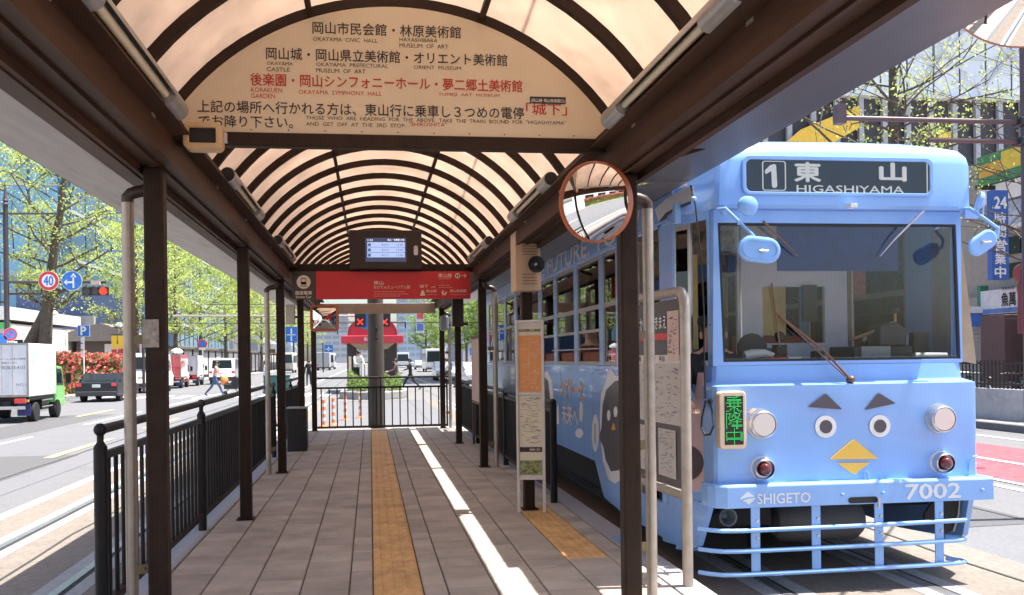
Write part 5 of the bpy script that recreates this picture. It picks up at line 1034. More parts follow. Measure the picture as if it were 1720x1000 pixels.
p = G(545, 622); car((p.x, 150, -.2), R(0), 'grey box truck far down the road beside the white minibus', mat('truck_grey', (.4, .42, .45), .5), [(0, .5), (5.5, .5), (5.6, 1.2), (5.2, 2.0), (4.3, 2.9), (0, 2.9)], 2.1, (1.2, 4.5), .42, [[(4.6, 1.3), (4.6, 2.0), (5.1, 1.9), (5.3, 1.3)]], None, ((5.58, 1.3), (5.3, 2.0), .9), cat='truck')
# oncoming traffic on the right
GR = 'traffic waiting on the right carriageway'
p = G(727, 625); car((p.x+.4, p.y+9, -.2), R(180), 'large white bus facing the crossing on the right', wht, busp, 2.5, (1.8, 7), .48, [[(.5, 1.3), (.5, 2.4), (8.3, 2.4), (8.6, 1.3)]], ((0, 1.3), (.05, 2.4), 1.0), ((8.93, 1.25), (8.83, 2.6), 1.12), cat='bus', group=GR)
p = G(690, 619); car((p.x-.8, p.y+25, -.2), R(180), 'smaller white bus beyond the kiosk, left of the large bus', wht, busp, 2.4, (1.8, 7), .46, [[(.5, 1.3), (.5, 2.4), (8.3, 2.4), (8.6, 1.3)]], None, ((8.93, 1.25), (8.83, 2.6), 1.1), cat='bus', group=GR)
for px, py, yy, lab, bd_ in ((707, 621, 0, 'pale blue car in traffic between the two buses', mat('car_pale_blue', (.4, .55, .65), .3, coat=.6)), (752, 640, 0, 'white taxi facing the crossing behind the far right post', wht), (776, 645, 0, 'white car between the far right posts', wht), (797, 650, -4, 'white car at the kerb of the tram stop, partly behind the info board', wht)):
    p = G(px, py); car((p.x, p.y+4.6+yy, -.2), R(180), lab, bd_, sedan, 1.72, (.95, 3.65), .32, [[(.95, 1.03), (1.35, 1.38), (1.95, 1.39), (1.95, 1.03)], [(2.0, 1.03), (2.0, 1.39), (2.45, 1.37), (3.05, 1.0)]], ((.68, 1.04), (1.28, 1.41), .66), ((3.2, 1.0), (2.55, 1.38), .68), group=GR, inset=True)
# box trucks
def box_truck(loc, rot, label, cabm, boxm, L_=4.6, H=2.9, Wb=1.95, logo=None, z0=.95):
    t = thing('box_truck', label, 'truck', loc, rot, 'vehicles on the left carriageway'); hw = Wb/2; Lb = L_*.70; edge = mat('box_edge', (.35, .33, .3), .5, .4)
    part('cargo_box', boxm, t, lambda b: b.box(-hw, hw, .05, Lb, z0, H), local=True, bev=.03)
    part('box_frame', edge, t, lambda b: (b.box(-hw-.005, -hw+.05, -.005, .049, z0, H+.005), b.box(hw-.05, hw+.005, -.005, .049, z0, H+.005), b.box(-hw+.05, hw-.05, -.005, .049, H-.05, H+.005), b.box(-hw+.05, hw-.05, -.005, .049, z0, z0+.07)), local=True)
    for s in (-1, 1): part('rear_door', boxm, t, lambda b: b.box(s*.008, s*(hw-.052), .008, .046, z0+.075, H-.055), local=True, bev=.006)
    part('door_bar', steel, t, lambda b: [b.tube([(x, -.012, z0+.08), (x, -.012, H-.07)], .012, 6) for x in (-.5, -.18, .18, .5)], local=True)
    part('cab', cabm, t, lambda b: b.loft([[(s*hw*.93, y, z) for y, z in ((Lb+.08, .45), (L_-.02, .45), (L_+.02, 1.1), (L_-.35, 2.02), (Lb+.12, 2.08))] for s in (-1, -.95, .95, 1)]), local=True, bev=.05, smooth=True)
    for s in (-1, 1): part('window', carglass, t, lambda b: b.prism([(Lb+.28, 1.28), (L_-.22, 1.28), (L_-.48, 1.92), (Lb+.28, 1.95)], 'yz', s*(hw*.93+.012), s*(hw*.93+.002)), local=True); part('side_mirror', black, t, lambda b: (b.box(s*(hw+.02), s*(hw+.2), L_-.22, L_-.16, 1.35, 1.75), b.tube([(s*hw*.93, L_-.3, 1.8), (s*(hw+.12), L_-.2, 1.78)], .012, 6)), local=True)
    part('windscreen', carglass, t, lambda b: b.add([(-hw*.85, L_+.01, 1.18), (hw*.85, L_+.01, 1.18), (hw*.8, L_-.30, 1.97), (-hw*.8, L_-.30, 1.97)], [(0, 1, 2, 3)]), local=True)
    part('chassis', black, t, lambda b: (b.box(-.4, .4, .1, L_-.2, .55, .8), b.box(-hw+.08, hw-.08, .3, Lb, .80, z0-.002), [b.box(s*.45, s*(hw-.08), 1.75, 2.5, .4, .78) for s in (-1, 1)]), local=True)
    part('side_guard', steel, t, lambda b: [b.box(s*(hw-.02), s*hw, 1.5, 2.75, z, z+.04) for s in (-1, 1) for z in (.5, .75)], local=True)
    part('bumper', steel, t, lambda b: b.box(-hw+.1, hw-.1, -.04, .02, .5, .62), local=True, bev=.01)
    for s in (-1, 1):
        part('tail_light', tail, t, lambda b: b.box(s*(hw-.42), s*(hw-.1), -.03, .04, .72, .90), local=True); part('indicator', amber, t, lambda b: b.box(s*(hw-.098), s*(hw-.0), -.03, .04, .76, .86), local=True)
        part('mud_flap', mat('blue_flap', (.03, .04, .16), .6), t, lambda b: b.box(s*(hw-.42), s*(hw-.02), .25, .27, .25, .70), local=True)
    for y in (1.0, L_-1.05):
        for s in (-1, 1): wheel(t, s*hw*.97, y, .36, .24)
    part('number_plate', platem, t, lambda b: b.box(-.25, .1, -.05, -.042, .66, .82), local=True)
    t.scale = (.87, .80, .77)
    return t
p = G(45, 709); tk = box_truck((-10.3, 27.2, -.2), R(2), 'white box truck with a green cab at the left edge of the road', mat('cab_green', (.15, .62, .10), .35, coat=.6), mat('box_white', (.76, .77, .8), .45, var=.05, stain=.08))
grn = mat('logo_green', (.2, .6, .35), .5); gry = mat('print_grey', (.2, .22, .25), .6, var=0)
b = MB(); ringprism(b, [(.55+.14*math.cos(R(a_)), 2.35+.2*math.sin(R(a_))) for a_ in range(0, 360, 20)], [(.55+.09*math.cos(R(a_)), 2.35+.14*math.sin(R(a_))) for a_ in range(0, 360, 20)], 'yz', .9765, .979); o = b.build('leaf_mark', grn, tk, local=True)
text('ECO 省エネ', (.98, .85, 2.25), (0, 1, 0), (0, 0, 1), 1.1, .2, mat('faint_green', (.35, .55, .42), .6), tk, local=True)
for k, (s_, w_, h_) in enumerate((('おいしさ安心物流', .75, .07), ('配送センター', .5, .07), ('0120-83-4131', .68, .12))): text(s_, (.14+.02*k, .004, 2.3-.14*k-(.06 if k == 2 else 0)), (1, 0, 0), (0, 0, 1), w_, h_, gry, tk, local=True, bold=.02)
text('NO.1', (.6, .004, 1.35), (1, 0, 0), (0, 0, 1), .3, .1, gry, tk, local=True)
p = G(311, 652); tk2 = box_truck((p.x-.9, p.y-1, -.2), R(3), 'red delivery truck with a white swirl on its side', redv, redv, L_=5.2, H=2.75); text('~S', (.98, 1.0, 1.3), (0, 1, 0), (0, 0, 1), 1.8, .9, white, tk2, local=True, bold=.03)
p = G(338, 648); box_truck((p.x-.9, p.y-1, -.2), R(3), 'pale grey delivery truck ahead of the red truck', wht, mat('box_pale', (.6, .68, .72), .45), L_=5.0, H=2.7)
# ================================================================ TREES
bark = mat('bark', (.095, .078, .062), .9, var=.35, sc=9, bump=.8, bsc=30); leafm = mat('young_leaves', (.50, .60, .17), .55, var=.5, sc=1.6, trans=.55); leaf2 = mat('green_leaves', (.32, .44, .12), .55, var=.35, sc=1.2, trans=.5)
def tree(loc, h, label, seed, r0=.16, crown=(.32, 1.0), spread=.32, nleaf=2600, leaf=.11, lm=leafm, lean=(0, 0), group=None, depth=4, droop=0, cat='tree', bare=0, nb=6):
    t = thing('street_tree', label, cat, loc, 0, group); rg = random.Random(seed); B_ = MB(); tips = []
    def grow(p, d, ln, r, k):
        n = 4; pts = [p]; rs = [r]; q = p.copy(); dd = d.copy()
        for i in range(n):
            dd = (dd + Vector((rg.gauss(0, .13), rg.gauss(0, .13), rg.gauss(.02, .07)))).normalized(); q = q+dd*(ln/n); pts.append(q.copy()); rs.append(r*(1-.55*(i+1)/n))
            if k <= 2: tips.append((q.copy(), ln*.35))
        B_.tube(pts, rs, 7 if k > 2 else 4, caps=False)
        if k == 0: return
        for j in range(rg.choice((2, 3)) if k < depth else 2):
            i = rg.randint(1, n); a = rg.uniform(0, 2*math.pi); o_ = Vector((math.cos(a), math.sin(a), rg.uniform(-.1, .6))); grow(pts[i], (dd*.55+o_*.75).normalized(), ln*rg.uniform(.55, .75), rs[i]*.7, k-1)
    n = 12; pts = []; rs = []
    for i in range(n+1):
        u = i/n; pts.append(Vector((lean[0]*u*u+rg.gauss(0, .04)*u, lean[1]*u*u+rg.gauss(0, .04)*u, h*u))); rs.append(r0*(1.25 if i == 0 else 1)*(1-.85*u))
    B_.tube(pts, rs, 12, caps=False)
    for i in range(nb*4):
        u = crown[0]+(crown[1]-crown[0])*(i+.5)/(nb*4); k = min(n-1, int(u*n)); p = pts[k].lerp(pts[k+1], u*n-k); a = i*2.4+rg.uniform(-.4, .4); w = math.sin(math.pi*min(1, max(.12, (u-crown[0])/(crown[1]-crown[0])*.9+.12)))**.7
        grow(p, Vector((math.cos(a), math.sin(a), .35)).normalized(), h*spread*w*rg.uniform(.6, 1.1), r0*.32*(1.1-u), 2)
    ob = B_.build('trunk', bark, t, local=True, smooth=True)
    L_ = MB()
    if tips:
        for i in range(nleaf):
            c, s_ = rg.choice(tips); s_ = min(s_, .55); c = c+Vector((rg.gauss(0, s_*.38), rg.gauss(0, s_*.38), rg.gauss(0, s_*.28)-droop))
            a = Vector((rg.gauss(0, 1), rg.gauss(0, 1), rg.gauss(0, .6))).normalized(); b_ = a.orthogonal().normalized(); b_.rotate(Quaternion(a, rg.uniform(0, 6.28))); e = leaf*rg.uniform(.6, 1.3); c_ = a.cross(b_)
            L_.add([c-b_*e, c+c_*e*.5, c+b_*e, c-c_*e*.5], [(0, 1, 2, 3)])
        L_.build('crown', lm, t, local=True)
    return t
# the big leaning pair at the left
tree((-14.6, 44.0, -.1), 12.5, 'large leaning young-leaved tree beside the parking sign, its two trunks crossing', 11, r0=.34, crown=(.30, 1), spread=.36, nleaf=15000, leaf=.068, lean=(1.6, 0), nb=9)
t = thing('leaning_trunk', 'cut leaning trunk stump crossing behind the truck at the left', 'tree trunk', (-16.4, 44.5, -.1)); part('trunk', bark, t, lambda b: b.tube([(-16.4, 44.5, -.1), (-15.6, 44.4, 1.8), (-14.75, 44.3, 3.4), (-14.1, 44.3, 4.9)], [.34, .3, .28, .22], 12), smooth=True)
tr = tree((-14.9, 62, -.1), 10.5, 'slender young-leaved street tree between the nearest left post and the second', 21, r0=.2, crown=(.28, 1), spread=.3, nleaf=6500, leaf=.095, nb=8, group='street trees along the left sidewalk')
tr2 = tree((-14.7, 73, -.1), 11.5, 'taller young-leaved street tree just left of the second post', 22, r0=.2, crown=(.25, 1), spread=.3, nleaf=6500, leaf=.10, nb=8, group='street trees along the left sidewalk')
for i, (y, x, lab) in enumerate(((84, -14.8, 'young-leaved street tree behind the second left post'), (97, -14.6, 'young-leaved street tree above the stroller'), (112, -14.8, 'young-leaved street tree right of the second left post'), (130, -14.8, 'young-leaved street tree left of the third post'), (150, -14.5, 'young-leaved street tree by the blue road sign'), (180, -14.5, 'far young-leaved street tree behind the square mirror'), (215, -14.2, 'farthest street tree of the left row'))):
    copy_tree(tr if i % 2 else tr2, lab, (x, y, -.1), R(70*i+40), scale=1.0+.05*i)
tg = tree((12.5, 95, -.1), 11, 'green street tree right of the column beyond the crossing', 31, r0=.22, crown=(.25, 1), spread=.34, nleaf=6000, leaf=.16, lm=leaf2, nb=8, group='street trees along the right sidewalk')
for i, (x, y, lab) in enumerate(((14.3, 120, 'green street tree above the large white bus'), (14.5, 150, 'green street tree left of the far right posts'), (14.3, 78, 'green street tree between the far right posts'), (14.5, 62, 'green street tree behind the info board'), (14.5, 190, 'far green street tree beyond the buses'), (14.4, 240, 'farthest green street tree on the right'), (14.6, 48, 'green street tree beside the tram rear'))):
    copy_tree(tg, lab, (x, y, -.1), R(50*i), scale=1.0+.06*i)
tree((14.1, 23.3, -.05), 12.5, 'pruned thick tree with sparse young leaves above the tram roof', 41, r0=.26, crown=(.42, .95), spread=.34, nleaf=7500, leaf=.048, nb=7, lm=leafm)
tree((15.4, 19.4, -.05), 9.0, 'small bare-branched tree in front of the signs at the right edge', 43, r0=.14, crown=(.35, 1), spread=.36, nleaf=700, leaf=.04, nb=7)
# ================================================================ HEDGES, PLANTER
azl = mat('azalea_red', (.66, .17, .15), .6, var=.5, sc=5, rnd=0, trans=.25); hg = mat('hedge_green', (.09, .17, .04), .7, var=.4, sc=5, trans=.3)
def hedge(name, label, x0, x1, y0, y1, z0, z1, n, m, size=.09, seed=1, m2=None):
    rg = random.Random(seed); t = thing(name, label, 'hedge', ((x0+x1)/2, (y0+y1)/2, z0)); L_ = MB(); K_ = MB()
    for i in range(n):
        x, y = rg.uniform(x0, x1), rg.uniform(y0, y1); tz = z1+.12*math.sin(x*3.1)+.1*math.sin(y*2.3)+rg.gauss(0, .05); z = tz if rg.random() < .5 else rg.uniform(z0, tz)
        if rg.random() < .35: x = rg.choice((x0, x1))+rg.gauss(0, .08)
        c = Vector((x, y, z)); a = Vector((rg.gauss(0, 1), rg.gauss(0, 1), rg.gauss(0, 1))).normalized(); b_ = a.orthogonal().normalized(); c_ = a.cross(b_); e = size*rg.uniform(.6, 1.3)
        (K_ if (m2 and rg.random() < .3) else L_).add([c-b_*e, c+c_*e*.7, c+b_*e, c-c_*e*.7], [(0, 1, 2, 3)])
    L_.build('foliage', m, t); part('core', hg, t, lambda b: b.box(x0+.15, x1-.15, y0+.1, y1-.1, z0, z1-.2))
    if m2 and K_.v: K_.build('leaves', m2, t)
    return t
hedge('azalea_hedge', 'bright red azalea hedge behind the black taxi', -17.0, -14.6, 43, 64, -.05, 1.75, 14000, azl, .12, 2, hg)
hedge('azalea_hedge', 'red azalea hedge seen only in the round mirror', -16.2, -14.4, -16, 3, .0, 1.9, 7000, azl, .13, 3, hg)
b = MB(); b.box(-14.4, -14.0, -14, 2, -.1, .12); tag(b.build('grass_strip', mat('grass', (.16, .3, .04), .8, var=.4, sc=20)), kind='stuff')
t = thing('planter', 'kerbed planter with green shrubs in front of the red kiosk', 'planter', (.2, 40.5, -.2))
pl = [(-1.3, 44), (-1.3, 39.5), (-.6, 38.4), (.5, 38.0), (1.3, 38.8), (1.6, 40.5), (1.6, 44)]
part('kerb', mat('planter_kerb', (.3, .29, .28), .8, var=.2), t, lambda b: ringprism(b, [(a_, c_) for a_, c_ in pl], [((a_-.1)*.84+.1, (c_-41.5)*.9+41.5) for a_, c_ in pl], 'xz', 0, 1) if 0 else b.prism(pl, 'xy', -.2, .12), bev=.03)
rg = random.Random(9); L_ = MB()
for i in range(2600):
    x, y = rg.uniform(-1.0, 1.35), rg.uniform(38.6, 41.8)
    if y < 39.3 and (x < -.6 or x > .9): continue
    c = Vector((x, y, .1+rg.random()*(.75+.15*math.sin(x*5)))); a = Vector((rg.gauss(0, 1), rg.gauss(0, 1), rg.gauss(0, 1))).normalized(); b_ = a.orthogonal().normalized(); c_ = a.cross(b_); e = .07
    L_.add([c-b_*e, c+c_*e*.5, c+b_*e, c-c_*e*.5], [(0, 1, 2, 3)])
L_.build('shrubs', mat('shrub_leaves', (.16, .24, .05), .6, var=.6, sc=6, trans=.3), t)
# ================================================================ KIOSK-LIKE STOP WITH RED ROOF
red = mat('kiosk_red', (.55, .035, .06), .45, var=.05); kc = mat('kiosk_pillar', (.055, .04, .033), .6, var=.2); YK = 45
t = thing('red_roof_stop', 'tram stop entrance with a domed red roof and thick dark pillars beyond the platform', 'kiosk', (.15, YK, -.2))
a = A(573, 577, YK); c = A(678, 563, YK); cx_ = (a.x+c.x)/2; hw = (c.x-a.x)/2
part('roof_band', red, t, lambda b: b.box(a.x, c.x, YK, YK+6, a.z, c.z), bev=.04)
ztop = A(625, 533, YK).z; zb_ = c.z+.003
dome = [(cx_+hw*.78*math.cos(R(a_)), zb_+(ztop-zb_)*math.sin(R(a_))**.8) for a_ in range(0, 181, 12)]
part('roof_dome', red, t, lambda b: b.prism(dome, 'xz', YK+.15, YK+5.8)); part('dome_ring', mat('kiosk_red_dark', (.4, .02, .04), .5), t, lambda b: [b.beam((dome[i][0], YK+.12, dome[i][1]), (dome[i+1][0], YK+.12, dome[i+1][1]), .06, .06) for i in range(len(dome)-1)])
part('soffit', mat('kiosk_tan', (.3, .22, .13), .6), t, lambda b: b.prism([(a.x+.4, a.z), (c.x-.4, a.z), (c.x-.8, a.z-.3), (a.x+.8, a.z-.3)], 'xz', YK+.1, YK+5))
for x0_, x1_ in ((583, 600), (646, 668)):
    p0, p1 = A(x0_, 650, YK), A(x1_, 650, YK); part('pillar', kc, t, lambda b: b.box(p0.x, p1.x, YK+.3, YK+.9, -.2, a.z-.01), bev=.05); part('flute', dk, t, lambda b: [b.box(p0.x+(p1.x-p0.x)*k/6, p0.x+(p1.x-p0.x)*k/6+.02, YK+.285, YK+.299, -.1, a.z-.1) for k in range(1, 6)])
ptext('岡山駅前', 612, 628, 573, 567, YK, white, t, .02, dy=.01)
part('white_board', mat('pale_wood', (.6, .5, .35), .6), t, lambda b: prect(b, 586, 599, 590, 640, YK, .02, .1))
part('inner_rail', dark, t, lambda b: [prect(b, 600+k*6, 610, 601+k*6, 634, YK, -.3, -.25) for k in range(7)]+[prect(b, 600, 608, 640, 610, YK, -.3, -.25)])
# posts with delineators (orange/white bollards)
obm = mat('bollard_orange', (.75, .22, .09), .5); obw = mat('bollard_white', (.75, .7, .65), .5)
for i, (px, py, top_, lab) in enumerate(((544, 717, 672, 'leftmost orange and white flexible bollard beyond the end railing'), (560, 714, 669, 'second orange and white bollard from the left beyond the end railing'), (580, 706, 665, 'third orange and white bollard from the left beyond the end railing'), (605, 702, 660, 'rightmost orange and white bollard, next to the column'))):
    p = G(px, py); h_ = A(px, top_, p.y).z+.2; t = thing('bollard', lab, 'bollard', (p.x, p.y, -.2), group='orange bollards behind the platform'); t['group'] = 'orange bollards behind the platform'
    part('base', obm, t, lambda b: b.lathe((0, 0, 0), (0, 0, 1), [(.12, 0), (.10, .03), (.04, .05)], 16), local=True, smooth=True)
    for k in range(7): part('band', obm if k % 2 == 0 else obw, t, lambda b: b.tube([(0, 0, .05+h_*.93*k/7), (0, 0, .05+h_*.93*(k+1)/7-.001)], .042, 14), local=True, smooth=True)
# the thick column at the platform end
t = thing('utility_column', 'thick dark grey concrete column standing behind the end of the platform', 'column', (.10, 20.0, -.2)); rc = (A(645, 600, 20).x-A(618, 600, 20).x)/2; xc = (A(645, 600, 20).x+A(618, 600, 20).x)/2
part('shaft', mat('column_dark', (.075, .065, .058), .6, var=.3, sc=6, stretch=(1, 1, .2)), t, lambda b: b.tube([(xc, 20, -.2), (xc, 20, 11)], [rc*1.03, rc*.85], 32), smooth=True)
for z in (2.1, 1.9): part('fitting', dark, t, lambda b: b.lathe((xc+.02, 20-rc, z), (0, -1, 0), [(.03, 0), (.02, .03)], 10))
# lane signals (red crosses) and span arms
t = thing('lane_signal', 'black signal frame with two red crosses and a blue arrow disc above the red roof', 'traffic signal', (.2, 43, 3)); YX = 44
lit = glow('red_led', (1, .03, .015), .9)
for px in (605, 646):
    q = A(px, 541, YX); part('box', black, t, lambda b: prect(b, px-9, 520, px+9, 549, YX, -.3, 0))
    part('red_cross', lit, t, lambda b: [b.beam((q.x-.13*s, YX-.02, q.z-.13), (q.x+.13*s, YX-.02, q.z+.13), .02, .05, (0, 0, 1)) for s in (-1, 1)])
part('blue_disc', mat('sign_blue', (.03, .18, .6), .5), t, lambda b: dsc(b, 615, 535, .5, YX, -.25, -.2)); part('crossbar', black, t, lambda b: b.tube([A(598, 519, YX), A(655, 519, YX)], .06, 8))
for i, (x0_, x1_, y_, Y, lab) in enumerate(((560, 604, 541, 60, 'thin dark overhead arm left of the red crosses'), (655, 681, 541, 60, 'thin dark overhead arm right of the red crosses'), (567, 598, 551, 70, 'lower thin overhead arm left of the red dome'))):
    t = thing('overhead_gantry', lab, 'overhead arm', A(x0_, y_, Y)); part('bar', dark, t, lambda b: (b.tube([A(x0_, y_, Y), A(x1_, y_, Y)], .04, 6), b.tube([A(x1_ if i == 1 else x0_, y_, Y), A(x1_ if i == 1 else x0_, y_+11, Y)], .04, 6), b.tube([A(x0_ if i == 1 else x1_, y_, Y), A(x0_ if i == 1 else x1_, y_-14, Y)], .04, 6)))
# ================================================================ BUILDINGS, LEFT
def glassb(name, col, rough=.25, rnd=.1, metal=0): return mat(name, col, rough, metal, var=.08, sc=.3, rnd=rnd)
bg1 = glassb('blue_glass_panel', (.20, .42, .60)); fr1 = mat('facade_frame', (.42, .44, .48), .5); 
def facade(t, origin, u, W_, H_, nx, nz, pm_, fmm, gap=.08, depth=.12, name='window_panel', mull=True, solid=True, zbase=0, skip=None, every=None):
    """panels shared as one mesh on a wall; u = along-wall unit vector, outward normal n"""
    o = Vector(origin); u = Vector(u); n = Vector((u.y, -u.x, 0)); pw, ph = W_/nx, H_/nz
    b = MB(); q = [(gap, 0), (pw-gap, 0), (pw-gap, ph-gap*2), (gap, ph-gap*2)]
    vs = [u*x+Vector((0, 0, z+gap))+n*.0 for x, z in q]+[u*x+Vector((0, 0, z+gap))+n*(depth*.5) for x, z in q]; b.add(vs, [(7, 6, 5, 4), (0, 1, 5, 4), (1, 2, 6, 5), (2, 3, 7, 6), (3, 0, 4, 7)]); me = b.mesh('panel'); me.materials.append(pm_)
    for i in range(nx):
        for j in range(nz):
            if skip and skip(i, j): continue
            p = o+u*(pw*i)+Vector((0, 0, ph*j)); link(name, me, None, t, p-ORG[t.name])
    if mull:
        part('floor_band', fmm, t, lambda b: [b.beam(o+Vector((0, 0, ph*j))+u*.02+n*(depth*.4), o+Vector((0, 0, ph*j))+u*(W_-.02)+n*(depth*.4), depth, gap*1.6) for j in range(nz+1)])
t = thing('glass_office_building', 'tall blue glass office building at the left with pale floor bands', 'building', (-45, 78, -.1))
part('wall', mat('core_blue', (.10, .20, .30), .5), t, lambda b: (b.box(-80, -24.6, 78.15, 110, -.1, 62), b.box(-24.6, -24.0, 78.4, 110, -.1, 62)))
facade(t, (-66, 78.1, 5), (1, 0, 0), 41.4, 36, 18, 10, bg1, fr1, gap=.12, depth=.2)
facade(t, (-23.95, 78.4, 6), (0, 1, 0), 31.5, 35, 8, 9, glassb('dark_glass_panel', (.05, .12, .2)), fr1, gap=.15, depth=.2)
part('spot_fixture', steel, t, lambda b: [b.ball((-64+i*2.3+(.7 if i % 3 == 0 else 0), 77.9, 7.2+j*3.6), .12, 8) for i in range(17) for j in range(9)])
t = thing('side_office_building', 'white office building with window columns behind the nearest left post', 'building', (-24, 112, -.1)); ww = mat('pale_wall', (.5, .53, .58), .6, var=.05)
part('wall', ww, t, lambda b: b.box(-40, -22.2, 112, 150, -.1, 34)); facade(t, (-40, 111.9, 3), (1, 0, 0), 17.6, 30, 9, 14, glassb('pale_glass', (.2, .32, .45)), ww, gap=.3, depth=.15)
facade(t, (-22.1, 112, 3), (0, 1, 0), 38, 30, 14, 10, glassb('pale_glass', (.2, .32, .45)), ww, gap=.35, depth=.15)
t = thing('vertical_banner', 'dark blue vertical shop banner beside the nearest left post', 'banner', A(248, 470, 60)); part('cloth', mat('banner_blue', (.03, .04, .22), .6), t, lambda b: prect(b, 241, 455, 251, 500, 60, 0, .1)); ptext('NIXON', 243, 249, 499, 470, 60, white, t, .03, dy=.12)
# low white building behind the truck with green stripe
t = thing('convenience_store', 'white low shop with a green stripe and pale sloping roof behind the truck', 'shop', (-22, 52, -.1)); sw2 = mat('shop_white', (.75, .75, .74), .6)
part('wall', sw2, t, lambda b: b.box(-46, -19.6, 54, 66, -.1, 3.7)); part('roof', sw2, t, lambda b: b.prism([(-46, 7.2), (-19.5, 4.6), (-19.5, 3.9), (-46, 3.9)], 'xz', 53.6, 66)); part('stripe', mat('stripe_green', (.08, .5, .15), .5), t, lambda b: b.box(-46, -19.5, 53.5, 53.59, 3.4, 3.75)); part('stripe', mat('stripe_blue', (.05, .3, .65), .5), t, lambda b: b.box(-46, -19.5, 53.45, 53.49, 3.0, 3.15))
part('yellow_banner', mat('banner_yellow', (.75, .55, .05), .6), t, lambda b: (b.box(-27.5, -23.0, 53.3, 53.4, 4.5, 5.6), b.box(-24.0, -21.5, 53.3, 53.4, 3.9, 5.0)))
part('window', carglass, t, lambda b: [b.box(-44+3.2*k, -41.4+3.2*k, 53.9, 53.99, .4, 2.8) for k in range(8)])
t = thing('navy_shopfront', 'navy and grey shopfront behind the red hedge', 'shop', (-22, 66, -.1)); part('wall', mat('navy_wall', (.035, .06, .16), .5), t, lambda b: b.box(-24, -19, 67, 77, -.1, 6.5)); part('fascia', mat('shop_grey', (.35, .34, .33), .6), t, lambda b: b.box(-24.2, -18.8, 66.5, 66.99, 3.7, 4.7)); part('awning', mat('awning_blue', (.04, .09, .4), .6), t, lambda b: b.prism([(-23.8, 3.6), (-19, 3.6), (-19, 3.0), (-23.8, 3.0)], 'xz', 66, 66.9)); part('window', carglass, t, lambda b: [b.box(-23.5+1.6*k, -22.1+1.6*k, 66.9, 66.99, .3, 2.8) for k in range(3)])
t = thing('gable_kiosk', 'small brown kiosk with a pale gabled roof behind the red hedge', 'kiosk', (-17.4, 56, -.1)); part('wall', mat('kiosk_brown', (.1, .08, .07), .6), t, lambda b: b.box(-19.2, -16.1, 64, 67, -.1, 2.9)); part('roof', mat('kiosk_roof', (.25, .23, .22), .6), t, lambda b: b.prism([(-19.6, 2.9), (-15.7, 2.9), (-15.7, 3.4), (-17.6, 4.1), (-19.6, 3.5)], 'xz', 63.6, 67.4)); part('notice', sw2, t, lambda b: (b.box(-17.4, -16.4, 63.9, 63.99, 1.7, 2.7), b.box(-15.9, -14.9, 63.9, 63.99, 2.2, 3.0)))
for k, px in enumerate((192, 203)):
    t = thing('hanging_banner', 'yellow hanging street banner, %s of the pair left of the silver downpipe' % ('left' if k == 0 else 'right'), 'banner', A(px, 580, 58)); part('cloth', mat('banner_yellow', (.75, .55, .05), .6), t, lambda b: prect(b, px-4.5, 564, px+4, 586, 58, 0, .03)); part('tip', mat('banner_red', (.5, .05, .05), .6), t, lambda b: prect(b, px-4.5, 587, px+4, 593, 58, 0, .03)); part('bar', dark, t, lambda b: prect(b, px-6, 562, px+6, 563.5, 58, 0, .03))
# globe street lamps
for px, py, Y, lab in ((83, 528, 50, 'white saucer street lamp behind the leaning trunk'), (201, 549, 64, 'white saucer street lamp above the yellow banners'), (297, 592, 66, 'white globe street lamp right of the nearest left post')):
    p = A(px, py, Y); t = thing('street_lamp', lab, 'street lamp', (p.x, p.y, -.1)); part('pole', dark, t, lambda b: b.tube([(p.x, p.y, -.1), (p.x, p.y, p.z)], .06, 10)); part('lamp_shade', white, t, lambda b: b.lathe((p.x, p.y, p.z), (0, 0, 1), [(.12, -.1), (.42, 0), (.40, .1), (.2, .25), (.02, .3)], 20), smooth=True)
# far low arcade / pedestrian shelter row on the left (dark posts)
t = thing('arcade_canopy', 'long low dark arcade canopy on thin posts along the left sidewalk', 'canopy', (-15.5, 100, -.1)); part('roof', mat('arcade_roof', (.16, .14, .12), .6), t, lambda b: b.box(-18.5, -15.0, 74, 220, 2.5, 2.75), bev=.05)
pc = None
for k in range(36):
    y = 75+k*4
    if pc is None: pc = part('post', dark, t, lambda b: b.tube([(0, 0, 0), (0, 0, 2.6)], .07, 8), local=True); pc.location = Vector((-15.3, y, -.1))-ORG[t.name]
    else: q = pc.copy(); q.location = Vector((-15.3, y, -.1))-ORG[t.name]; COL.objects.link(q)
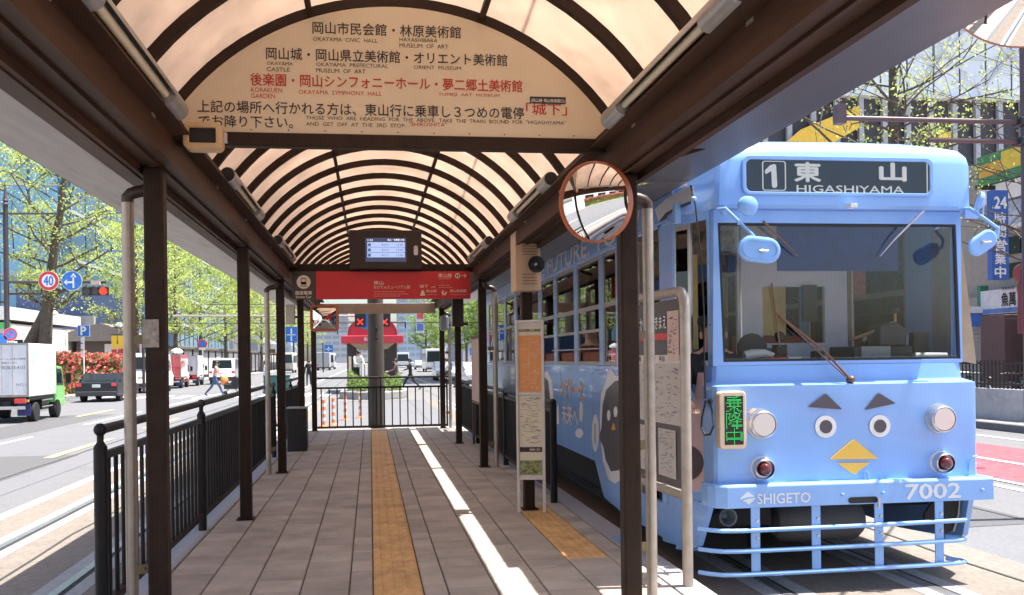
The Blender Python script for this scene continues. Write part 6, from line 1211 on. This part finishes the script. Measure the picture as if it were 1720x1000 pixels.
# far end of the street
rng = random.Random(17); fi = 0
hz_ = [mat('far_wall_%s' % n, c_, .8, var=.08) for n, c_ in (('pale', (.55, .56, .6)), ('grey', (.42, .44, .48)), ('warm', (.55, .5, .45)), ('blue', (.35, .45, .58)))]
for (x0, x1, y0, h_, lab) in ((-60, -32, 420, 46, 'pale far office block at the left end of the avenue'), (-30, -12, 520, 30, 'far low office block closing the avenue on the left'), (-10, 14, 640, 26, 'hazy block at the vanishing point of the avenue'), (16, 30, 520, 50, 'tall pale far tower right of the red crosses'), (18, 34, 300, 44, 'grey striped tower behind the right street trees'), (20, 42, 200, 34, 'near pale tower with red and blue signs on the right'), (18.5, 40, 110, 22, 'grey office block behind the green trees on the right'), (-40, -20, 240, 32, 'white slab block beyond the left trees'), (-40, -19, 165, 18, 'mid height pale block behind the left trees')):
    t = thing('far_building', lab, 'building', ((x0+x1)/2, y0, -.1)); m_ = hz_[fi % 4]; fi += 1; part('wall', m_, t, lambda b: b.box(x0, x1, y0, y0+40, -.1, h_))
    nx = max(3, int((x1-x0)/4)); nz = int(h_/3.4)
    part('window_band', mat('far_glass_hazed', (.25, .3, .36), .3), t, lambda b: [b.box(x0+.4+(x1-x0)*i/nx, x0-.4+(x1-x0)*(i+1)/nx, y0-.15, y0-.01, 3+3.4*j, 4.8+3.4*j) for i in range(nx) for j in range(nz-1)]+[b.box((x0-.15 if x0 > 0 else x1+.01), (x0-.01 if x0 > 0 else x1+.15), y0+.5+4*i, y0+3.5+4*i, 3+3.4*j, 4.8+3.4*j) for i in range(9) for j in range(nz-1)])['kind'] = 'stuff'  # distance haze put into the lighter window colour
    part('parapet', m_, t, lambda b: b.box(x0-.2, x1+.2, y0-.2, y0+40.2, h_+.002, h_+.8))
t = thing('advert_tower', 'red white and blue vertical advert on the tower right of the red crosses', 'sign', A(703, 540, 195)); part('panel', mat('advert_white', (.7, .7, .75), .6), t, lambda b: prect(b, 699, 525, 712, 560, 195, 0, .5)); part('red_patch', mat('advert_red', (.6, .1, .12), .6), t, lambda b: prect(b, 700, 527, 711, 536, 195, .51, .6)); part('blue_patch', mat('advert_blue', (.1, .2, .55), .6), t, lambda b: prect(b, 700, 544, 711, 556, 195, .51, .6))
# ================================================================ SIGNS AND POLES, LEFT
sb = mat('sign_blue', (.03, .18, .6), .5); sr = mat('sign_red', (.62, .04, .05), .5); polem = mat('pole_dark', (.05, .04, .045), .5)
YQ = 30
p = A(13, 660, YQ); t = thing('traffic_pole', 'dark ornate traffic pole at the far left edge with arms carrying round signs', 'pole', (p.x, YQ, -.2)); zt_ = A(13, 345, YQ).z; rr_ = .075
part('pole', polem, t, lambda b: (b.tube([(p.x, YQ, -.2), (p.x, YQ, zt_)], rr_, 14), b.lathe((p.x, YQ, zt_), (0, 0, 1), [(rr_, 0), (rr_*1.5, .03), (rr_*.8, .08), (rr_*1.1, .14), (rr_*.7, .2), (.008, .75)], 14)), smooth=True)
part('arm', polem, t, lambda b: (b.tube([A(13, 359, YQ), A(96, 359, YQ)], .03, 8), b.tube([A(13, 474, YQ), A(178, 474, YQ)], .045, 8), b.tube([A(13, 494, YQ), A(70, 494, YQ), A(70, 474, YQ)], .035, 8), b.tube([A(0, 508, YQ), A(13, 508, YQ)], .03, 8), b.tube([A(-20, 359, YQ), A(13, 359, YQ)], .03, 8)))
def round_sign(px, py, r, Y, lab, ring, face, txt=None, nm='round_sign'):
    t = thing(nm, lab, 'road sign', A(px, py, Y)); part('rim', white, t, lambda b: dsc(b, px, py, r*1.04, Y, 0, .02)); part('ring', ring, t, lambda b: dsc(b, px, py, r, Y, .022, .026)); part('face', face, t, lambda b: dsc(b, px, py, r*.68, Y, .028, .032)) if face else None
    return t
YQ2 = YQ-.15
t = round_sign(82, 472, .29, YQ2, 'round white speed limit 40 sign with red ring', sr, white); ptext('40', 74, 90, 480, 464, YQ2, sb, t, .03, dy=.036)
t = round_sign(121, 472, .29, YQ2, 'round blue sign with white arrows up and left', sb, None)
part('arrow', white, t, lambda b: (prect(b, 122.5, 464, 125, 484, YQ2, .028, .032), b.prism([PF(x, y, YQ2) for x, y in ((118.5, 466), (123.7, 459), (129, 466))], 'xz', YQ2-.032, YQ2-.028), prect(b, 112, 473, 122.4, 476, YQ2, .028, .032), b.prism([PF(x, y, YQ2) for x, y in ((113, 469.5), (107.5, 474.5), (113, 479.5))], 'xz', YQ2-.032, YQ2-.028)))
t = thing('traffic_light', 'horizontal three lamp traffic light showing red', 'traffic light', A(161, 489, YQ2)); part('housing', black, t, lambda b: prect(b, 139.5, 482, 183, 497, YQ2, -.05, .1), bev=.03)
for k, px in enumerate((147, 161.5, 175)):
    part('lamp', lit if k == 2 else mat('unlit_lamp', (.05, .045, .045), .3), t, lambda b: dsc(b, px, 489.5, .115, YQ2, .101, .12)); part('visor', black, t, lambda b: (lambda q: b.tube([(q.x-.12, YQ2-.12, q.z), (q.x-.08, YQ2-.22, q.z+.1), (q.x, YQ2-.24, q.z+.13), (q.x+.08, YQ2-.22, q.z+.1), (q.x+.12, YQ2-.12, q.z)], .012, 6))(A(px, 489.5, YQ2)))
part('clamp_box', mat('beige_plastic2', (.6, .48, .4), .6), t, lambda b: prect(b, 153, 472, 168, 479, YQ2, -.05, .05))
t = round_sign(18, 562, .2, YQ2, 'round no parking sign, blue with red ring, on the pole at the far left', sr, sb); part('slash', sr, t, lambda b: b.beam(A(14.5, 558.5, YQ2)-Vector((0, .035, 0)), A(21.5, 565.5, YQ2)-Vector((0, .035, 0)), .004, .045, (0, 0, 1)))
t = round_sign(3, 572, .16, YQ2, 'second blue round sign cut by the left frame edge', sb, None)
t = thing('sign_plate', 'small white plate with black print below the no parking sign', 'road sign', A(18, 577, YQ2)); part('plate', white, t, lambda b: prect(b, 8, 573.5, 29, 580, YQ2, 0, .02)); ptext('駐車余地6m', 9, 28, 579, 574.5, YQ2, ink, t, .01, dy=.023)
YP = 46; t = thing('parking_sign', 'square blue P parking sign on a white post', 'road sign', A(140, 620, YP)); part('post', white, t, lambda b: (lambda q: b.tube([(q.x, YP+.06, -.1), (q.x, YP+.06, A(140, 560, YP).z)], .035, 8))(A(140, 600, YP))); part('plate', sb, t, lambda b: prect(b, 131, 547, 150, 565, YP, 0, .03)); part('plate_edge', white, t, lambda b: prect(b, 130.3, 546.3, 150.7, 565.7, YP, -.02, -.001)); ptext('P', 136, 145, 563, 549, YP, white, t, .04, dy=.034)
part('small_plate', white, t, lambda b: [prect(b, 136, 567+k*11, 142, 576+k*11, YP, 0, .03) for k in range(3)])
p = G(378, 640); t = round_sign(340, 578, .36, 72, 'distant round no parking sign under the left trees', sr, sb); part('plate', white, t, lambda b: prect(b, 334, 584, 345, 588, 72, 0, .03)); part('post', white, t, lambda b: b.tube([A(340, 584, 72)+Vector((0, .1, 0)), A(340, 625, 72)+Vector((0, .1, 0))], .04, 6))
for px0, px1, py0, py1, Y, lab in ((480, 499, 549, 575, 80, 'large blue direction sign between the left posts'), (545, 559, 580, 592, 120, 'small far blue direction sign above the traffic'), (789, 797, 585, 597, 60, 'small blue sign behind the info board')):
    t = thing('direction_sign', lab, 'road sign', A(px0, py1, Y)); part('plate', sb, t, lambda b: prect(b, px0, py0, px1, py1, Y, 0, .06)); part('arrows', white, t, lambda b: (prect(b, px0+2, (py0+py1)/2, px1-2, (py0+py1)/2+1.5, Y, .061, .08), prect(b, (px0+px1)/2-1, py0+3, (px0+px1)/2+1, py1-2, Y, .061, .08))); part('post', polem, t, lambda b: b.tube([(A(px0, py0, Y).x-.2, Y+.1, -.1), (A(px0, py0, Y).x-.2, Y+.1, A(px0, py0, Y).z+.3)], .08, 8))
# overhead wires
wm = mat('wire_black', (.02, .02, .02), .5)
for x, z, lab in ((3.345, 5.4, 'trolley wire above the right track'), (-2.8, 5.4, 'trolley wire above the left track')):
    t = thing('trolley_wire', lab, 'wire', (x, 0, z)); part('wire', wm, t, lambda b: b.tube([(x, -40, z), (x, 200, z)], .008, 6))
t = thing('span_wire', 'overhead cable crossing the roof diagonally and casting a thin shadow on it', 'wire', (1.6, 0, 5.2)); part('wire', wm, t, lambda b: b.tube([(1.2, 2, 4.6), (1.95, 16, 5.4)], .009, 6))
for y, z, lab in ((64, 4.0, 'wire spanning the left carriageway beyond the crossing'), (80, 6.2, 'second wire across the avenue far away')):
    t = thing('span_wire', lab, 'wire', (0, y, z)); part('wire', wm, t, lambda b: b.tube([(-18, y, z+.1), (0, y, z-.05), (18, y, z)], .03, 6))
t = thing('gantry_pipe', 'grey pipe arm crossing behind the left posts', 'pipe', (-8, 50, 4)); part('pipe', silver, t, lambda b: b.tube([A(290, 531, 50), A(640, 531, 50)], .06, 8)); part('post', polem, t, lambda b: b.tube([A(240, 531, 50), (A(240, 531, 50).x, 50, -.1)], .08, 8))
# ================================================================ RIGHT SIDE
cm = mat('low_wall_concrete', (.36, .38, .4), .8, var=.15, stain=.3)
t = thing('low_wall', 'low grey concrete wall at the right kerb under the black fence', 'wall', (13.9, 20, -.06)); part('block', cm, t, lambda b: (b.box(13.75, 14.05, 17.9, 40, -.06, .62), b.box(13.80, 14.0, 8, 17.88, -.06, .46)), bev=.01)
t = thing('black_fence', 'black vertical bar fence on the low wall at the right', 'fence', (13.9, 20, .5)); part('rail', black, t, lambda b: (b.box(13.88, 13.92, 8, 40, .70, .74), b.box(13.88, 13.92, 8, 40, 1.16, 1.20)))
pc = None
for k in range(215):
    y = 12+k*.13
    if pc is None: pc = part('bar', black, t, lambda b: b.box(-.012, .012, -.012, .012, 0, .78), local=True); pc.location = Vector((13.9, y, .47))-ORG[t.name]
    else: q = pc.copy(); q.location = Vector((13.9, y, .47))-ORG[t.name]; COL.objects.link(q)
cabm = mat('cabinet_brown', (.10, .06, .06), .5, var=.1)
for (y0, y1, x0, x1, h_, lab) in ((20.6, 21.5, 15.3, 16.1, 2.35, 'dark brown street cabinet behind the black fence'), (19.4, 19.9, 15.3, 15.9, 2.4, 'reddish brown street cabinet at the right edge')):
    t = thing('street_cabinet', lab, 'cabinet', ((x0+x1)/2, y0, -.06)); part('housing', cabm, t, lambda b: b.box(x0, x1, y0, y1, -.06, h_), bev=.02); part('door', cabm, t, lambda b: b.box(x0+.05, x1-.05, y0-.012, y0-.001, .2, h_-.1), bev=.004); part('label', silver, t, lambda b: [b.box(x0+.15+.2*k, x0+.28+.2*k, y0-.016, y0-.013, .9, .95) for k in range(2)])
# parked bicycles behind the fence
def bicycle(x, y, lab):
    t = thing('bicycle', lab, 'bicycle', (x, y, -.06), group='bicycles parked behind the black fence')
    fmb = mat('bike_frame', (.3, .3, .32), .4, .5)
    for dy in (0, 1.05): part('wheel', rubber, t, lambda b: b.tube([(0, dy+.33*math.cos(R(a_)), .34+.33*math.sin(R(a_))) for a_ in range(0, 361, 20)], .016, 5), local=True)
    part('frame', fmb, t, lambda b: (b.tube([(0, 0, .34), (0, .35, .75), (0, .85, .8), (0, 1.05, .34)], .015, 6), b.tube([(0, .45, .3), (0, .85, .8)], .015, 6), b.tube([(0, .35, .85), (0, .45, .3), (0, 0, .34)], .015, 6)), local=True); part('saddle', black, t, lambda b: b.ball((0, .33, .88), (.07, .13, .04), 8), local=True); part('handlebar', fmb, t, lambda b: b.tube([(-.25, .8, .98), (0, .86, 1.0), (.25, .8, .98)], .013, 6), local=True)
    return t
bk = bicycle(14.7, 17.0, 'grey bicycle parked behind the black fence at the frame edge')
for i in range(6): copy_tree(bk, 'grey bicycle parked behind the black fence, in place %s from the frame edge' % ('two', 'three', 'four', 'five', 'six', 'seven')[i], (14.7+.1*(i % 2), 18.0+i*1.0, -.06), R(8*(i % 3)-8))
# shop row along the right
XS_ = 17.2
t = thing('shop_building', 'row of small shops with large signs behind the fence at the right', 'building', (XS_, 24, -.06)); part('wall', mat('shop_wall', (.3, .29, .27), .7, var=.1), t, lambda b: (b.box(XS_, 30, 15, 27.4, -.06, 3.0), b.box(XS_+.3, 30, 15, 26.3, 3.0, 6.9)))
part('shutter', mat('shutter_grey', (.28, .29, .28), .5, .3), t, lambda b: [b.box(XS_-.06, XS_-.01, 20.5, 27.2, z, z+.10) for z in [k*.115 for k in range(22)]])
def B3(px, py, X=XS_): return B(px, py, X)
def wrect(b, px0, px1, yt, yb, X, d0, d1):
    # rectangle on a wall facing -X: pixel columns give the depth, rows (at px1) the height
    a_ = B(px0, yb, X); c_ = B(px1, yt, X); b.box(X-d1, X-d0, a_.y, c_.y, B(px1, yb, X).z, c_.z)
part('window', carglass, t, lambda b: (wrect(b, 1690, 1716, 395, 425, XS_+.3, .01, .05), wrect(b, 1690, 1716, 440, 465, XS_+.3, .01, .05)))
part('blue_awning', mat('awning_stripe', (.08, .2, .6), .6), t, lambda b: wrect(b, 1640, 1667, 527, 548, XS_, .1, .9)); part('awning_trim', white, t, lambda b: wrect(b, 1640, 1668, 515, 526, XS_, .1, .95))
part('ledge', mat('ledge_pink', (.5, .42, .4), .6), t, lambda b: wrect(b, 1664, 1730, 529, 540, XS_, .0, .35))
part('nobori_flag', mat('flag_red', (.6, .06, .07), .6, var=.3, sc=8), t, lambda b: wrect(b, 1662, 1668, 575, 660, XS_-1, .0, .03))
part('poster', mat('poster_mix', (.35, .3, .15), .6, var=.9, sc=6), t, lambda b: wrect(b, 1701, 1716, 545, 600, XS_, .07, .09))
t = thing('fish_shop_sign', 'white sign with black brush lettering over blue waves', 'sign', B3(1690, 500)); part('panel', mat('sign_pale', (.7, .7, .72), .5), t, lambda b: wrect(b, 1664, 1735, 482, 524, XS_, .06, .3)); part('waves', mat('wave_blue', (.12, .22, .5), .5, var=.4, sc=3), t, lambda b: wrect(b, 1665, 1734, 515, 523, XS_, .301, .31)); part('green_post', mat('green_post', (.04, .22, .14), .5), t, lambda b: wrect(b, 1658, 1663, 480, 528, XS_, .05, .3))
def wtext(s, px0, px1, yt, yb, X, m, parent, bold=.02):
    a_ = B(px0, yb, X); c_ = B(px1, yb, X); top_ = B(px1, yt, X); text(s, (X, a_.y, B(px1, yb, X).z), (0, -1, 0), (0, 0, 1), abs(c_.y-a_.y), top_.z-c_.z, m, parent, bold=bold)
wtext('魚萬', 1682, 1706, 490, 513, XS_-.315, ink, t, .03); wtext('活魚料理', 1682, 1704, 480, 486, XS_-.315, ink, t, .01); part('round_mark', sr, t, lambda b: (lambda q: b.prism(disc((q.y, q.z), .14), 'yz', XS_-.31, XS_-.32))(B(1714, 486, XS_-.31)))
t = thing('vertical_sign', 'tall blue vertical sign with white characters saying open 24 hours', 'sign', A(1672, 471, 21.5)); Yv = 21.5
part('panel', mat('vsign_blue', (.05, .14, .45), .5), t, lambda b: prect(b, 1659, 322, 1685, 471, Yv, 0, .18))
for k, ch_ in enumerate('24時間営業中'):
    pass
ptext('24', 1662, 1682, 352, 333, Yv, white, t, .04, dy=.19)
for k, ch_ in enumerate('時間営業中'): ptext(ch_, 1663, 1681, 378+k*22.5, 359+k*22.5, Yv, white, t, .03, dy=.19)
t = thing('green_billboard', 'green billboard with yellow panels above the white wall at the right edge', 'sign', B3(1690, 280)); part('panel', mat('bill_green', (.05, .26, .12), .5), t, lambda b: wrect(b, 1655, 1740, 238, 292, XS_, .0, .25)); part('yellow_panel', mat('bill_yellow', (.7, .4, .07), .5), t, lambda b: wrect(b, 1659, 1697, 268, 290, XS_, .251, .27)); part('yellow_panel', mat('bill_yellow2', (.75, .58, .08), .5), t, lambda b: wrect(b, 1697, 1730, 245, 278, XS_, .251, .27))
part('white_wall', white, t, lambda b: wrect(b, 1655, 1740, 294, 325, XS_, .0, .2)); part('spotlights', black, t, lambda b: [wrect(b, 1683+14*k, 1687+14*k, 312, 319, XS_, .5, .8) for k in range(2)])
t = thing('mesh_billboard', 'pale blue lettered panel below the white wall at the right edge', 'sign', B3(1700, 345)); part('panel', mat('bill_pale', (.4, .45, .58), .5, var=.6, sc=2.5), t, lambda b: wrect(b, 1685, 1740, 330, 370, XS_, .0, .2)); part('lower_trim', white, t, lambda b: wrect(b, 1685, 1740, 371, 378, XS_, .0, .25))
# big pale building behind (upper right)
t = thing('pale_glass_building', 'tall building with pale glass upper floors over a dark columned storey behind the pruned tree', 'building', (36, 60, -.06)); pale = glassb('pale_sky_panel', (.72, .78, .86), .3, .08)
zg = A(1600, 165, 60).z; palef = mat('pale_frame', (.6, .63, .68), .5)
part('wall', mat('arcade_dark', (.05, .05, .065), .6), t, lambda b: (b.box(17.5, 62, 60.3, 90, -.06, zg-.1), b.box(17.5, 62, 60.5, 90, zg-.1, 48)))
facade(t, (17.6, 60.4, zg), (1, 0, 0), 44, 26, 22, 9, pale, palef, gap=.07, depth=.2)
for k in range(25): part('column', mat('arcade_column', (.36, .38, .43), .6), t, lambda b: b.box(18+1.75*k, 18.35+1.75*k, 59.9, 60.2, -.06, zg-.15))
part('brace', palef, t, lambda b: [b.beam((18+5*k, 60.05, zg+.4), (23+5*k, 60.05, zg+6), .14, .14, (0, 1, 0)) for k in range(8)]+[b.beam((23+5*k, 59.95, zg+.4), (18+5*k, 59.95, zg+6), .14, .14, (0, 1, 0)) for k in range(8)]+[b.box(17.6, 61.6, 59.9, 60.1, z, z+.15) for z in (zg+6.1, zg+12)])
part('yellow_panel', mat('arcade_yellow', (.72, .47, .05), .5), t, lambda b: (b.prism([PF(x, y, 59.6) for x, y in ((1322, 238), (1345, 218), (1442, 178), (1442, 215), (1400, 240))], 'xz', 59.5, 59.6),)); part('yellow_panel', MATS['arcade_yellow'], t, lambda b: prect(b, 1575, 222, 1596, 236, 59.7, 0, .1))
part('sill_band', mat('sill_pale', (.6, .62, .66), .5), t, lambda b: b.box(17.5, 62, 59.7, 60.29, zg-.12, zg+.1))
# pole with arms and the second mirror at the top right
pp = A(1720, 205, 8.3); pm2 = mat('pole_plum', (.09, .055, .06), .45, var=.15)
t = thing('signal_pole', 'plum brown pole at the right frame edge with two long horizontal arms', 'pole', (pp.x, 8.3, -.2)); z1_, z2_ = A(1600, 203, 8.3).z, A(1640, 237, 8.3).z
part('pole', pm2, t, lambda b: b.tube([(pp.x+.02, 8.3, -.2), (pp.x+.02, 8.3, 5.2)], .05, 14), smooth=True)
part('arm', pm2, t, lambda b: b.tube([(A(1409, 203, 8.3).x, 8.3, z1_), (pp.x, 8.3, z1_)], .024, 10), smooth=True); part('arm', pm2, t, lambda b: b.tube([(A(1560, 237, 8.3).x, 8.3, z2_), (pp.x, 8.3, z2_)], .024, 10), smooth=True)
part('clamp', dark, t, lambda b: [b.box(pp.x-.08, pp.x+.09, 8.23, 8.37, z-.04, z+.04) for z in (z1_, z2_)], bev=.01)
part('end_box', pm2, t, lambda b: (lambda q: (b.box(q.x-.03, q.x+.06, 8.25, 8.35, q.z-.02, q.z+.16), b.tube([(q.x+.05, 8.3, q.z-.03), (q.x+.07, 8.3, q.z-.1), (q.x+.09, 8.3, q.z-.03)], .005, 6)))(A(1408, 205, 8.3)), bev=.008)
mc2 = A(1737, -76, 5.6); round_mirror(mc2, (-.38, -.9, -.25), .58, 'large round mirror with orange red rim cut by the top right corner', .05, (pp.x+.02, 8.3, mc2.z-.1))
part('pipe_stub', mat('dark_red_pipe', (.16, .03, .03), .5), thing('red_pipe_post', 'dark red pipe post with a black round back at the right frame edge', 'post', A(1716, 500, 12)), lambda b: (b.tube([A(1717, 455, 12), A(1717, 560, 12)], .06, 10), b.lathe(A(1719, 460, 12), (-.2, -1, 0), [(.15, 0), (.15, .04)], 20)))
# kept for the mirrors: the street behind the camera
t = thing('shop_block', 'pale shop building behind the camera, seen in the round mirror', 'building', (-24, -12, -.1)); part('wall', sw2, t, lambda b: b.box(-34, -19, -60, 8, -.1, 12)); part('window', carglass, t, lambda b: [b.box(-18.99, -18.9, -56+6*k, -52+6*k, .3, 3) for k in range(10)]); part('awning', sr, t, lambda b: b.box(-18.99, -17.8, -20, -14, 3.1, 3.5))
